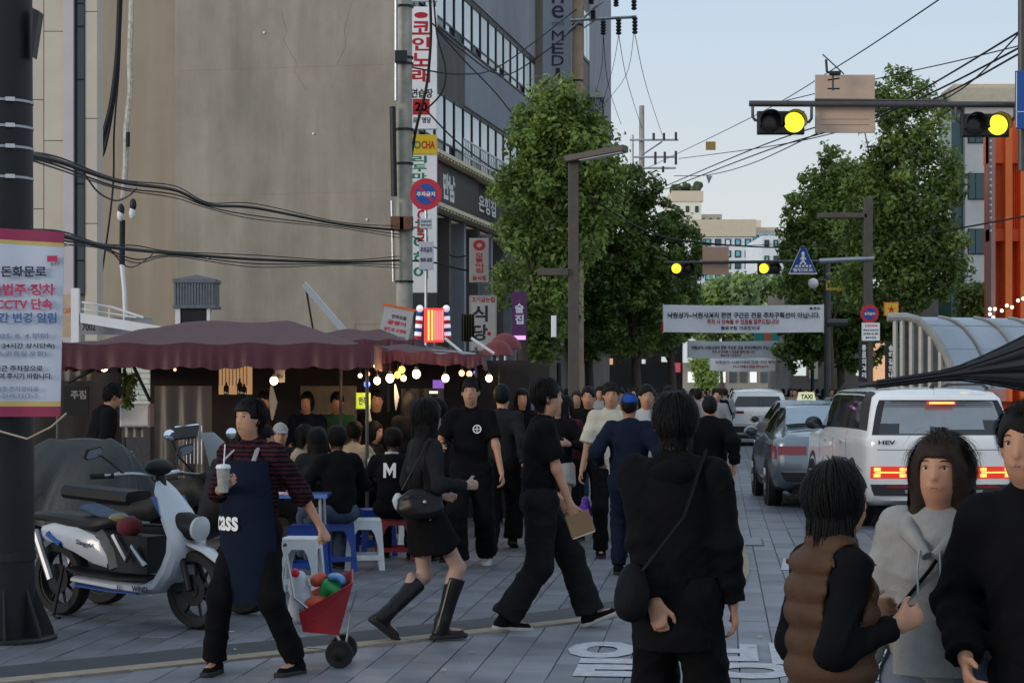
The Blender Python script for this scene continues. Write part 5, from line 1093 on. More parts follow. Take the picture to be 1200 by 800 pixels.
# boxy white off-roader style family car
suv = Car('white_suv', 'boxy white sport utility car with glowing H-shaped tail lamps, nearest car on the right', 'car', [
 (0.0,.80,.36,.86,.62,.86,1.08,.72,1.55,1.58),(.16,.84,.30,.885,.62,.885,1.09,.75,1.60,1.635),(.6,.86,.27,.90,.62,.895,1.10,.76,1.62,1.66),(1.8,.86,.25,.90,.62,.90,1.10,.77,1.63,1.675),(2.7,.86,.25,.90,.62,.895,1.09,.76,1.61,1.65),(3.15,.86,.25,.90,.62,.89,1.08,.72,1.46,1.50),(3.7,.86,.25,.90,.62,.88,1.06,.72,1.14,1.18),(4.3,.84,.28,.89,.62,.86,1.02,.74,1.08,1.12),(4.6,.80,.34,.86,.62,.82,.96,.70,1.02,1.05),(4.7,.72,.4,.80,.60,.76,.88,.64,.95,.98)],
 lambda z: 0.0 if z < 1.05 else (z-1.05)*.42, .06)
suv.body(M('paint_white'))
for sd in (1,-1):
    suv.spatch('window_pillar_trim', .16, 3.05, 7.2, 9.75, sd, M('plastic_dark'), .003); suv.spatch('side_glass', .62, 1.22, 7.25, 9.7, sd, M('glass_car'), slant=(.05,0)); suv.spatch('side_glass', 1.27, 2.12, 7.25, 9.7, sd, M('glass_car')); suv.spatch('side_glass', 2.17, 3.02, 7.25, 9.7, sd, M('glass_car'), slant=(0,0))
    suv.spatch('front_quarter_glass', 3.05, 3.55, 7.25, 9.4, sd, M('glass_car'), slant=(0,-.42)); suv.spatch('pillar_trim', .16, .60, 7.25, 9.9, sd, M('plastic_dark'), .004)
    suv.spatch('sill_cladding', .2, 4.4, 1.9, 3.05, sd, M('plastic_dark'), .012)
    for y0 in (1.5, 2.6): suv.spatch('door_handle', y0, y0+.2, 5.6, 5.75, sd, M('paint_white'), .035)
    for y0 in (1.24, 2.14, 3.1): suv.spatch('door_seam', y0, y0+.012, 3.1, 7.1, sd, M('plastic_dark'), .003)
    suv.wheel(.86, sd, .36); suv.wheel(3.62, sd, .36); suv.mirror(3.0, 1.20, sd, M('plastic_dark'))
    b_ = MB(); b_.tube([V((sd*.66,.5,1.655)),V((sd*.67,.8,1.70)),V((sd*.67,2.5,1.70)),V((sd*.66,2.8,1.66))], .018, 6); b_.build('roof_rail', M('plastic_dark'), suv.root)
suv.rpatch('rear_window_frame', -.995, .995, 1.105, 1.515, M('plastic_dark'), .003, trap=.01); suv.rpatch('rear_glass', -.90, .90, 1.12, 1.50, mat('glass_painted_sky', hexc('#8b9096'), .12, .4, var=.08, spec=.9), .006, trap=.03); [suv.rpatch('headrest_silhouette', a_, b_, 1.125, h_, M('glass_car'), .009, n=4) for a_, b_, h_ in ((-.9,-.62,1.24),(-.18,.05,1.20),(.0,.62,1.17),(.62,.92,1.28))]; suv.rpatch('spoiler', -.97, .97, 1.515, 1.575, M('paint_white'), .13)  # sky reflection put into the pale glass colour; dark patches paint the seat silhouettes
suv.rpatch('brake_lamp', -.20, .20, 1.47, 1.492, M('lamp_core'), .105); suv.rpatch('brake_lamp_housing', -.23, .23, 1.462, 1.50, M('lamp_on'), .10)
suv.rpatch('tailgate_seam', -.90, .90, .93, .937, M('plastic_dark'), .002)
for sd in (1,-1):
    a, b = (-.985,-.46) if sd < 0 else (.46,.985)
    h = suv.rpatch('tail_lamp', a, b, .60, .74, M('lamp_on'), .008)
    mid = (a+b)/2
    suv.rpatch('lamp_bar', a+.06, b-.06, .662, .678, M('lamp_core'), .016, parent=h)
    for c_ in (a+.09, b-.09):
        for zz_ in (.615, .685): suv.rpatch('lamp_block', c_-.045, c_+.045, zz_, zz_+.04, M('lamp_core'), .016, parent=h, n=3)
suv.rpatch('lamp_link', -.45, .45, .61, .73, M('plastic_dark'), .007)
suv.rpatch('lower_bumper', -.99, .99, .40, .53, M('plastic_dark'), .03); suv.rpatch('skid_plate', -.55, .55, .43, .47, M('rim_metal'), .045); suv.rpatch('licence_plate', -.28, .28, .755, .86, M('plate_white'), .012)
for sd in (-1,1): suv.rpatch('reflector', sd*.62-.16, sd*.62+.16, .49, .515, M('lamp_off'), .036)
fr = Frame((0,-.075,0)); 
for i, ch in enumerate('SANTAFE'): text(fr, ch, -.42+i*.14, .895, .05, .045, M('steel'), suv.root, 0, bold=.0)
text(fr, 'HEV', -.66, 1.02, .20, .05, M('black_ink'), suv.root, -.02, bold=.03)
b_ = MB(); b_.tube([V((.02,.62,1.66)),V((.02,.50,1.71)),V((.02,.44,1.715))], [.03,.015,.004], 6); b_.build('roof_antenna', M('plastic_dark'), suv.root)
b_ = MB(); b_.tube([V((-.28,-.0+.06,1.20)),V((.3,.06,1.16))], .012, 5); b_.build('rear_wiper', M('plastic_dark'), suv.root)
suv.underside(.15, 4.5, .22); suv.place(1104, 23.3, -1.2)
# no seats inside: side glass is opaque, rear seat shapes are dark patches on pale glass
def sedan(name, label, paint, px, Y, yaw, lamp='lamp_off'):
    c = Car(name, label, 'car', [
     (0.0,.76,.36,.84,.58,.84,.92,.70,.98,1.01),(.12,.82,.30,.89,.58,.88,.95,.74,1.02,1.05),(.5,.84,.24,.905,.58,.89,.96,.72,1.05,1.09),(.75,.85,.22,.91,.58,.895,.96,.68,1.13,1.17),(1.35,.85,.21,.91,.58,.90,.955,.62,1.34,1.375),(2.1,.85,.21,.91,.58,.90,.95,.62,1.385,1.42),(2.6,.85,.21,.91,.58,.90,.94,.61,1.36,1.40),(3.3,.85,.21,.91,.58,.885,.92,.68,1.06,1.10),(3.6,.85,.22,.905,.58,.87,.90,.72,.96,1.0),(4.3,.80,.26,.87,.56,.82,.82,.66,.86,.90),(4.65,.66,.34,.72,.52,.68,.68,.52,.72,.75)],
     lambda z: max(0,(z-.6))*.12, .10)
    c.body(M(paint))
    for sd in (1,-1):
        c.spatch('side_glass', 1.25, 2.1, 7.3, 9.6, sd, M('glass_car'), slant=(.0,0)); c.spatch('side_glass', 2.16, 2.75, 7.3, 9.6, sd, M('glass_car')); c.spatch('rear_quarter_glass', .92, 1.22, 7.3, 9.4, sd, M('glass_car'), slant=(.18,0)); c.spatch('front_quarter_glass', 2.78, 3.2, 7.3, 9.3, sd, M('glass_car'), slant=(0,-.3))
        c.spatch('door_seam', 2.12, 2.13, 3, 7, sd, M('plastic_dark'), .003); c.spatch('door_seam', 3.05, 3.06, 3, 7, sd, M('plastic_dark'), .003); c.spatch('sill', .9, 3.5, 1.9, 2.6, sd, M('plastic_dark'), .01)
        for y0 in (1.5,2.45): c.spatch('door_handle', y0, y0+.18, 5.8, 5.95, sd, M('rim_metal'), .03)
        c.wheel(.95, sd, .33); c.wheel(3.62, sd, .33); c.mirror(2.85, 1.0, sd, M(paint)); 
        a, b = sorted((sd*.52, sd*.985)); c.rpatch('tail_lamp', a, b, .74, .86, M(lamp), .01); c.spatch('tail_lamp_side', .0, .34, 4.6, 5.7, sd, M(lamp), .008)
    b_ = MB(); g = lambda i,j,o: V((( -1+2*i)*(.66-.06*j), .66+.62*j, 1.125+.225*j+.03*(1-(2*i-1)**2)+o)); b_.grid(lambda i,j: g(i,j,.02), 8, 5); b_.grid(lambda i,j: g(i,j,-.01), 8, 5); b_.build('rear_glass', mat('glass_painted_sky2', hexc('#8593a3'), .12, .4, var=.05, spec=.9), c.root, smooth=True)  # pale glass colour stands for the light reflected in the rear window
    c.rpatch('lower_bumper', -.95, .95, .37, .50, M('plastic_dark'), .02); c.rpatch('chrome_strip', -.9, .9, .50, .52, M('rim_metal'), .03); c.rpatch('licence_plate', -.27, .27, .58, .69, M('plate_white'), .015); c.rpatch('lamp_link', -.5, .5, .80, .815, M('rim_metal'), .008)
    c.underside(.15, 4.3, .18); c.place(px, Y, yaw); return c
sedan('grey_sedan', 'dark grey saloon car with red tail lamps just left of the boxy white car', 'paint_grey', 982, 27.3, 3)
tx_ = sedan('taxi', 'pale taxi mostly hidden behind the boxy white car, lit TAXI sign on its roof', 'paint_silver', 957, 40, 2)
b_ = MB(); b_.prism(Frame((0,1.86,1.405)), [(-.19,0),(.19,0),(.15,.17),(-.15,.17)], -.1, .1); ts = b_.build('roof_sign', mat('taxi_sign', hexc('#d9dcae'), .5, var=0, emit=hexc('#d9dcae'), es=.35), tx_.root, loc=(0,0,0)); ts.location = (0,0,0); tl_ = text(Frame((0,1.76,1.405)), 'TAXI', 0, .075, .24, .1, M('black_ink'), tx_.root, .004, bold=.03); tl_.data.transform(Matrix.Translation(parent_loc(tx_.root)))
w2 = Car('white_crossover', 'white crossover car driving away in the middle of the street, farthest car', 'car', [
 (0.0,.78,.36,.86,.66,.86,1.04,.70,1.46,1.50),(.16,.83,.30,.90,.66,.89,1.05,.72,1.53,1.58),(.6,.86,.27,.92,.66,.90,1.05,.72,1.56,1.61),(1.8,.86,.25,.92,.66,.91,1.05,.74,1.60,1.65),(2.7,.86,.25,.92,.66,.90,1.04,.72,1.55,1.60),(3.5,.86,.25,.91,.62,.88,1.02,.72,1.10,1.14),(4.3,.80,.3,.86,.62,.82,.90,.66,.95,.99),(4.6,.68,.4,.74,.60,.70,.8,.56,.84,.87)], lambda z: 0 if z < 1 else (z-1)*.55, .10)
w2.body(M('paint_white'))
for sd in (1,-1):
    w2.spatch('side_glass', .7, 1.9, 7.3, 9.6, sd, M('glass_car')); w2.spatch('side_glass', 1.95, 3.0, 7.3, 9.6, sd, M('glass_car')); w2.wheel(.85, sd, .35); w2.wheel(3.5, sd, .35); w2.mirror(2.9, 1.12, sd, M('paint_white'))
    a, b = sorted((sd*.5, sd*.985)); w2.rpatch('tail_lamp', a, b, .93, 1.0, M('lamp_off'), .012)
w2.rpatch('rear_glass', -.9, .9, 1.12, 1.42, M('glass_car'), .008, trap=.06); w2.rpatch('lower_bumper', -.98, .98, .38, .56, M('plastic_dark'), .02); w2.rpatch('licence_plate', -.26, .26, .76, .88, M('plate_white'), .014); w2.rpatch('chrome_strip', -.8, .8, .60, .62, M('rim_metal'), .02)
w2.underside(.15, 4.2, .2); w2.place(889, 57.5, 5)
# ---------------------------------------------------------------- two-wheelers
def two_pt(p): return V(p)
def place2(root, a, b):
    """puts a machine whose rear contact is the origin and that points along +x between two ground points"""
    root.location = a; d = b-a; root.rotation_euler = (0,0,math.atan2(d.y,d.x))
def wheel2(par, c, r_, w_, rimm, spokes=8):
    e = empty('wheel', c); e.parent = par; c = V(c); ax = V((0,1,0))
    b_ = MB(); b_.lathe(c, ax, [(r_*.74,-w_/2),(r_*.93,-w_/2),(r_,-w_*.2),(r_,w_*.2),(r_*.93,w_/2),(r_*.74,w_/2),(r_*.74,-w_/2)], 30, False); b_.build('tyre', M('rubber'), e, smooth=True)
    b_ = MB(); b_.lathe(c, ax, [(r_*.70,-w_*.35),(r_*.75,-w_*.4),(r_*.75,w_*.4),(r_*.70,w_*.35),(r_*.70,-w_*.35)], 30, False); b_.lathe(c, ax, [(.05,-w_*.5),(.05,w_*.5)], 14); b_.lathe(c, ax, [(.11,-w_*.42),(.11,-w_*.36)], 18)
    for q in range(spokes): a = q*math.tau/spokes; b_.tube([c+V((math.cos(a)*.05,0,math.sin(a)*.05)), c+V((math.cos(a+.16)*r_*.72,0,math.sin(a+.16)*r_*.72))], [.014,.010], 5)
    b_.build('rim', rimm, e, smooth=True)
mat('scooter_white', hexc('#b0b5bd'), .28, var=.06, nscale=5, coat=.5); mat('scooter_blue', hexc('#264a8c'), .35, var=.05); mat('scooter_dark', (.009,.0095,.011), .55, var=.3, nscale=8, spec=.3); mat('seat_vinyl', (.009,.009,.010), .5, var=.15, spec=.3)
sc = empty('electric_scooter', (0,0,0), 'white electric scooter with blue stripes parked in front of the first food stall', 'scooter')
def ribbon(pts, hw, th, m, name, par, smooth=True):
    """a shell bent along a side profile (x,z) with half width hw and thickness th"""
    b_ = MB(); n = len(pts); P2 = [V((p[0],0,p[1])) for p in pts]; hws = hw if isinstance(hw, list) else [hw]*n; ths = th if isinstance(th, list) else [th]*n; ring = []
    for i in range(n):
        d = (P2[min(i+1,n-1)]-P2[max(i-1,0)]).normalized(); nn = V((-d.z,0,d.x)); w_ = hws[i]; t = ths[i]
        for (yy, tt) in ((-w_,-.4),(-w_,.4),(-w_*.8,1),(0,1.15),(w_*.8,1),(w_,.4),(w_,-.4),(w_*.8,-1),(0,-1.1),(-w_*.8,-1)): ring.append(P2[i]+V((0,yy,0))+nn*t*tt)
    K_ = 10; b_.add(ring, [(i*K_+j, i*K_+(j+1)%K_, (i+1)*K_+(j+1)%K_, (i+1)*K_+j) for i in range(n-1) for j in range(K_)]+[tuple(range(K_-1,-1,-1)), tuple((n-1)*K_+j for j in range(K_))])
    return b_.build(name, m, par, smooth=smooth)
wheel2(sc, (0,0,.27), .27, .11, M('scooter_dark')); wheel2(sc, (1.4,0,.27), .27, .11, M('scooter_dark'))
ribbon([(1.04,1.0),(1.08,.94),(1.18,.80),(1.29,.64),(1.285,.52),(1.22,.40),(1.12,.29),(.98,.255),(.70,.26),(.25,.285)], [.05,.10,.15,.17,.17,.165,.16,.16,.15,.14], [.015,.022,.03,.045,.055,.055,.05,.035,.03,.022], M('scooter_white'), 'leg_shield', sc)
ribbon([(.20,.36),(.35,.335),(.7,.315),(1.05,.33)], .15, .015, M('scooter_dark'), 'floorboard', sc)
ribbon([(.30,.245),(.66,.225),(.95,.225)], .156, .009, M('scooter_blue'), 'lower_stripe', sc)
ribbon([(1.10,.90),(1.20,.76)], .158, .006, M('scooter_blue'), 'shield_stripe', sc)
ribbon([(-.12,.60),(.05,.61),(.28,.57),(.50,.50),(.60,.42)], [.10,.14,.15,.14,.10], [.05,.075,.09,.10,.05], M('scooter_white'), 'rear_cowl', sc)
ribbon([(-.0,.60),(.14,.53)], .156, .03, M('scooter_blue'), 'cowl_stripe', sc)
ribbon([(-.28,.72),(-.05,.72),(.2,.70),(.45,.685),(.66,.71),(.72,.70)], [.10,.13,.14,.14,.12,.06], [.02,.035,.045,.045,.035,.015], M('seat_vinyl'), 'seat', sc)
ribbon([(.50,.62),(.62,.50),(.66,.38)], .12, .05, mat('worn_grey', hexc('#565a5c'), .8, var=.3, nscale=10), 'cowl_front', sc)
ribbon([(-.35,.50),(-.2,.58),(.0,.58),(.2,.50)], .07, .015, M('scooter_dark'), 'rear_fender', sc)
ribbon([(1.22,.55),(1.34,.585),(1.50,.54),(1.66,.44)], [.04,.06,.065,.03], .013, M('scooter_white'), 'front_fender', sc)
b_ = MB(); b_.tube([V((1.17,-.07,.78)),V((1.33,-.07,.45)),V((1.40,-.08,.27))], .022, 8); b_.tube([V((1.17,.07,.78)),V((1.33,.07,.45)),V((1.40,.08,.27))], .022, 8); b_.build('fork', M('scooter_dark'), sc)
b_ = MB(); b_.tube([V((1.14,0,.75)),V((1.02,0,1.04))], .035, 10); b_.build('steering_column', M('scooter_dark'), sc)
b_ = MB(); b_.tube([V((.86,-.36,1.05)),V((.98,-.22,1.06)),V((1.02,0,1.04)),V((.98,.22,1.06)),V((.86,.36,1.05))], .014, 8); b_.build('handlebar', M('steel'), sc)
for sd in (-1,1):
    b_ = MB(); b_.tube([V((.78,sd*.42,1.045)),V((.90,sd*.31,1.05))], .02, 8); b_.build('grip', M('rubber'), sc)
    b_ = MB(); b_.tube([V((.95,sd*.27,1.065)),V((.87,sd*.30,1.13)),V((.84,sd*.38,1.19))], .007, 6); b_.build('mirror_stem', M('scooter_dark'), sc)
    b_ = MB(); f5 = Frame((.82,sd*.43,1.21),(0,1,.1),(.25,0,1)); b_.prism(f5, [(-.08,-.03),(-.05,-.045),(.06,-.035),(.08,.01),(.05,.04),(-.06,.03)], -.008, .012); mr = b_.build('mirror', M('scooter_dark'), sc); b_ = MB(); b_.prism(f5, [(-.07,-.025),(-.045,-.038),(.055,-.028),(.072,.01),(.045,.033),(-.052,.024)], -.013,-.009); b_.prism(f5, [(-.07,-.025),(-.045,-.038),(.055,-.028),(.072,.01),(.045,.033),(-.052,.024)], .0125,.016); b_.build('mirror_glass', mat('mirror_sky', (.75,.82,.9), .08, .9, var=0), mr)
    b_ = MB(); b_.rod(V((.93,sd*.29,1.07)), V((.80,sd*.26,1.05)), .008, 5); b_.build('brake_lever', M('steel'), sc)
b_ = MB(); b_.ball((1.01,0,1.10), .10, 12, (.9,1.1,.6)); b_.build('instrument_cowl', M('scooter_dark'), sc, smooth=True)
b_ = MB(); b_.lathe((1.30,0,.70), (1,0,-.1), [(.085,-.10),(.10,0),(.085,.10),(.07,.13)], 18); hl = b_.build('headlamp', M('scooter_dark'), sc, smooth=True); b_ = MB(); b_.lathe((1.30,0,.70), (1,0,-.1), [(.082,.10),(.088,.13),(.05,.145),(.01,.15)], 18); b_.build('lens', mat('lens_clear', (.45,.47,.5), .1, var=0), hl, smooth=True)
b_ = MB(); b_.box((.62,-.10,.36),(1.0,.10,.62)); bx_ = b_.build('battery_case', M('scooter_dark'), sc)
b_ = MB(); b_.tube([V((.7,-.14,.62)),V((.85,-.15,.45)),V((.9,-.15,.55)),V((1.0,-.12,.42))], .02, 6); b_.build('cable_loop', M('steel'), sc)
b_ = MB(); b_.tube([V((.15,-.12,.38)),V((.10,-.17,.02)),V((.2,-.2,.01))], .014, 6); b_.build('kickstand', M('scooter_dark'), sc)
b_ = MB(); b_.tube([V((.0,.11,.27)),V((-.15,.13,.62))], .03, 8); b_.tube([V((.0,-.11,.27)),V((-.15,-.13,.62))], .03, 8); b_.build('rear_shock', M('steel'), sc)
f6 = Frame((0,-.163,0),(1,0,0),(0,0,1)); text(f6, 'WIND', 1.0, .262, .16, .04, M('navy_ink'), sc, .006, bold=.03); text(f6, 'E:', .80, .262, .06, .03, M('navy_ink'), sc, .006); text(Frame((0,-.155,0),(1,0,-.15),(.15,0,1)), 'Sung-A', .33, .60, .17, .045, M('navy_ink'), sc, .006, bold=.03)
ribbon([(.30,.80),(.48,.755),(.62,.74)], .1, .02, mat('denim_rag', hexc('#3a4a60'), .9, var=.3, nscale=14), 'saddle_cloth', sc)
b_ = MB(); b_.ball((.66,-.05,.735), .07, 10, (1.2,1,.5)); b_.build('cloth_bundle', mat('rag_olive', hexc('#7b775a'), .9, var=.3), sc, smooth=True)
b_ = MB(); b_.ball((.78,-.06,.68), .09, 10, (1.1,1,.8)); b_.build('red_bundle', mat('rag_red', hexc('#5a1c26'), .9, var=.3), sc, smooth=True)
a_ = G(232,736.5); h_ = V((.80,-.60,0)).normalized(); place2(sc, a_-h_*1.4, a_)
# second motorcycle behind it, dark with big fairing
mc = empty('motorcycle', (0,0,0), 'black motorcycle with fairing and luggage crate parked behind the white scooter', 'motorcycle')
wheel2(mc, (0,0,.29), .29, .12, M('scooter_dark')); wheel2(mc, (1.35,0,.29), .29, .12, M('scooter_dark'))
ribbon([(.0,.75),(.3,.72),(.55,.74),(.75,.86),(1.0,.92),(1.1,.8)], [.1,.13,.14,.16,.16,.12], [.04,.06,.08,.10,.10,.06], M('scooter_dark'), 'fuel_tank', mc)
ribbon([(.95,.55),(1.12,.70),(1.22,.86),(1.20,1.02),(1.10,1.14)], [.12,.19,.22,.20,.10], [.03,.10,.13,.08,.02], M('scooter_dark'), 'fairing', mc)
ribbon([(1.16,1.08),(1.10,1.22),(1.0,1.32)], [.16,.14,.09], .006, mat('windscreen', (.10,.11,.12), .15, var=0, spec=.8), 'windscreen', mc)
ribbon([(1.18,.52),(1.36,.61),(1.55,.50)], .06, .012, M('scooter_dark'), 'front_fender', mc)
for sd in (-1,1):
    b_ = MB(); b_.tube([V((1.18,sd*.09,.80)),V((1.35,sd*.09,.29))], .025, 8); b_.build('fork_leg', M('steel'), mc)
    b_ = MB(); b_.tube([V((1.02,sd*.18,1.04)),V((.98,sd*.30,1.16)),V((.96,sd*.34,1.27))], .007, 6); b_.build('mirror_stem', M('scooter_dark'), mc); b_ = MB(); b_.ball((.95,sd*.36,1.31), .06, 10, (.3,1.1,.7)); b_.build('mirror', M('mirror_sky'), mc, smooth=True)
    b_ = MB(); b_.tube([V((.84,sd*.40,1.0)),V((.95,sd*.24,1.03)),V((1.02,0,1.0))], .014, 8); b_.build('handlebar', M('steel'), mc)
b_ = MB(); b_.lathe((1.26,0,.86), (1,0,0), [(.09,0),(.10,.05),(.05,.07),(.01,.075)], 16); b_.build('headlamp', M('lens_clear'), mc, smooth=True)
b_ = MB(); b_.box((.2,-.14,.30),(.85,.14,.62)); b_.build('engine_block', M('scooter_dark'), mc)
for q in range(5): b_ = MB(); b_.fbox(Frame((1.05+.0,-.19,.0)), -.08+q*.035, -.075+q*.035, 1.1, 1.3+.02*q, 0, .006); b_.build('grille_rod', M('steel_pale'), mc)
b_ = MB(); b_.fbox(Frame((.9,-.26,1.27),(1,0,.1),(-.3,.6,.6)), 0, .22, 0, .13, 0, .015); ph = b_.build('phone_mount', M('scooter_dark'), mc); b_ = MB(); b_.fbox(Frame((.9,-.26,1.27),(1,0,.1),(-.3,.6,.6)), .0, .22, .12, .132, .005, .02); b_.build('screen_edge', M('mirror_sky'), ph)
ribbon([(-.3,.86),(.0,.84),(.35,.82)], .15, .05, M('seat_vinyl'), 'seat', mc)
a_ = G(286,719); h_ = V((.86,-.5,0)).normalized(); place2(mc, a_-h_*1.35, a_)
# tarpaulin-covered machine
Yt = 16.2; kt_ = Yt/F; c0 = V(((92-600)*kt_, Yt, 0)); tp = empty('covered_motorcycle', c0, 'motorcycle hidden under a grey waterproof sheet behind the white scooter', 'motorcycle')
def drape(i, j, d=0):
    a = i*math.tau; r_ = .07+.42*j**.75; fo = 1+(.13*math.sin(a*5+1.3)+.08*math.sin(a*9+j*2)+.05*math.sin(a*17+4*j))*j
    z = 1.235-.04*j-.62*j**1.5-.02*math.sin(a*3)*(j > .02); lx = .13*(1-j*.3)*(1 if math.cos(a) > 0 else -1)*min(1, abs(math.cos(a))*2)
    return c0+V((math.cos(a)*r_*fo*1.12+lx+.03-.16*j*(math.cos(a) < 0), math.sin(a)*r_*fo*.72, z+.012*math.sin(a*7+j*9)*j-d))
b_ = MB(); b_.grid(drape, 120, 22); b_.add([drape(q/24, 0) for q in range(24)], [tuple(range(24))]); b_.grid(lambda i,j: drape(i,j,.012), 60, 10); b_.build('sheet', mat('tarp_grey', hexc('#2c3033'), .55, var=.2, nscale=5, bump=.3, bscale=40), tp, smooth=70)
b_ = MB(); b_.tube([c0+V((-.45,0,.55)), c0+V((0,0,.7)), c0+V((.45,0,.55))], .14, 10); b_.build('hidden_body', M('scooter_dark'), tp, smooth=True)
for xx in (-.55,.5): 
    wheel2(tp, (0,0,0), .27, .11, M('scooter_dark')); e = kids(tp)[-1]; e.location = (xx,0,.27)
for e in kids(tp):
    if e.name.startswith('wheel'):
        for c in kids(e): c.location = (0,0,0)
# parked black scooter part further left: white-blue front cowl glimpsed behind the post
o = empty('parked_scooter', V(((48-600)*17/F,17,0)), 'parked scooter with pale blue cowl half hidden behind the black post', 'scooter'); c0 = V(o.location)
wheel2(o, (0,0,0), .26, .1, M('scooter_dark')); kids(o)[-1].location = (-.2,0,.26)
for e in kids(kids(o)[0]): e.location = (0,0,0)
b_ = MB(); b_.ball(c0+V((.02,0,.95)), .13, 12, (1.5,.8,.55)); b_.build('cowl', mat('cowl_blue', hexc('#8b9db8'), .4, var=.1), o, smooth=True)
b_ = MB(); b_.ball(c0+V((-.2,0,.6)), .2, 12, (1.6,.7,.8)); b_.build('body', M('scooter_dark'), o, smooth=True); b_ = MB(); b_.tube([c0+V((-.1,-.3,1.05)),c0+V((0,0,1.0)),c0+V((-.1,.3,1.05))], .015, 6); b_.build('handlebar', M('scooter_dark'), o)
# ---------------------------------------------------------------- food stalls
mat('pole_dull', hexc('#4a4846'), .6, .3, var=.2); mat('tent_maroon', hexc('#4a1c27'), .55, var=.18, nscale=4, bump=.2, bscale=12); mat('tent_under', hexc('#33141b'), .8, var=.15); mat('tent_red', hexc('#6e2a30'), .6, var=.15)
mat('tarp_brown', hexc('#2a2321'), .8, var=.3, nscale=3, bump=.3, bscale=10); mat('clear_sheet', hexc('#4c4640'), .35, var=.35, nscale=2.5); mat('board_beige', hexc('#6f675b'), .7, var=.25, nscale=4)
mat('plastic_blue', hexc('#1d3f8f'), .4, var=.06); mat('plastic_white', hexc('#cdd0d4'), .4, var=.05); mat('plastic_red', hexc('#8c1f28'), .4, var=.08); mat('table_blue', hexc('#27477f'), .35, var=.08)
def tent(label, x0, x1, Y0, Y1, ze, zr, val, mtop='tent_maroon', tilt=0.0, seed=0):
    """hipped cloth roof on a frame, with a hanging scalloped valance"""
    o = empty('food_stall', ((x0+x1)/2, Y0, 0), label, 'stall', 'food stalls along the pavement'); W = x1-x0; D = Y1-Y0; rg = random.Random(seed)
    def top(i, j):
        ex = min(i, 1-i)*2; ey = min(j, 1-j)*2; h = min(min(ex*1.6, 1), ey); sag = -.05*math.sin(i*math.pi*5)**2*(1-h)
        return V((x0+W*i, Y0+D*j, ze+tilt*i+(zr-ze)*h**1.15+sag*.6+.012*math.sin(i*23+j*9)))
    b_ = MB(); b_.grid(top, 40, 16); b_.build('roof_cloth', M(mtop), o, smooth=60)
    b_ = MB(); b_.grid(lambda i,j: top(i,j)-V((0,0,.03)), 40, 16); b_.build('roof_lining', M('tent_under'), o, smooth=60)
    for nm, fn in (('front_valance', lambda i,j: V((x0-.03+(W+.06)*i, Y0-.03-.009*math.sin(i*150+4*math.sin(i*13))*j-.014*math.sin(i*47+3*math.sin(i*7))*j-.02*j, ze+tilt*i+.01-.05*0-(val+.022*abs(math.sin(i*W*14)))*j + .012*math.sin(i*33)))),
                   ('side_valance', lambda i,j: V((x1+.03+.02*math.sin(i*30)*j, Y0+D*i, ze+tilt-(val+.03*abs(math.sin(i*D*9)))*j))),
                   ('side_valance', lambda i,j: V((x0-.03-.02*math.sin(i*30)*j, Y0+D*i, ze-(val+.03*abs(math.sin(i*D*9)))*j)))):
        b_ = MB(); b_.grid(fn, 120, 4); b_.grid(lambda i,j: fn(i,j)+V((0,.012,0)), 120, 4); b_.build(nm, M(mtop), o, smooth=60)
    for (xx,yy) in ((x0+.05,Y0+.1),(x1-.05,Y0+.1),(x0+.05,Y1-.05),(x1-.05,Y1-.05)):
        b_ = MB(); b_.rod((xx,yy,0),(xx,yy,ze+.02),.018,8); b_.build('post', M('pole_dull'), o)
    for yy in (Y0+.1, Y1-.05): b_ = MB(); b_.rod((x0+.05,yy,ze-.06),(x1-.05,yy,ze-.06),.018,6); b_.build('eave_rail', M('steel'), o)
    b_ = MB(); b_.rod((x0+.1,Y0+.1,ze-.05),((x0+x1)/2,(Y0+Y1)/2,zr-.08),.015,6); b_.rod((x1-.1,Y0+.1,ze-.05),((x0+x1)/2,(Y0+Y1)/2,zr-.08),.015,6); b_.build('rafter', M('steel'), o)
    return o
st1 = tent('largest maroon-roofed food stall at left with a frilled front edge', -4.75, -1.45, 20.5, 24.2, 2.10, 2.40, .24, seed=1)
st2 = tent('second maroon food stall roof, lower and right of the largest stall', -1.95, -.35, 22.0, 25.6, 2.09, 2.20, .12, tilt=-.08, seed=2)
st3 = tent('small maroon food stall roof behind and between the two front stalls', -3.0, -1.3, 26.2, 29.5, 2.28, 2.47, .12, seed=3)
# back cloths and hanging sheets
def sheet(name, label, x0, x1, y0, y1, Y, m, cat='sheet', par=None, n=20, amp=.03):
    fn = lambda i,j: P(x0+(x1-x0)*i, y0+(y1-y0)*j, Y)+V((0, amp*math.sin(i*n)*(.3+.7*j), 0)); b_ = MB(); b_.grid(fn, 30, 6); b_.grid(lambda i,j: fn(i,j)+V((0,.012,0)), 30, 6)
    o = b_.build(name, m, par, smooth=True, loc=None if par else P((x0+x1)/2,y1,Y)); 
    if not par: tag(o, label, cat)
    return o
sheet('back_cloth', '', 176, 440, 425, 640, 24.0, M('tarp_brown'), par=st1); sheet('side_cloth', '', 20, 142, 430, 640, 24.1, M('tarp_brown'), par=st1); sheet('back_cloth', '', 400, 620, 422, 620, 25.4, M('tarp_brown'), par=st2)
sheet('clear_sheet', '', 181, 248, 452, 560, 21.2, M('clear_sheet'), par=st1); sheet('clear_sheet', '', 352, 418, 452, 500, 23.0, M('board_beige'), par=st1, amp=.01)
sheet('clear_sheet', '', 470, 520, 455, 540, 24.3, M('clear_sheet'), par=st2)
b_ = MB(); b_.fbox(Frame(P(352,560,23.2)), 0, .75, 0, .5, -.3, 0); b_.build('counter', M('board_beige'), st1)
b_ = MB(); b_.fbox(Frame(P(140,500,22.6)), 0, .34, .0, .26, -.3, 0, bev=.02); b_.build('cool_box', M('plastic_white'), st1)
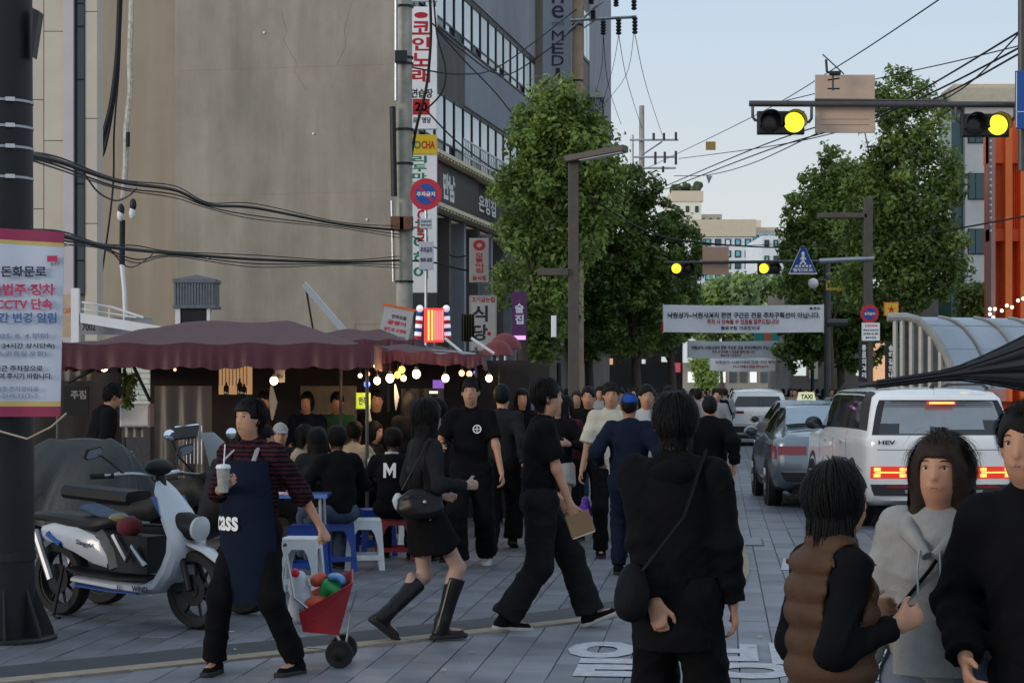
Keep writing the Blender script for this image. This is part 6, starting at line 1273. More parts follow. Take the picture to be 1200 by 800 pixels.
sheet('white_cloth', '', 143, 172, 478, 512, 22.8, mat('cloth_grey', hexc('#8f908f'), .8, var=.15), par=st1)
sheet('grey_awning', '', 72, 112, 428, 446, 22.0, mat('awning_grey', hexc('#6b6866'), .7, var=.1), par=st1)
b_ = MB(); b_.rod(P(80,448,21.9),P(112,432,21.9),.02,6); b_.rod(P(156,428,21.9),P(176,470,21.9),.02,6); b_.rod(P(148,428,21.9),P(141,446,21.9),.012,6); b_.build('awning_strut', M('metal_dark'), st1)
hc = np.array([list(P(rnd.uniform(141,156), rnd.uniform(440,474), 22.2)) for q in range(26)]); v, f = leaves(hc, np.full(26,.08), 30, .025)
pl = np_object('potted_plant', [(v,f,0)], [M('leaf_dark')], None, smooth=False, origin=P(148,474,22.2)); tag(pl, 'leafy green plant hanging inside the largest stall by the white tiles', 'plant')
# lit cabinet
cb = empty('lit_cabinet', P(274,462,22.4), 'orange lit display cabinet with vertical bars inside the largest stall', 'cabinet'); fr, w_, h_ = face(256,428,293,462,22.4)
mat('cabinet_glow', (.35,.2,.1), .6, var=.3, nscale=8, emit=(1,.55,.25), es=.35)
b_ = MB(); b_.fbox(fr,0,w_,0,h_,-.2,-.02); b_.build('back_panel', M('cabinet_glow'), cb)
for q in range(9): b_ = MB(); b_.fbox(fr, q*w_/9, q*w_/9+.008, .1, h_, 0, .01); b_.build('bar', M('wood_brown'), cb)
for (xx,hh) in ((.10,.14),(.25,.18),(.30,.12)): b_ = MB(); b_.lathe(fr(xx,.0,.08),(0,0,1),[(.03,0),(.032,hh*.6),(.012,hh*.8),(.012,hh)],10); b_.build('dark_bottle', M('glass_dark'), cb, smooth=True)
# bulbs
mat('bulb_hot', (1,.75,.45), .4, var=0, emit=(1,.66,.33), es=12); mat('bulb_yellow', (1,.75,.1), .4, var=0, emit=(1,.62,.06), es=4); mat('bulb_blue', (.1,.2,1), .4, var=0, emit=(.05,.10,1), es=5); mat('bulb_dim', (.9,.5,.3), .4, var=0, emit=(1,.5,.3), es=2)
BL = [(122,430,.042,21,'bulb_hot','round warm bulb at the left end of the largest stall'),(205,433,.016,21,'bulb_dim','tiny dim bulb under the middle of the largest stall'),(321,446,.042,21,'bulb_hot','warm bulb near the post inside the largest stall'),
(431,427,.022,22,'bulb_hot','small warm bulb left of a pair high under the second stall roof'),(440,429,.022,22,'bulb_hot','small warm bulb right of a pair high under the second stall roof'),(422,440,.022,22,'bulb_hot','leftmost small bulb of the cluster under the second stall'),(431,438,.024,22,'bulb_dim','pinkish bulb second in the cluster under the second stall'),
(430,450,.034,21.6,'bulb_blue','bright blue bulb under the second stall'),(442,446,.038,21.6,'bulb_hot','warm bulb right of the bright blue bulb'),(457,443,.045,21.6,'bulb_hot','largest warm bulb in the cluster under the second stall'),(466,439,.036,21.8,'bulb_yellow','lower yellow bulb in the cluster'),(471,433,.036,21.8,'bulb_yellow','upper yellow bulb in the cluster'),(473,443,.03,21.6,'bulb_hot','small warm bulb under the yellow bulbs'),(488,438,.045,21.6,'bulb_hot','single warm bulb right of the cluster'),(522,443,.04,21.4,'bulb_hot','warm bulb beside the head of the man in the logo shirt'),(541,437,.035,23,'bulb_dim','orange bulb left of two at the right end of the second stall'),(550,438,.035,23,'bulb_dim','orange bulb right of two at the right end of the second stall'),(573,443,.04,23,'bulb_hot','flame-like bulb right of the man in the logo shirt'),(585,454,.03,23,'bulb_blue','small blue bulb at the right end of the second stall'),(557,436,.02,23,'bulb_blue','faint violet bulb at the right end of the second stall')]
for (x_,y_,r_,Yb_,mt,lab) in BL:
    o = empty('light_bulb', P(x_,y_,Yb_), lab, 'light bulb', 'bulbs hanging under the stalls'); b_ = MB(); b_.ball(P(x_,y_,Yb_), r_, 10, (1,1,1.1)); b_.build('glass_bulb', M(mt), o, smooth=True)
    b_ = MB(); b_.lathe(P(x_,y_,Yb_)+V((0,0,r_*.8)), (0,0,1), [(r_*.45,0),(r_*.5,r_*.9)], 8); b_.rod(P(x_,y_,Yb_)+V((0,0,r_)), P(x_,min(y_-14,425),Yb_), .004, 4); b_.build('socket', M('metal_dark'), o)
for (x_,y_,Yb_,e) in ((122,436,20.9,7),(321,452,20.9,7),(457,450,21.4,12),(488,446,21.4,6),(560,450,22.8,6)):
    l_ = bpy.data.lights.new('bulb_light','POINT'); l_.energy = e; l_.color = (1,.62,.32); l_.shadow_soft_size = .05; lo_ = bpy.data.objects.new('bulb_light', l_); COL.objects.link(lo_); lo_.location = P(x_,y_,Yb_)
plate('lit_beer_sign','small glowing yellow-green sign under the second stall','sign',417,460,434,479,21.8,mat('lit_green',(.4,.5,.05),.5,var=.2,nscale=9,emit=(.55,.75,.05),es=.45),[('안주',.5,.5,.6,.5,'navy_ink')],depth=.04)
plate('violet_screen','small glowing violet display under the right of the second stall','screen',507,445,520,455,22.5,mat('lit_violet',(.2,.1,.5),.5,var=.2,nscale=9,emit=(.3,.14,.9),es=.4),[],depth=.05)
plate('lit_menu_strip','short lit white menu strip hanging under the second stall','sign',503,458,513,461,22.4,mat('lit_strip',(.8,.8,.7),.5,var=0,emit=(1,.95,.8),es=.8),[],depth=.02)
plate('stall_notice','small white hanging notice by the post of the largest stall','notice',322,433,334,448,21.2,M('cloth_grey'),[('메뉴',.5,.5,.6,.4,'black_ink')],depth=.01)
plate('stall_banner','dark banner with pale letters at the left inside the largest stall','banner',74,452,104,486,22.3,mat('banner_black',hexc('#1a1c20'),.8),[('주점',.6,.7,.6,.3,'cloth_grey')],depth=.01)
# hanging bits
for (x_,y0,y1,w__,lab) in ((318,452,492,.05,'pale towel hanging by the post inside the largest stall'),(430,470,520,.04,'strip of grey cloth hanging under the second stall'),(463,450,480,.03,'thin pale umbrella hanging furled under the second stall')):
    b_ = MB(); b_.tube([P(x_,y0,21.6),P(x_+2,(y0+y1)/2,21.6),P(x_+1,y1,21.6)], [w__*.3,w__,w__*.2], 7); tag(b_.build('hanging_cloth', M('cloth_grey'), smooth=True, loc=P(x_,y0,21.6)), lab, 'cloth')
# red parasols and slanting white poles right of the stalls
for (cx_,cy_,rx_,ry_,Y_,lab) in ((583,418,20,20,27,'dull red parasol with round logo just right of the second stall'),(592,404,20,14,31,'dark red parasol behind the one with the round logo')):
    o = empty('parasol', V(((cx_-600)*Y_/F,Y_,0)), lab, 'parasol', 'red parasols'); R_ = rx_*Y_/F; t_ = P(cx_,cy_-ry_,Y_)
    b_ = MB(); b_.grid(lambda i,j: t_+V((math.cos(i*math.tau)*R_*math.sin(j*1.35)*1.0*(1-.05*abs(math.sin(i*math.pi*8))), math.sin(i*math.tau)*R_*math.sin(j*1.35)*(1-.05*abs(math.sin(i*math.pi*8))), -(1-math.cos(j*1.35))*R_*1.2)), 32, 8); b_.build('canopy', M('tent_red'), o, smooth=60)
    b_ = MB(); b_.rod(t_+V((0,0,-.02)), V((t_.x,t_.y,0)), .02, 8); b_.build('pole', M('steel'), o)
for (a,b,lab) in (((521,396),(548,418),'left slanting white pole over the second stall'),((552,396),(579,414),'right slanting white pole over the second stall')):
    b_ = MB(); b_.rod(P(*a,26), P(*b,26), .02, 6); tag(b_.build('white_pole', M('white_paint'), loc=P(*a,26)), lab, 'pole')
sheet('dried_bundle', 'brown bundle of dry palm fibre hanging above the second stall', 541, 556, 368, 400, 30, mat('fibre_brown', hexc('#2e2a1c'), .9, var=.5, nscale=30), cat='decoration', amp=.06, n=30)
# stools, crates and tables
def stool(label, px, py, m, hgt=.46, w_=.30, rot=.2, kind='plastic_stool'):
    c = G(px, py); o = empty(kind, c, label, 'stool', 'plastic stools at the stalls'); fr = Frame(c, (math.cos(rot),math.sin(rot),0), (-math.sin(rot),math.cos(rot),0)); t = w_/2; b = t*1.22
    b_ = MB(); b_.fbox(fr,-t,t,-t,t,hgt-.03,hgt,bev=.008); b_.build('seat', m, o, smooth=30)
    for q in range(4):
        a = q*math.pi/2; cs, sn = math.cos(a), math.sin(a); rt = lambda x,y,z: fr(x*cs-y*sn, x*sn+y*cs, z)
        b_ = MB(); pts_o = [(-b,0),(-t,hgt-.03),(t,hgt-.03),(b,0)]; 
        outer = [(-b,0),(-t-.004,hgt-.03),(t+.004,hgt-.03),(b,0)]; arch = [(b-.055,0),(b-.06,hgt*.45),(t-.06,hgt*.70),(t-.09,hgt*.80),(-t+.09,hgt*.80),(-t+.06,hgt*.70),(-b+.06,hgt*.45),(-b+.055,0)]
        def y_at(z): return -(b+(t-b)*z/(hgt-.03))
        vs = []
        for off in (0,.014):
            for (x,z) in outer: vs.append(rt(x, y_at(z)+off, z))
            for (x,z) in arch: vs.append(rt(x, y_at(z)+off, z))
        L1 = [(0,1,9,10,11),(1,2,7,8,9) ,(2,3,4,5,6,7)]
        L1 = [(0,1,9,10,11),(1,2,7,8,9),(2,3,4,5,6,7)]
        L1 = [(0,1,10,11),(1,9,10),(1,8,9),(1,2,7,8),(2,6,7),(2,5,6),(2,3,4,5)]
        fs = L1+[tuple(12+i for i in reversed(f_)) for f_ in L1]+[(i,i+1,i+13,i+12) for i in range(4,11)]+[(0,1,13,12),(2,3,15,14)]
        b_.add(vs, fs); b_.build('leg_panel', m, o)
    b_ = MB(); b_.fbox(fr,-b+.02,b-.02,-b+.01,-b+.03,.0+hgt*.18,hgt*.28) if False else b_.fbox(fr,-b*.9,b*.9,-b*.98,-b*.94,hgt*.2,hgt*.3); b_.fbox(fr,-b*.9,b*.9,b*.94,b*.98,hgt*.2,hgt*.3); 
    for sd in (-1,1): q = MB(); q.fbox(fr,-b*.9,b*.9,sd*b*.96-.006,sd*b*.96+.006,hgt*.2,hgt*.3); q.build('cross_bar', m, o)
    return o
stool('white plastic stool standing free right of the blue stools', 427, 666, M('plastic_white'), rot=.1)
stool('white plastic stool partly hidden behind the striped man', 353, 696, M('plastic_white'), .46, .28, rot=-.1)
stool('dark blue plastic stool left of the free white stool', 392, 668, M('plastic_blue'), rot=.25)
stool('dark blue plastic stool farthest left, behind the hidden white stool', 362, 676, M('plastic_blue'), .46, .32, rot=.0)
stool('dark blue stool under the table right of the seated pair', 440, 650, M('plastic_blue'), rot=.3)
stool('red plastic stool behind the long-haired woman', 463, 655, M('plastic_red'), .42, .32, rot=.1)
stool('white plastic stool under the person in the M jacket', 478, 642, M('plastic_white'), rot=.5)
def table(label, px, Y, w_, d_, h_=.74):
    c = V(((px-600)*Y/F, Y, 0)); o = empty('folding_table', c, label, 'table', 'blue tables at the stalls'); b_ = MB(); b_.box((c.x-w_/2,c.y-d_/2,h_-.025),(c.x+w_/2,c.y+d_/2,h_)); b_.build('tabletop', M('table_blue'), o)
    b_ = MB(); b_.box((c.x-w_/2-.008,c.y-d_/2-.008,h_-.03),(c.x+w_/2+.008,c.y-d_/2-.001,h_+.003)); b_.build('edge_trim', mat('table_edge', hexc('#5b7db8'), .4, var=.05), o)
    for sx_ in (-1,1):
        for sy_ in (-1,1): b_ = MB(); b_.rod((c.x+sx_*(w_/2-.06),c.y+sy_*(d_/2-.06),h_-.02),(c.x+sx_*(w_/2-.04),c.y+sy_*(d_/2-.04),0),.014,6); b_.build('leg', M('steel'), o)
    return c
c1 = table('blue folding table with bottles, beside the person in the M jacket', 432, 20.6, .62, .6)
c2 = table('blue folding table by the seated pair in black', 345, 17.3, .6, .5)
c3 = table('blue folding table between the M jacket and the white-shirted shoppers', 468, 21.2, .5, .5)
def cyl_item(name, lab, cat, x, y, z, prof, m, grp=None):
    b_ = MB(); b_.lathe((x,y,z),(0,0,1),prof,12); o = tag(b_.build(name, m, smooth=40, loc=(x,y,z)), lab, cat, grp); return o
mat('bottle_green', hexc('#1d4a2c'), .1, var=0, spec=.8); mat('glass_pale', hexc('#8f9694'), .1, var=0, spec=.8); mat('paper_cup', hexc('#b7a58f'), .7, var=.05)
BP = [(.032,0),(.033,.14),(.014,.19),(.013,.235),(.015,.24)]
cyl_item('soju_bottle','green bottle standing at the left of the blue table with bottles','bottle',c1.x-.12,c1.y-.1,.741,BP,M('bottle_green'),'bottles on the tables'); cyl_item('water_bottle','clear pale bottle standing in the middle of the blue table','bottle',c1.x+.02,c1.y,.741,[(.04,0),(.04,.17),(.015,.21),(.015,.24)],M('glass_pale'),'bottles on the tables')
cyl_item('drinking_glass','small glass right of the clear bottle on the blue table','glass',c1.x+.12,c1.y-.12,.741,[(.025,0),(.032,.1)],M('glass_pale')); cyl_item('metal_pot','steel pot with dark lid on the blue table behind the bottles','pot',c1.x-.02,c1.y+.18,.741,[(.09,0),(.1,.09),(.02,.11)],M('steel'))
cyl_item('paper_cup','beige paper cup on the blue table by the seated pair','cup',c2.x+.0,c2.y-.15,.741,[(.026,0),(.036,.1)],M('paper_cup'))
# ---------------------------------------------------------------- people
mat('skin', hexc('#b08268'), .55, var=.05, nscale=5); mat('skin_tan', hexc('#96694f'), .55, var=.05); mat('skin_leg', hexc('#a08072'), .55, var=.05)
mat('lips', hexc('#84544a'), .5, var=0); mat('eye_white', (.6,.58,.55), .3, var=0); mat('eye_dark', (.015,.01,.01), .2, var=0); mat('hair_black', (.0045,.004,.004), .55, var=.3, nscale=40, bump=.4, bscale=260, spec=.18); mat('hair_brown', (.022,.012,.008), .6, var=.3, nscale=40, bump=.4, bscale=260, spec=.25); mat('hair_grey', (.16,.155,.15), .6, var=.2)
FC_ = {'black':(.0055,.0055,.0065),'navy':(.008,.012,.026),'charcoal':(.016,.016,.018),'grey':(.13,.13,.135),'lightgrey':(.27,.265,.26),'white':(.55,.54,.52),'cream':(.50,.47,.38),'denim_black':(.010,.011,.012),'denim':(.05,.07,.11),'denim_pale':(.14,.17,.22),'maroon':(.045,.012,.018),'brown':(.05,.028,.018),'beige':(.30,.24,.17),'blue':(.02,.07,.30),'skyblue':(.15,.30,.60),'olive':(.06,.06,.03),'pinkish':(.25,.15,.15),'green':(.03,.08,.04)}
def cloth(c, rough=.92):
    return fab('cloth_'+c, FC_[c], rough)
mat('boot_leather', (.006,.006,.007), .4, var=.15, spec=.3); mat('sole_white', hexc('#9b9b98'), .7, var=.05); mat('sole_black', (.012,.012,.012), .8, var=.1); mat('zip_metal', (.5,.48,.42), .35, .9, var=0)
def ik(a, b, l1, l2, pole):
    """middle joint of a two-bone limb from a to b bending towards pole; also the reachable end"""
    d = b-a; L_ = d.length; mx_ = (l1+l2)*.999
    if L_ > mx_: b = a+d*(mx_/L_); d = b-a; L_ = mx_
    dn = d/L_; x = (l1*l1-l2*l2+L_*L_)/(2*L_); h = math.sqrt(max(l1*l1-x*x, 0)); p = pole-dn*pole.dot(dn); p = p.normalized() if p.length > 1e-6 else V((0,0,1))
    return a+dn*x+p*h, b
def person(label, x, y, face, H=1.7, res=.014, feet=None, hands=None, lean=(0,0), pelvis=None, turn=0, head_yaw=0, head_pitch=0, top=('long','black'), over=None, bottom=('trousers','black',.0), hair=('short','hair_black'), shoes=('shoe','black','sole_black'), skin='skin', bulk=1.0, female=False, curl=.6, seed=0, elbow=None, fing=None, socks=None, group=None, hemz=None, z0=0, toe=None):
    """face: heading in degrees clockwise from +Y (180 looks at the camera). feet and hands are (side, forward, height) from the standing point; feet are the ankles"""
    a_ = R(face); fw = V((math.sin(a_), math.cos(a_), 0)); rt = V((math.cos(a_), -math.sin(a_), 0)); O = V((x, y, z0)); up = V((0,0,1))
    W = lambda p: O+rt*p[0]+fw*p[1]+up*p[2]
    k = H/1.765; root = empty('person', O, label, 'person', group)
    thigh, shin, ua, fa = .43*k, .42*k, .285*k, .26*k
    fy = [(0,0)]*2
    if feet is None: feet = [(-.10*k,0,.085),( .10*k,0,.085)]
    F_ = [W(f[:3]) for f in feet]; pit = [f[3] if len(f) > 3 else 0 for f in feet]; fyaw = [f[4] if len(f) > 4 else 0 for f in feet]
    if pelvis is None:
        hz = 1e9
        for f in feet: hz = min(hz, f[2]+math.sqrt(max((thigh+shin)**2*.992-(f[0])**2*.3-(f[1])**2, .01)))
        pelvis = (0, 0, min(hz+.02, .90*k))
    pv = W(pelvis); sp = (up+rt*lean[0]+fw*lean[1]).normalized()
    ta = R(turn); srt = (rt*math.cos(ta)-fw*math.sin(ta)); srt = (srt-sp*srt.dot(sp)).normalized(); sfw = sp.cross(srt)*1.0; 
    if sfw.dot(fw) < 0: sfw = -sfw
    prt = rt
    hip = [pv+prt*s_*.085*k-up*.02*k for s_ in (-1,1)]
    waist = pv+sp*.13*k; chest = pv+sp*.36*k; nb = pv+sp*.52*k; sw = (.138 if female else .160)*k*bulk**.5
    sho = [pv+sp*.475*k+srt*s_*sw for s_ in (-1,1)]
    hy = R(head_yaw); hp = R(head_pitch); hf = (sfw*math.cos(hy)+srt*math.sin(hy)).normalized(); hf = (hf*math.cos(hp)+up*math.sin(hp)).normalized(); hr = hf.cross(up).normalized(); hu = hr.cross(hf)
    hd = nb+sp*.05*k+hu*.115*k+hf*.025*k
    kn = []; an = []
    for i in (0,1):
        yw = R(fyaw[i]); ff = fw*math.cos(yw)+rt*math.sin(yw); m_, e = ik(hip[i], F_[i], thigh, shin, ff+prt*(-.12 if i == 0 else .12)); kn.append(m_); an.append(e)
    if hands is None: hands = [(-sw-.06*k, .03, pelvis[2]-.02), (sw+.06*k, .03, pelvis[2]-.02)]
    el = []; wr = []
    for i in (0,1):
        hpnt = hands[i]; s_ = -1 if i == 0 else 1
        if hpnt is None: hpnt = (s_*(sw+.06*k), .03, pelvis[2]-.02)
        po = -sfw*.9+srt*s_*.35-up*.3
        if elbow and elbow[i] is not None: po = rt*elbow[i][0]+fw*elbow[i][1]+up*elbow[i][2]
        m_, e = ik(sho[i], W(hpnt), ua, fa, po); el.append(m_); wr.append(e)
    pts = np.array([list(p) for p in [hd+hu*.17*k, hd-hu*.1, pv]+hip+kn+an+el+wr+sho]); 
    lo = pts.min(0)-.17; hi = pts.max(0)+.17
    def toes(i):
        yw = R(fyaw[i]); ff = fw*math.cos(yw)+rt*math.sin(yw); p_ = R(pit[i]); d = ff*math.cos(p_)-up*math.sin(p_); n_ = ff*math.sin(p_)+up*math.cos(p_); return d, n_
    def axes_h(): return [list(hr), list(hf), list(hu)]
    # body
    S = Sdf(lo, hi, res); B = bulk
    S.cap(hip[0], hip[1], .085*k*B, k=.05, flat=(sfw,.95)); S.cap(pv, waist, .118*k*B, .108*k*B*(.90 if female else 1), k=.06, flat=(sfw,.72)); S.cap(waist, chest, .108*k*B*(.93 if female else 1), .124*k*B, k=.06, flat=(sfw,.70)); S.cap(chest, pv+sp*.43*k, .124*k*B, .095*k, k=.06, flat=(sfw,.68))
    S.cap(sho[0], sho[1], .042*k, k=.05); S.cap(nb-sp*.04*k, hd-hu*.05*k, .052*k, .050*k, k=.03)
    for i in (0,1):
        S.cap(hip[i], kn[i], .078*k*B, .050*k, k=.05); S.cap(kn[i], an[i], .050*k, .032*k, k=.03); c = kn[i].lerp(an[i], .3)-(toes(i)[0])*.018*k; S.ell(c, [.045*k,.045*k,.10*k], k=.04)
        S.cap(sho[i], el[i], .043*k, .034*k, k=.04); S.cap(el[i], wr[i], .035*k, .024*k, k=.03)
        d, n_ = toes(i); S.cap(an[i]-d*.03-n_*.035, an[i]+d*.13*k-n_*.05, .030, .024, k=.03)
    # head
    A = axes_h(); S.ell(hd+hu*.02*k, [.074*k,.094*k,.105*k], A, k=.02); S.ell(hd+hf*.03*k-hu*.055*k, [.052*k,.058*k,.062*k], A, k=.04)
    fa_ = hd+hf*.098*k
    S.cap(hd+hf*.085*k+hu*.015*k, hd+hf*.100*k-hu*.022*k, .008*k, .0115*k, k=.014); 
    for s_ in (-1,1):
        S.ell(hd+hf*.088*k+hr*s_*.032*k+hu*.012*k, [.016*k,.010*k,.008*k], A, k=.01, sub=True); S.ell(hd+hr*s_*.078*k-hu*.005*k, [.010*k,.020*k,.032*k], A, k=.008)
    S.cap(hd+hf*.088*k-hr*.018*k-hu*.050*k, hd+hf*.088*k+hr*.018*k-hu*.050*k, .009*k, k=.01)
    # hands
    for i in (0,1):
        s_ = -1 if i == 0 else 1; d = (wr[i]-el[i]).normalized(); inn = -srt*s_; inn = (inn-d*inn.dot(d)).normalized() if abs(inn.dot(d)) < .95 else sfw
        if fing and fing[i]: inn = V(rt*fing[i][0]+fw*fing[i][1]+up*fing[i][2]); inn = (inn-d*inn.dot(d)).normalized()
        sd_ = d.cross(inn)*(1 if i else -1); # towards the little finger / away from the thumb
        if sd_.dot(fw)+sd_.dot(up)*.5 > 0: sd_ = -sd_
        pw = wr[i]; S.cap(pw+d*.025*k, pw+d*.075*k, .036*k, .037*k, k=.02, flat=(inn,.42))
        c_ = curl if not isinstance(curl, (tuple,list)) else curl[i]
        for q, ln_ in enumerate((.070,.078,.072,.056)):
            b0 = pw+d*.088*k+sd_*(-.026+.0175*q)*k; a1 = c_*.9; d1 = d*math.cos(a1)+inn*math.sin(a1); d2 = d*math.cos(a1+c_*1.1)+inn*math.sin(a1+c_*1.1); m_ = b0+d1*ln_*.5*k; S.cap(b0-d*.01, m_, .0092*k, .0085*k, k=.006); S.cap(m_, m_+d2*ln_*.5*k, .0085*k, .0072*k, k=.004)
        b0 = pw+d*.03*k-sd_*.030*k; m_ = b0+(d*.7-sd_*.55+inn*.35).normalized()*.045*k; S.cap(b0, m_, .013*k, .011*k, k=.012); S.cap(m_, m_+(d*.9-sd_*.1+inn*.4).normalized()*.032*k, .0105*k, .009*k, k=.005)
    v, f = S.mesh(); parts = [(v, f, 0)]
    cen = v[f].mean(1)-np.array(hd); lx = cen@np.array(hr); ly = cen@np.array(hf); lz = cen@np.array(hu)
    mi = np.zeros(len(f), int);
    parts = [(v, f, mi)]
    if res < .02:
        for s_ in (-1,1):
            for (rr_, off, mm) in ((.0125,.0700,2),(.0060,.0785,3)):
                E = Sdf([-rr_]*3,[rr_]*3, rr_/3); E.cap((0,0,0),(0,0,1e-4), rr_, k=0); ve, fe = E.mesh(); c = hd+hf*off*k+hr*s_*.032*k+hu*.012*k; parts.append((ve*k+np.array(c), fe, mm))
        fp = lambda x_, y_, z_: hd+hr*x_*k+hf*y_*k+hu*z_*k
        def ft(pts, rr, mm):
            t_ = MB().tube(pts, [q*k for q in rr], 6); parts.append((np.array([tuple(q) for q in t_.v]), np.array([q for q in t_.f if len(q) == 4]), mm))
        for s_ in (-1,1):
            ft([fp(s_*.016,.0895,.033), fp(s_*.028,.0880,.038), fp(s_*.041,.0805,.037), fp(s_*.050,.0735,.032)], [.0012,.0024,.0022,.0008], 3)
            ft([fp(s_*.020,.0865,.016), fp(s_*.032,.0855,.0205), fp(s_*.045,.0775,.016)], [.0008,.0016,.0010], 3)
        ft([fp(-.021,.0850,-.0495), fp(-.010,.0935,-.0470), fp(0,.0955,-.0480), fp(.010,.0935,-.0470), fp(.021,.0850,-.0495)], [.0010,.0030,.0032,.0030,.0010], 1)
        ft([fp(-.019,.0860,-.0510), fp(-.008,.0935,-.0540), fp(.008,.0935,-.0540), fp(.019,.0860,-.0510)], [.0010,.0042,.0042,.0010], 1)
    np_object('body', parts, [M(skin), M('lips'), M('eye_white'), M('eye_dark')], root)
    rs = res*1.15
    # lower garment
    kind = bottom[0]
    fl = max(an[0].z, an[1].z)
    if kind in ('trousers','shorts','leggings','wide'):
        T = Sdf(lo, hi, rs); ex = {'trousers':.020,'wide':.035,'leggings':.006,'shorts':.03}[kind]*k; lo_r = {'trousers':.078,'wide':.105,'leggings':.045,'shorts':.09}[kind]*k
        T.cap(hip[0], hip[1], .092*k*B+.01, k=.06, flat=(sfw,.98)); T.cap(pv, waist, .112*k*B, .106*k*B, k=.05, flat=(sfw,.82))
        for i in (0,1):
            T.cap(hip[i], kn[i], .080*k*B+ex, .058*k+ex, k=.05)
            if kind != 'shorts': e = kn[i].lerp(an[i], 1.02); T.cap(kn[i], e, .058*k+ex, lo_r, k=.05, cut=True, rip=(.0025 if kind!='leggings' else 0, 46, i))
        if kind == 'shorts':
            T.plane(kn[0].lerp(hip[0],.15), (kn[0]-hip[0]))
        T.folds(.003, seed=seed+2); T.creases(.011, seed+2, .9); T.plane(waist, sp); v, f = T.mesh(); np_object({'wide':'trousers'}.get(kind,kind), [(v,f,0)], [cloth(bottom[1])], root)
    elif kind == 'skirt':
        ln_ = bottom[2]; T = Sdf(lo, hi, rs); hc_ = (kn[0]+kn[1])/2; hem = pv.lerp(hc_, ln_); T.cap(waist, pv, .105*k*B, .125*k*B, k=.03, flat=(sfw,.85)); T.cap(pv, hem, .130*k*B, .165*k, k=.03, flat=(sfw,.9), cut=True)
        for i in (0,1): T.cap(hip[i], hip[i].lerp(kn[i], ln_), .10*k, .11*k, k=.05, cut=True)
        T.folds(.004, (20,20,3), seed=seed); T.creases(.008, seed, .1); v, f = T.mesh(); np_object('skirt', [(v,f,0)], [cloth(bottom[1])], root)
    # upper garment
    def shirt(name, col, style, ex, hem, rsn=0, cutz=None, mats_=None, fold=.0075):
        T = Sdf(lo, hi, rs); e2 = ex*k
        T.cap(pv+sp*hem, waist, .128*k*B+e2, .116*k*B+e2, k=.05, flat=(sfw,.76)); T.cap(waist, chest, .116*k*B+e2, .130*k*B+e2, k=.06, flat=(sfw,.74)); T.cap(chest, pv+sp*.43*k, .130*k*B+e2, .098*k+e2, k=.05, flat=(sfw,.72))
        T.cap(sho[0]-sp*.005, sho[1]-sp*.005, .046*k+e2*.6, k=.04); T.cap(nb-sp*.06*k, nb-sp*.005*k, .066*k+e2*.4, .056*k+e2*.3, k=.05)
        for i in (0,1):
            if style == 'long': T.cap(sho[i], el[i], .047*k+e2*.75, .040*k+e2*.75, k=.035); T.cap(el[i], el[i].lerp(wr[i],.96), .040*k+e2*.75, .031*k+e2*.6, k=.03, cut=True, rip=(.0025+ex*.05, 75, seed))
            elif style == 'tee': T.cap(sho[i], sho[i].lerp(el[i], .78), .050*k+e2*.7, .056*k+e2*.8, k=.04, cut=True)
            elif style == 'half': T.cap(sho[i], sho[i].lerp(el[i], .95), .050*k+e2*.7, .056*k+e2, k=.04, cut=True)
            elif style == 'roll': T.cap(sho[i], el[i], .050*k+e2*.7, .044*k+e2*.7, k=.04); T.cap(el[i], el[i].lerp(wr[i],.35), .044*k+e2*.7, .042*k+e2*.7, k=.03, cut=True)
        if style == 'puffer':
            g = T.ax[2][None,None,:]; T.D = (T.D-.017*np.abs(np.sin((g-pv.z)*math.pi/.075))**.8+.006).astype('f')
            for i in (0,1): T.cap(sho[i]+srt*(-1 if i==0 else 1)*.015, el[i].lerp(sho[i],.2), .082*k, .05*k, k=0, sub=True)
        T.folds(fold*.5, seed=seed); T.creases(.011 if style != 'puffer' else .002, seed); T.plane(pv+sp*hem, -sp)
        v, f = T.mesh(); mi = 0
        if mats_: mi = mats_[1](v[f].mean(1))
        return np_object(name, [(v, f, mi)], mats_[0] if mats_ else [cloth(col)], root)
    if over and over[0] == 'vest':
        shirt('sweater', top[1], top[0], .019, -.02, fold=.006); shirt('quilted_vest', over[1], 'puffer', .040, over[2], mats_=([fab('vest_cloth', hexc('#4a3629'), .5)], lambda c: np.zeros(len(c), int)), fold=.003)
    else:
        tp_ = top; hem = tp_[2] if len(tp_) > 2 else -.06; ex = tp_[3] if len(tp_) > 3 else .014
        st_m = None
        if len(tp_) > 4 and tp_[4] == 'stripes':
            st_m = ([cloth(tp_[1]), cloth('black')], lambda c: (np.mod((c[:,2])*38, 1) > .5).astype(int))
        shirt({'long':'jacket','tee':'t_shirt','half':'shirt','roll':'shirt'}[tp_[0]] if len(tp_) < 6 else tp_[5], tp_[1], tp_[0], ex, hem, mats_=st_m)
    # shoes
    T = None
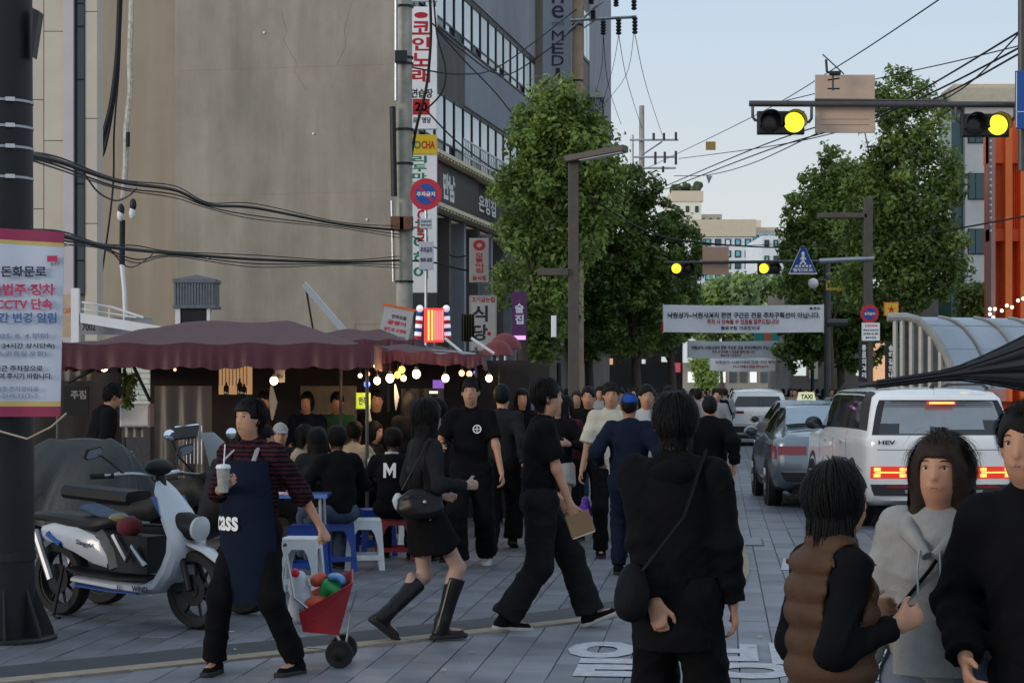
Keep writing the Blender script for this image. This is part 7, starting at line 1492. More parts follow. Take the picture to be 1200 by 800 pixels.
    if shoes:
        for i in (0,1):
            d, n_ = toes(i); sidev = d.cross(n_); ax = [list(sidev), list(d), list(n_)]; c0 = an[i]-n_*.050
            lo2 = np.array(an[i])-.24; hi2 = np.array(an[i])+.24
            if shoes[0] == 'boot': hi2[2] += .2
            T = Sdf(lo2, hi2, max(res*.75, .008)); 
            T.cap(c0-d*.035*k, c0+d*.14*k-n_*.012, .044*k, .036*k, k=.03, flat=(n_,.85)); T.cap(c0-d*.02*k, an[i]+n_*.03, .044*k, .048*k, k=.03)
            if shoes[0] == 'boot': T.cap(an[i], kn[i].lerp(an[i], .18), .050*k, .068*k, k=.03, cut=True); T.folds(.003, seed=i)
            T.plane(c0-n_*.030, -n_); v, f = T.mesh(); sm = {'boot':'boot_leather'}.get(shoes[0]); so_ = np_object('boot' if shoes[0]=='boot' else 'shoe', [(v,f,0)], [M(sm) if sm else cloth(shoes[1], .6)], root)
            T = Sdf(lo2, hi2, max(res*.75,.008)); T.cap(c0-d*.042*k-n_*.025, c0+d*.155*k-n_*.025, .050*k, .046*k, k=.02); 
            g = T; g.plane(c0-n_*.010, n_); g.plane(c0-n_*.042, -n_); v, f = g.mesh(); 
            if len(v): so = np_object('sole', [(v,f,0)], [M(shoes[2])], so_); 
            if socks: b_ = MB(); b_.tube([an[i], an[i].lerp(kn[i],.22)], [.040*k,.043*k], 12); b_.build('sock', cloth(socks), root, smooth=True)
    # hair
    hk = hair[0]
    if hk != 'none':
        def strands(v, n, col):
            H0 = np.array(hd); idx = nr.randint(0, len(v), n); p = v[idx].copy(); c = H0+np.array(hu)*.02; vs = []; wd = nr.randn(n,3); wd /= np.linalg.norm(wd, axis=1)[:,None]
            crown = H0+np.array(hu)*.11*k-np.array(hf)*.03*k; dn = np.array([0,0,-1.]); steps = 5; cur = p; side_ = None; ln_ = (.009+.010*nr.rand(n))*({'long':2.4,'bob':1.6}.get(hk,1)); ff_ = ((p-H0)@np.array(hf) > -.015*k) & (np.abs((p-H0)@np.array(hr)) < .062*k); ln_ = np.where(ff_, np.minimum(ln_, .0045), ln_)
            for t in range(steps):
                rad = cur-c; rl = np.linalg.norm(rad, axis=1)[:,None]; rn = rad/rl; away = cur-crown; away /= np.linalg.norm(away, axis=1)[:,None]+1e-6; low = (cur[:,2] < H0[2]-.05*k)[:,None]
                g = away*.7+dn*.8; g = np.where(low, dn, g); g = g-np.where(low, 0, 1)*rn*(g*rn).sum(1)[:,None]; g += wd*(.055 if hk in ('long','bob') else .13); g /= np.linalg.norm(g, axis=1)[:,None]+1e-6
                if side_ is None: side_ = np.cross(g, rn); side_ /= np.linalg.norm(side_, axis=1)[:,None]+1e-6; offn = rn
                w_ = .0022*(1-t/(steps-1)*.85)*k; o_ = cur+offn*(.0015+.0035*math.sin(t/(steps-1)*2.6)); vs.append(np.stack([o_-side_*w_, o_+side_*w_], 1)); cur = cur+g*ln_[:,None]
            V_ = np.concatenate(vs, 1); F4 = np.array([[2*t,2*t+1,2*t+3,2*t+2] for t in range(steps-1)]); return V_.reshape(-1,3), (F4[None]+np.arange(n)[:,None,None]*2*steps).reshape(-1,4)
        T = Sdf([min(lo[i], (hd-up*.75)[i]-.25) if i == 2 else lo[i] for i in range(3)], hi, max(rs*.8,.009)); hs = .012 if hk != 'cap' else .006
        T.ell(hd+hu*.026*k-hf*.008*k, [(.076+hs)*k,(.094+hs)*k,(.102+hs)*k], A, k=.02)
        if hk in ('bob','long'): T.ell(hd-hu*.02*k-hf*.015*k, [.090*k,.088*k,.115*k], A, k=.03)
        # carve the face out
        T.box(hd+hf*.115*k-hu*.06*k+(V((0,0,0))), [.058*k,.070*k,.105*k], A, rr=.03*k, sub=True)
        if hk in ('short','cap','buzz'): T.plane(hd-hu*.045*k+hf*0, (-hu*.8+hf*.45)); T.box(hd+hf*.06*k-hu*.06*k, [.12*k,.075*k,.06*k], A, sub=True)
        if hk == 'bob': T.plane(hd-hu*.13*k, -hu)
        if hk == 'long':
            dn = -up; b0 = hd-hf*.05*k-hu*.04*k; T.cap(b0, b0-up*.34*k-fw*.055, .085*k, .105*k, k=.06, flat=(sfw,.45)); 
            for s_ in (-1,1): T.cap(hd+hr*s_*.066*k, hd+hr*s_*.09*k-up*.28*k, .03*k, .03*k, k=.04)
        if hk == 'bun': T.ell(hd+hu*.06*k-hf*.115*k, [.05*k]*3, A, k=.02); T.plane(hd-hu*.05*k, (-hu*.8+hf*.45)); T.box(hd+hf*.06*k-hu*.06*k, [.12*k,.075*k,.06*k], A, sub=True)
        T.folds(.0045 if hk in('long','bob') else .0035, (34,34,7), seed=seed+5); T.folds(.0025, (75,75,18), seed=seed+9); v, f = T.mesh(); hp_ = [(v,f,0)]
        if res <= .016 and len(v) and hk != 'cap': fr_ = v[~((((v-np.array(hd))@np.array(hf)) > .012*k) & (((v-np.array(hd))@np.array(hu)) < .10*k))]; sv, sf = strands(fr_ if len(fr_) else v, {'long':5200,'bob':3600}.get(hk, 2600) if res < .0125 else 900, 0); hp_.append((sv,sf,0))
        np_object('hair', hp_, [M(hair[1])], root)
        if hk == 'cap':
            T = Sdf(np.array(hd)-.25, np.array(hd)+.25, .009); T.ell(hd+hu*.035*k, [.088*k,.106*k,.100*k], A, k=.0); T.plane(hd+hu*.035*k, -hu); v, f = T.mesh(); hat = np_object('cap', [(v,f,0)], [cloth(hair[2])], root)
            T = Sdf(np.array(hd)-.25, np.array(hd)+.25, .008); T.ell(hd+hu*.040*k+hf*.12*k, [.07*k,.075*k,.010], A, k=0); v, f = T.mesh(); np_object('brim', [(v,f,0)], [cloth(hair[2])], hat)
    return dict(root=root, hd=hd, hf=hf, hr=hr, hu=hu, sho=sho, el=el, wr=wr, kn=kn, an=an, pv=pv, waist=waist, chest=chest, sp=sp, srt=srt, sfw=sfw, k=k, rt=rt, fw=fw, W=W)
def gp(px, py): g = G(px, py); return g.x, g.y
def at(px, Y): return (px-600)*Y/F, Y
# --- 1 striped man with apron, drink and trolley (walks to the left of the picture, body towards us)
x_, y_ = at(296, 11.55)
A1 = person('person in maroon striped top and dark lettered apron with iced drink, pulling a trolley', x_, y_, 208, 1.64, .010,
  feet=[(-.23,-.10,.085,0,0),(.20,.10,.085,0,-20)] , hands=[(-.36,-.22,.80),(-.02,.30,1.10)], elbow=[None,(.6,-.3,-.7)], fing=[None,(-.3,-.6,.4)], top=('roll','maroon',-.04,.030,'stripes'), bottom=('trousers','black'), bulk=1.12, curl=(1.2,.9), shoes=('shoe','black','sole_black'), seed=3, head_yaw=8)
def body_panel(D, name, m, u0, u1, z0, z1, off, taper=0, hug=.78):
    """cloth that wraps the front of the trunk: u sideways -1..1, z above the pelvis"""
    pv, sp, srt, sfw, k = D['pv'], D['sp'], D['srt'], D['sfw'], D['k']
    def fn(i, j, o=0):
        u = (u0+(u1-u0)*i)*(1-taper*max(0,j-.45)); z = z0+(z1-z0)*j; a = u*1.15; w_ = .165*k+off; d_ = .135*k+off
        return pv+sp*z+srt*math.sin(a)*w_+sfw*math.cos(a)*d_*(1)+sfw*(-.02*max(0,z-.25)*2)+sfw*o
    b_ = MB(); b_.grid(fn, 18, 16); b_.grid(lambda i,j: fn(i,j,-.008), 18, 16); return b_.build(name, m, D['root'], smooth=True), fn
ap, fn = body_panel(A1, 'apron', cloth('navy'), -1.15, 1.15, -.42, .40, .045, .45)
b_ = MB(); b_.tube([fn(.22,1), A1['sho'][0]+V((0,0,.075))+A1['srt']*.10, A1['sho'][0]+A1['srt']*.14-A1['sfw']*.07+V((0,0,.05))], .014, 6, flat=.3); b_.tube([fn(.78,1), A1['sho'][1]+V((0,0,.075))-A1['srt']*.10, A1['sho'][1]-A1['srt']*.14-A1['sfw']*.07+V((0,0,.05))], .014, 6, flat=.3); b_.build('apron_strap', cloth('lightgrey'), A1['root'])
c0 = fn(.62,.62,.012); f7 = Frame(c0, -A1['srt'], A1['sp']); a,fs,_ = text_mesh('cass', .03)
b_ = MB(); wv = .24
b_.add([ (lambda q: q+A1['sfw']*.0)(fn(.84-(xx)*.40, .56+(yy-.5)*.10, .016)) for xx,yy,zz_ in a], fs); me = bpy.data.meshes.new('lettering'); o_ = parent_loc(A1['root']); me.from_pydata([tuple(V(q)-o_) for q in b_.v], [], b_.f); me.materials.append(M('white_ink')); ob = bpy.data.objects.new('lettering', me); COL.objects.link(ob); ob.parent = A1['root']
# drink
w1 = A1['wr'][1]; d1 = (A1['wr'][1]-A1['el'][1]).normalized(); c = w1+d1*.085+A1['fw']*.035+V((0,0,.02)); o = empty('iced_drink', c-V((0,0,.07)), 'clear plastic cup of iced drink held by the person in the striped top', 'drink')
b_ = MB(); b_.lathe(c-V((0,0,.07)), (0,0,1), [(.028,0),(.039,.13),(.041,.135)], 18); b_.build('cup', mat('cup_clear', hexc('#9a9690'), .1, var=.3, nscale=30, spec=.8), o, smooth=True)
b_ = MB(); b_.lathe(c+V((0,0,.065)), (0,0,1), [(.042,0),(.042,.008),(.036,.02),(.01,.024)], 18); b_.build('lid', M('plastic_white'), o, smooth=True); b_ = MB(); b_.rod(c+V((0,0,.02)), c+V((.01,0,.20)), .004, 6); b_.build('straw', M('white_paint'), o)
# trolley
tc_ = G(398, 779); o = empty('shopping_trolley', V((P(388,700,11.9).x, 11.9, 0)), 'red two-wheeled shopping trolley tilted back behind the striped person', 'trolley'); YT_ = 11.9; Q = lambda px,py,dy=0: P(px,py,YT_+dy)
for dy in (-.14,.16):
    cw = V((Q(400,764).x, YT_+dy, .082)); e = empty('wheel', cw); e.parent = o; e.location = cw-parent_loc(o)
    b_ = MB(); b_.lathe(cw, (0,1,0), [(.05,-.016),(.078,-.018),(.084,0),(.078,.018),(.05,.016)], 24); b_.build('tyre', M('rubber'), e, smooth=True); b_ = MB(); b_.lathe(cw, (0,1,0), [(.015,-.03),(.05,-.012),(.05,.012),(.015,.03)], 16); b_.build('hub', M('scooter_dark'), e, smooth=True)
b_ = MB(); b_.rod(V((cw.x,YT_-.16,.082)), V((cw.x,YT_+.18,.082)), .008, 6); b_.build('axle', M('steel'), o)
for dy in (-.12,.12):
    b_ = MB(); b_.tube([Q(404,764,dy),Q(392,738,dy),Q(345,700,dy),Q(334,640,dy*.6)], .010, 6); b_.tube([Q(404,764,dy),Q(412,712,dy),Q(420,690,dy)], .007, 6); b_.tube([Q(360,758,dy),Q(390,760,dy)], .007, 6); b_.build('frame_tube', M('steel'), o)
b_ = MB(); b_.tube([Q(334,640,-.07),Q(334,638,.07)], .012, 6); b_.build('handle', M('rubber'), o)
b_ = MB(); lo_ = [Q(355,740,-.13),Q(397,744,-.13),Q(397,744,.13),Q(355,740,.13)]; hi_ = [Q(350,718,-.16),Q(414,682,-.16),Q(414,666,.16),Q(350,700,.16)]
vs = lo_+hi_; cen = sum(vs, V((0,0,0)))/8; inn = [v_.lerp(cen, .06) for v_ in vs]; b_.add(vs+[hi_[i].lerp(cen,.05)+V((0,0,.006)) for i in range(4)]+[lo_[i].lerp(cen,.08) for i in range(4)], [(3,2,1,0)]+[(i,(i+1)%4,4+(i+1)%4,4+i) for i in range(4)]+[(4+i,4+(i+1)%4,8+(i+1)%4,8+i) for i in range(4)]+[(8+i,8+(i+1)%4,12+(i+1)%4,12+i) for i in range(4)]+[(12,13,14,15)]); b_.build('tub', M('plastic_red'), o)
def blobthing(name, label, cat, specs, m, res=.01, fold=.006, seed=0, grp=None):
    pts = np.array([list(q[0]) for q in specs]); mr = max(max(q[1]) for q in specs); T = Sdf(pts.min(0)-mr-.03, pts.max(0)+mr+.03, res)
    for c, r3 in specs: T.ell(c, r3, k=.03)
    T.folds(fold, (18,18,18), seed); T.creases(fold*1.6, seed); v, f = T.mesh(); ob = np_object(name, [(v,f,0)], [m], None, origin=V(list(pts.mean(0)))); return tag(ob, label, cat, grp)
blobthing('white_bag','white plastic bag of shopping standing in the front of the red trolley','bag',[(Q(353,708),[.08,.08,.13]),(Q(350,684),[.055,.06,.08]),(Q(362,716),[.05,.07,.08])], mat('bag_white', hexc('#aab0b8'), .5, var=.06), seed=1)
blobthing('green_bag','shiny green bag of vegetables on top of the red trolley','bag',[(Q(385,688),[.06,.07,.06]),(Q(394,694),[.05,.07,.06]),(Q(380,698),[.04,.06,.05])], mat('bag_green', hexc('#1f8a4a'), .35, var=.2, nscale=20), seed=2)
blobthing('blue_bag','crumpled pale blue bag at the back of the red trolley','bag',[(Q(392,675),[.05,.06,.03]),(Q(401,680),[.03,.05,.04])], mat('bag_blue', hexc('#4a86b8'), .35, var=.2, nscale=20), seed=3)
blobthing('orange_bag','orange-red net of produce in the middle of the red trolley','bag',[(Q(374,708,-.06),[.09,.08,.05]),(Q(371,680),[.035,.05,.035]),(Q(378,676,.02),[.03,.04,.03])], mat('bag_orange', hexc('#b5452c'), .5, var=.2, nscale=20), seed=4)
blobthing('red_pouch','small bright red pouch tied to the white bag on the trolley','bag',[(Q(345,671,-.05),[.03,.03,.03])], mat('pouch_red', hexc('#b81c2e'), .5, var=.1), seed=5)
# --- 2 woman in boots
x_, y_ = at(498, 13.05)
A2 = person('person with long black hair in short dark skirt and tall black boots walking right', x_, y_, 62, 1.63, .010, feet=[(-.03,-.27,.175,38,0),(.05,.10,.10,0,0)], hands=[(-.20,.20,.95),(.17,.22,1.02)], top=('long','charcoal',-.02,.02), bottom=('skirt','black',.62), hair=('long','hair_black'), shoes=('boot','black','sole_black'), skin='skin_leg', female=True, curl=.8, seed=8, head_yaw=-5)
for i in (0,1):
    b_ = MB(); a = A2['an'][i]; b = A2['kn'][i].lerp(A2['an'][i],.2); off = V((-.03,-.062,0)); b_.tube([a+off*.8, b+off*1.05], .004, 5); b_.build('boot_zip', M('zip_metal'), A2['root'])
c = A2['pv']+V((-.02,-.19,.08)); bg_ = blobthing('shoulder_bag','black leather shoulder bag hanging at the side of the long-haired walker','bag',[(c,[.15,.055,.10]),(c+V((0,0,-.04)),[.16,.06,.07])], M('boot_leather'), fold=.007)
b_ = MB(); b_.tube([c+V((-.12,0,.08)), A2['sho'][1]+V((-.02,-.05,.06)), c+V((.13,0,.08))], .008, 6); st = b_.build('strap', M('boot_leather'), bg_); b_ = MB(); b_.ball(c+V((.03,-.065,.01)), .014, 8); b_.build('clasp', M('steel'), bg_, smooth=True)
blobthing('white_pouch','small white pouch clipped behind the long-haired walker','bag',[(A2['pv']+V((-.17,-.12,.08)),[.035,.03,.06])], M('bag_white'), fold=.004)
# --- 3 man in black tee with round logo
x_, y_ = gp(552, 664)
A3 = person('person in black t-shirt with a round chest logo and baggy black trousers walking towards us', x_, y_, 186, 1.80, .012, feet=[(-.12,-.26,.13,30,0),(.10,.16,.085,0,0)], hands=[(-.30,.12,.86),(.25,.30,1.12)], top=('tee','black',-.10,.03), bottom=('wide','black'), shoes=('shoe','white','sole_white'), skin='skin', seed=11, curl=.7)
c = A3['pv']+A3['sp']*.36+A3['sfw']*.148-A3['srt']*.075; b_ = MB(); b_.lathe(c, A3['sfw'], [(.040,.0),(.040,.012)], 20, False); b_.lathe(c, A3['sfw'], [(.030,.011),(.040,.012)], 20, False); f8 = Frame(c+A3['sfw']*.012, -A3['srt']); b_.fbox(f8,-.004,.004,-.026,.026,0,.003); b_.fbox(f8,-.026,.026,-.004,.004,0,.003); b_.build('chest_logo', M('white_ink'), A3['root'])
# --- 4 man striding right in black tee and black jeans
x_, y_ = at(632, 13.7)
A4 = person('person in black t-shirt and faded black jeans striding right with a brown folder', x_, y_, 84, 1.78, .010, feet=[(-.08,.36,.105,-20,0),(.08,-.24,.09,4,0)], hands=[(-.22,.16,.88),(.16,.20,.84)], lean=(0,.04), top=('tee','black',-.07,.03), bottom=('wide','denim_black'), shoes=('shoe','black','sole_white'), skin='skin', bulk=1.08, seed=14, curl=.9)
w1 = A4['wr'][1]; c = w1+V((.03,-.05,-.13)); f9 = Frame(c, (1,.15,.35), (-.35,0,1)); o = empty('brown_folder', c, 'brown paper folder held low by the striding person in black', 'folder'); b_ = MB(); b_.fbox(f9,-.05,.12,-.08,.07,-.012,.012,bev=.003); b_.build('cover', mat('kraft', hexc('#7a6248'), .8, var=.1), o); b_ = MB(); b_.fbox(f9,-.045,.115,-.09,-.08,-.009,.009); b_.build('pages', M('paper_cup'), o)
# --- 5 person behind him in grey skirt, white sneakers
x_, y_ = gp(656, 642)
A5 = person('person in dark jacket and grey skirt with white sneakers behind the striding person', x_, y_, 205, 1.64, .014, feet=[(-.08,-.12,.10,10,0),(.07,.14,.085,0,0)], hands=[(-.2,.22,1.08),(.2,.2,.92)], top=('long','black',-.02,.02), bottom=('skirt','grey',.42), hair=('long','hair_black'), shoes=('shoe','white','sole_white'), skin='skin_leg', female=True, seed=17)
c = P(686,600,19.5); blobthing('purple_bag','glossy violet carrier bag hanging low beside the grey-skirted person','bag',[(c,[.07,.05,.09]),(c+V((0,0,.1)),[.04,.03,.06])], mat('bag_violet', hexc('#5a2aa0'), .35, var=.15), fold=.006)
# --- 6 white shirt
x_, y_ = gp(716, 652)
A6 = person('person in short-sleeved white shirt and black trousers holding hands low behind the blue cap', x_, y_, 182, 1.76, .013, feet=[(-.12,-.1,.09),(.10,.1,.085)], hands=[(-.27,.05,.84),(.30,.10,.80)], top=('half','cream',-.16,.03), bottom=('trousers','black'), skin='skin', seed=21)
# --- 7 blue cap
x_, y_ = gp(737, 674)
A7 = person('person in bright blue cap and navy jacket walking away', x_, y_, 8, 1.66, .012, feet=[(-.10,.12,.085),(.10,-.10,.12,24)], hands=[(-.27,.10,1.0),(.26,.12,.98)], top=('long','navy',-.10,.04), bottom=('trousers','navy'), hair=('cap','hair_black','blue'), skin='skin_tan', seed=23, bulk=1.1)
# --- 8 large foreground person in black
x_, y_ = at(791, 7.9)
A8 = person('tall person all in black with crossbody bag, nearest in the middle, walking away', x_, y_, 14, 1.68, .0085, feet=[(-.10,.05,.085),(.11,-.05,.085)], hands=[(-.02,-.17,.61),(.225,.04,.80)], elbow=[(-.8,-.5,-.3),None], top=('long','black',-.24,.045), bottom=('wide','black'), hair=('short','hair_black'), skin='skin', seed=27, curl=(.9,.5), head_yaw=-12, bulk=.96, fing=[(.1,1,0),None])
c = V((P(742,700,7.75).x,7.75,P(742,690,7.75).z)); o = blobthing('crossbody_bag','rounded dark crossbody bag behind the hip of the nearest person in black','bag',[(c,[.065,.08,.10]),(c+V((-.01,0,-.06)),[.065,.08,.07])], fab('bag_cloth', (.008,.008,.010), .7), fold=.004)
b_ = MB(); b_.tube([c+V((.03,-.09,.08)), A8['pv']+A8['sp']*.3+V((.02,-.19,0)), A8['sho'][1]+V((-.03,-.05,.10)), A8['sho'][1]+V((-.03,.08,.06))], .014, 6, flat=.3); b_.build('strap', M('bag_cloth'), o)
def hood(D, m, back=.085, rr=.030, wid=.085):
    T = Sdf(np.array(D['pv'])+np.array([-.35,-.35,.3]), np.array(D['hd'])+.3, .010); nb = D['pv']+D['sp']*.49*D['k']; pts = []
    for q in range(11):
        t = -math.pi*.55+q*math.pi*.11; pts.append(nb-D['sfw']*math.cos(t)*back+D['srt']*math.sin(t)*wid-D['sp']*(.05*(1-math.cos(t))*.5))
    for q in range(10): T.cap(pts[q], pts[q+1], rr, k=.02)
    T.cap(nb-D['sfw']*back*1.05-D['sp']*.01, nb-D['sfw']*back*1.15-D['sp']*.10, rr*1.5, rr*.9, k=.05, flat=(D['sfw'],.6)); T.folds(.004, (22,22,30)); v, f = T.mesh(); return np_object('hood', [(v,f,0)], [m], D['root'])
hood(A8, cloth('black'))
# --- 9 brown vest
x_, y_ = at(974, 5.55)
A9 = person('person in brown quilted vest over black sleeves at the lower right, seen from the side', x_, y_, 68, 1.49, .0085, feet=[(-.09,.04,.085),(.09,-.03,.085)], hands=[(-.10,.16,1.0),(.13,.13,1.0)], elbow=[(-.1,-.5,-1),(.1,-.5,-1)], lean=(0,.0), top=('long','black'), over=('vest','brown',-.20), bottom=('trousers','lightgrey'), hair=('bob','hair_black'), female=True, bulk=1.0, seed=31, curl=.9)
hood(A9, cloth('black'), .045, .024, .055)
# --- 10 grey hoodie
x_, y_ = at(1104, 6.05)
A10 = person('person in light grey hooded sweatshirt between the quilted vest and the umbrella holder', x_, y_, 205, 1.56, .0085, feet=[(-.10,.0,.085),(.10,.05,.085)], hands=[(-.24,.03,.70),(.25,.10,.72)], top=('long','lightgrey',-.05,.045,None,'hooded_sweatshirt'), bottom=('wide','denim_pale'), hair=('long','hair_brown'), female=True, seed=35, bulk=1.08, curl=.7)
hood(A10, cloth('lightgrey'), .10, .030, .10)
_nb = A10['pv']+A10['sp']*.46*A10['k']
for s_ in (-1,1):
    b_ = MB(); b_.tube([_nb+A10['srt']*s_*.100+A10['sfw']*.01+V((0,0,.045)), _nb+A10['srt']*s_*.080+A10['sfw']*.095+V((0,0,.020)), _nb+A10['srt']*s_*.012+A10['sfw']*.150-V((0,0,.050))], [.030,.030,.016], 10); b_.build('hood_edge', cloth('lightgrey'), A10['root'], smooth=True)
    b_ = MB(); b_.tube([_nb+A10['srt']*s_*.03+A10['sfw']*.165-V((0,0,.03)), _nb+A10['srt']*s_*.035+A10['sfw']*.172-V((0,0,.10)), _nb+A10['srt']*s_*.03+A10['sfw']*.178-V((0,0,.16))], .0035, 5); b_.build('drawstring', cloth('white'), A10['root'])
ap, fn = body_panel(A10, 'front_pocket', cloth('lightgrey'), -.55, .55, .0, .16, .052, .3)
b_ = MB(); b_.tube([A10['sho'][0]+A10['srt']*.06+V((0,-.05,.06)), A10['chest']+A10['sfw']*.155, A10['pv']+A10['srt']*.19+A10['sfw']*.06+V((0,0,.1))], .006, 5); b_.build('bag_strap', cloth('black'), A10['root'])
# --- 11 right edge person in black with umbrella
x_, y_ = at(1236, 5.7)
A11 = person('person in long black coat under a dark umbrella at the right edge', x_, y_, 195, 1.66, .0085, feet=[(-.10,.0,.085),(.10,.0,.085)], hands=[(-.10,.19,1.665),(.245,.10,.88)], lean=(.12,0), elbow=[(-.9,.3,-.8),None], top=('long','black',-.35,.05), bottom=('trousers','black'), hair=('short','hair_black'), seed=39, bulk=.98, curl=(1.3,.6), head_yaw=20)
# umbrella, half furled, carried level with its tip towards the left
YU = 5.5; tipp = P(1006,453,YU); endp = P(1222,424,YU+.05); ax = (endp-tipp).normalized(); LU = (endp-tipp).length; u_ = ax.cross(V((0,1,0))).normalized(); v_ = ax.cross(u_); kU = YU/F
o = empty('umbrella', A11['wr'][0], 'half-furled black umbrella held level, its tip pointing left above the white car', 'umbrella')
if u_.z < 0: u_ = -u_; v_ = ax.cross(u_)
def um(i, j, d=0):
    a = i*math.tau; t = j; r0 = (2.5+3.5*t)*kU; r1 = 31*kU*max(0,(t-.42)/.58)**1.25; pl = abs(math.cos(i*math.pi*8)); r_ = r0+r1*(.55+.45*pl)-d; s_ = 1-.10*(1-pl)*t
    return tipp+ax*LU*(.10+.90*t*s_)+u_*math.cos(a)*r_*(1.05)+v_*math.sin(a)*r_
b_ = MB(); b_.grid(um, 96, 20); b_.grid(lambda i,j: um(i,j,.003), 96, 20); b_.build('canopy', mat('umbrella_cloth', (.012,.012,.015), .45, var=.2, nscale=3), o, smooth=60)
for q in range(8): b_ = MB(); b_.tube([um(q/8, t/8, -.003) for t in range(9)], .003, 5); b_.build('rib', M('metal_dark'), o)
b_ = MB(); b_.tube([tipp, tipp+ax*LU*.12, tipp+ax*LU*1.5], [.004,.007,.007], 8); b_.build('shaft', M('metal_dark'), o)
# --- people at the stalls
def seated(label, px, Y, face, H, top, hair=('short','hair_black'), bottom=('trousers','black'), res=.016, seed=0, hands=None, lean=(0,.10), seat=.47, **kw):
    x_, y_ = at(px, Y); k = H/1.7; z = seat+.09
    return person(label, x_, y_, face, H, res, feet=[(-.13,.40,.085),(.14,.36,.085)], pelvis=(0,0,z), hands=hands or [(-.20,.34,.74),(.20,.34,.74)], lean=lean, top=top, bottom=bottom, hair=hair, seed=seed, elbow=[(-.6,-.3,-.6),(.6,-.3,-.6)], **kw)
A12 = person('person dressed in black standing inside the largest stall under the leftmost bulb', *at(116,20.0), 60, 1.78, .016, hands=[(-.22,.25,1.0),(.22,.2,1.0)], lean=(0,.12), top=('long','black',-.05,.04), seed=41, head_pitch=-20)
D = seated('seated person with a white M on the back of a black jacket', 459, 19.0, 5, 1.62, ('long','black',-.06,.03), bottom=('trousers','black'), seed=43, seat=.44)
fm = Frame(D['pv']+D['sp']*.33-D['sfw']*.15, D['srt'], D['sp']); b_ = MB(); mk = lambda a_: [(x_*.06,z_*.07) for x_,z_ in a_]; [b_.prism(fm, mk(pp), .012, .018) for pp in ([(-1,-1),(-.55,-1),(-.55,1),(-1,1)],[(.55,-1),(1,-1),(1,1),(.55,1)],[(-.55,1),(-.55,.2),(0,-.75),(0,.1)],[(.55,1),(0,.1),(0,-.75),(.55,.2)])]; b_.build('lettering', M('white_ink'), D['root'])
b_ = MB(); b_.tube([D['pv']+D['sp']*.50+D['srt']*.06-D['sfw']*.04, D['pv']+D['sp']*.505-D['sfw']*.075, D['pv']+D['sp']*.50-D['srt']*.06-D['sfw']*.04], .014, 6); b_.build('white_collar', cloth('white'), D['root'])
seated('seated person in black seen from behind, right one of the pair on blue stools', 398, 17.9, -25, 1.64, ('long','black',-.04,.04), bottom=('trousers','denim'), seed=45)
seated('seated person with long black hair from behind, left one of the pair on blue stools', 372, 18.2, -5, 1.60, ('long','charcoal',-.04,.04), hair=('long','hair_black'), bottom=('trousers','denim'), seed=46, female=True)
seated('seated person in grey cap facing us inside the largest stall', 327, 20.2, 165, 1.62, ('long','charcoal',-.04,.03), hair=('cap','hair_grey','grey'), seed=47)
seated('seated person in beige jacket with a pale blue front near the stall post', 348, 19.6, 100, 1.60, ('long','beige',-.04,.03), hair=('bob','hair_black'), seed=48, female=True)
seated('seated person in black beside the beige jacket, facing the counter', 412, 21.0, 20, 1.62, ('long','beige',-.04,.03), hair=('short','hair_black'), seed=49)
seated('seated person behind the striped one, dark clothes, left of the table', 300, 19.0, 80, 1.60, ('long','black',-.04,.03), hair=('short','hair_black'), seed=50)
person('stall keeper in dark clothes standing under the lit green sign', *at(441,22.6), 170, 1.68, .018, hands=[(-.15,.25,1.0),(.15,.25,1.0)], top=('long','black',-.05,.03), seed=51)
person('person in dark clothes standing behind the counter of the largest stall', *at(360,22.3), 185, 1.66, .018, hands=[(-.15,.25,1.0),(.15,.25,1.0)], top=('long','navy',-.05,.03), seed=52, hair=('bob','hair_black'))
seated('seated person in dark top bent over the table behind the M jacket', 432, 21.6, 120, 1.60, ('long','charcoal',-.04,.03), hair=('bob','hair_black'), seed=53, female=True)
person('person in black with raised forearm standing just behind the long-haired walker', *at(512,19.0), 25, 1.60, .015, hands=[(-.2,.2,1.0),(.18,.25,1.35)], top=('long','charcoal',-.05,.02), seed=54, hair=('bob','hair_black'), female=True, bottom=('wide','black'))
for (lab, px, Y, fc, tp_, hr_) in (('standing dark figure in the shade by the hanging clear sheet',215,21.6,120,('long','black',-.05,.03),('short','hair_black')),
 ('standing figure in charcoal left of the stall post, head under the pale towel',305,21.8,150,('long','charcoal',-.05,.03),('bob','hair_black')),
 ('keeper in dark green top at the back of the largest stall',395,22.4,175,('long','green',-.05,.03),('short','hair_black')),
 ('customer in black leaning in under the second stall bulbs',482,21.6,-20,('long','black',-.05,.03),('long','hair_black')),
 ('customer in navy standing at the right end of the second stall',592,24.4,200,('long','navy',-.05,.03),('short','hair_black'))):
    person(lab, *at(px, Y), fc, 1.66, .018, hands=[(-.15,.25,1.0),(.15,.22,.95)], lean=(0,.06), top=tp_, hair=hr_, seed=int(px))
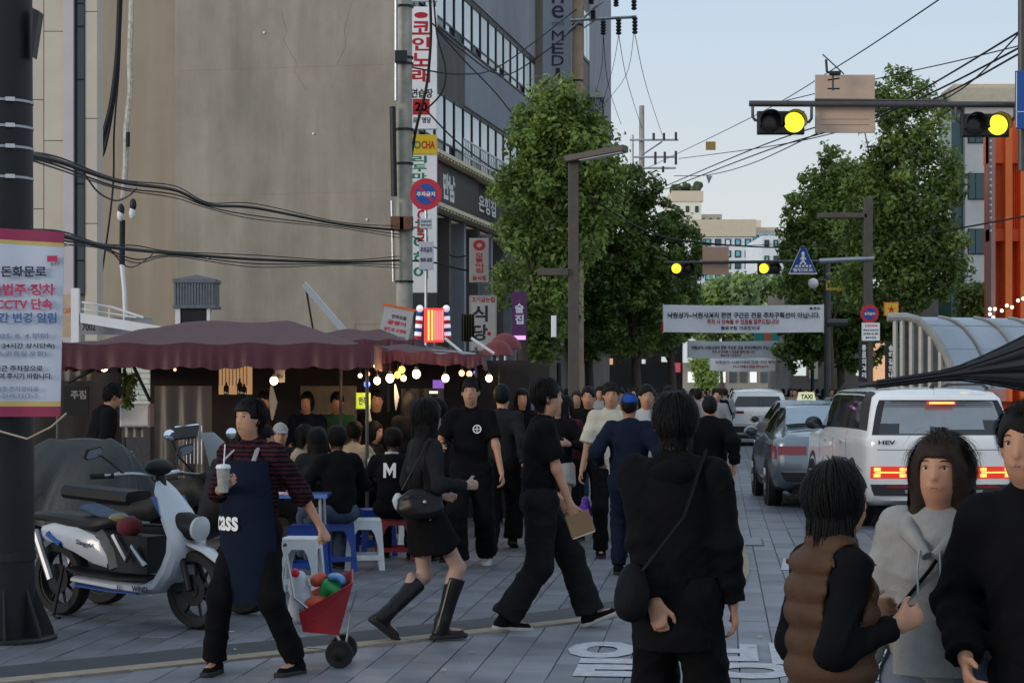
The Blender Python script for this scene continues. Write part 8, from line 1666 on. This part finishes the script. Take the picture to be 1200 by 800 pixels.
# --- the crowd in the middle distance
for a in (
 ('person in black top walking behind the logo t-shirt, right shoulder showing',588,20.5,10,1.74,('long','charcoal',-.05,.03),('wide','black'),('short','hair_black')),
 ('person in maroon cardigan looking at a phone behind the grey skirt',664,21.5,200,1.62,('long','maroon',-.02,.02),('trousers','black'),('bob','hair_black')),
 ('person in black jacket with red cap edge left of the white shirt',690,22.5,190,1.72,('long','black',-.05,.04),('trousers','black'),('short','hair_black')),
 ('person in white t-shirt behind the blue cap, right side',757,21.0,175,1.74,('tee','white',-.08,.03),('trousers','black'),('short','hair_black')),
 ('person in dark jacket with earphones left behind the striding person',612,24.0,180,1.70,('long','black',-.05,.03),('trousers','black'),('long','hair_black')),
 ('person in washed blue coat farther behind the striding person',636,27.0,178,1.76,('long','denim_pale',-.15,.03),('trousers','black'),('short','hair_black')),
 ('person with brown hair in black behind the white shirt, left',676,29.0,185,1.66,('long','black',-.05,.03),('trousers','denim'),('bob','hair_brown')),
 ('person in white top far behind between white shirt and blue cap',727,31.0,182,1.70,('tee','white',-.06,.03),('trousers','denim'),('short','hair_black')),
 ('person in black hoodie far behind right of the blue cap',783,30.0,3,1.74,('long','black',-.05,.05),('trousers','black'),('short','hair_black')),
 ('person with dark backpack-like coat right of the nearest black figure',832,20.5,5,1.62,('long','black',-.12,.06),('trousers','black'),('short','hair_black')),
 ('person in pale shirt beyond the nearest black figure, by the far white car',840,38.0,185,1.68,('long','lightgrey',-.05,.03),('trousers','black'),('short','hair_black')),
 ('person in grey hoodie walking at the left edge of the street ahead',818,34.0,2,1.70,('long','grey',-.05,.05),('trousers','black'),('short','hair_black')),
 ('person in olive sweater deep in the crowd under the street lamp',655,33.0,183,1.72,('long','olive',-.05,.03),('trousers','black'),('short','hair_black')),
 ('person in pale grey t-shirt deep in the crowd left of the trees',703,36.0,181,1.74,('tee','lightgrey',-.05,.03),('trousers','black'),('short','hair_black')),
 ('person in black t-shirt deep in the crowd under the dark trees',742,38.0,184,1.70,('tee','black',-.05,.03),('trousers','denim'),('long','hair_black')),
 ('person in beige coat deep in the crowd left of the nearest black figure',765,41.0,1,1.68,('long','beige',-.2,.03),('trousers','black'),('bob','hair_brown'))):
    lab, px, Y, fc, H, tp_, bt_, hr_ = a; sgn = 1 if px % 2 else -1
    person(lab, *at(px, Y), fc, H, .018 if Y < 25 else .024, feet=[(-.10,.16*sgn,.085),(.09,-.16*sgn,.11,16)], hands=[(-.25,-.12*sgn,.85),(.25,.14*sgn,.87)], top=tp_, bottom=bt_, hair=hr_, seed=int(px), female=hr_[0] in ('long','bob'))
# distant walkers
protos = []
for i, (tc_, bc_, hc_) in enumerate((('black','black',('short','hair_black')),('white','denim',('bob','hair_black')),('navy','black',('long','hair_brown')),('beige','black',('short','hair_black')),('charcoal','denim',('bob','hair_black')),('grey','black',('short','hair_brown')),('pinkish','black',('long','hair_black')),('green','black',('short','hair_black')))):
    D = person('distant walker', 0, 0, 0, 1.70, .032, feet=[(-.1,.14,.085),(.1,-.14,.1)], hands=[(-.24,-.1,.86),(.24,.1,.86)], top=('long',tc_,-.05,.03), bottom=('trousers',bc_), hair=hc_, seed=i); protos.append((D['root'], tc_, hc_)); 
spots = [(843,46,0),(850,52,0),(838,60,1),(845,72,0),(829,66,1),(822,52,1),(812,48,0),(800,56,0),(790,47,1),(778,52,0),(768,60,0),(755,50,1),(748,64,0),(735,55,0),(722,48,1),(714,58,0),(700,50,0),(690,62,1),(676,54,0),(664,46,0),(926,64,1),(932,58,1),(938,70,0),(945,56,1),(952,66,1),(958,74,0),(975,60,1),(981,52,1),(988,68,1),(996,58,0),(1004,66,1),(965,80,0),(918,84,0),(906,92,1),(897,98,0),(885,104,1),(876,98,0),(868,90,1),(858,84,0)]
cn = {'black':'black','white':'white','navy':'navy','beige':'beige','charcoal':'charcoal grey','grey':'pale grey','pinkish':'dusty pink','green':'dark green'}
def near_what(px, Y):
    if px >= 1000: return 'by the lit shop fronts'
    if px >= 960: return 'under the right-hand trees'
    if px >= 915: return 'left of the taxi sign'
    if px >= 855: return 'beyond the white crossover'
    if px >= 825: return 'left of the white crossover'
    if px >= 790: return 'behind the nearest black figure'
    if px >= 735: return 'under the second left street tree'
    if px >= 700: return 'behind the white shirt'
    return 'under the left street lamp'
used = {}
for q, (px, Y, tow) in enumerate(spots):
    r0, tc_, hc_ = protos[(q*5+q//8) % 8]; first = (r0.get('used') is None)
    hn = {'short':'short-haired','bob':'bob-haired','long':'long-haired'}[hc_[0]]; nw = near_what(px, Y)
    lab = 'tiny %s walker in %s, %s, %s' % (hn, cn[tc_], 'facing us' if tow else 'back turned', nw)
    if lab in used: lab = lab.replace('tiny ', 'tinier ')
    used[lab] = 1
    x_, y_ = at(px, Y); rz = R(180 if tow else 0)+R(rnd.uniform(-25,25))
    if first: r0['used'] = 1; r0.location = (x_,y_,0); r0.rotation_euler = (0,0,rz); r0['label'] = lab; r0['group'] = 'distant walkers'
    else: c = copy_tree(r0, (x_,y_,0), None, lab, rz); c['group'] = 'distant walkers'
for r0, _, _ in protos:
    if 'used' in r0: del r0['used']
for o in bpy.data.objects:
    if 'used' in o: del o['used']
bpy.data.scenes.remove(TS)
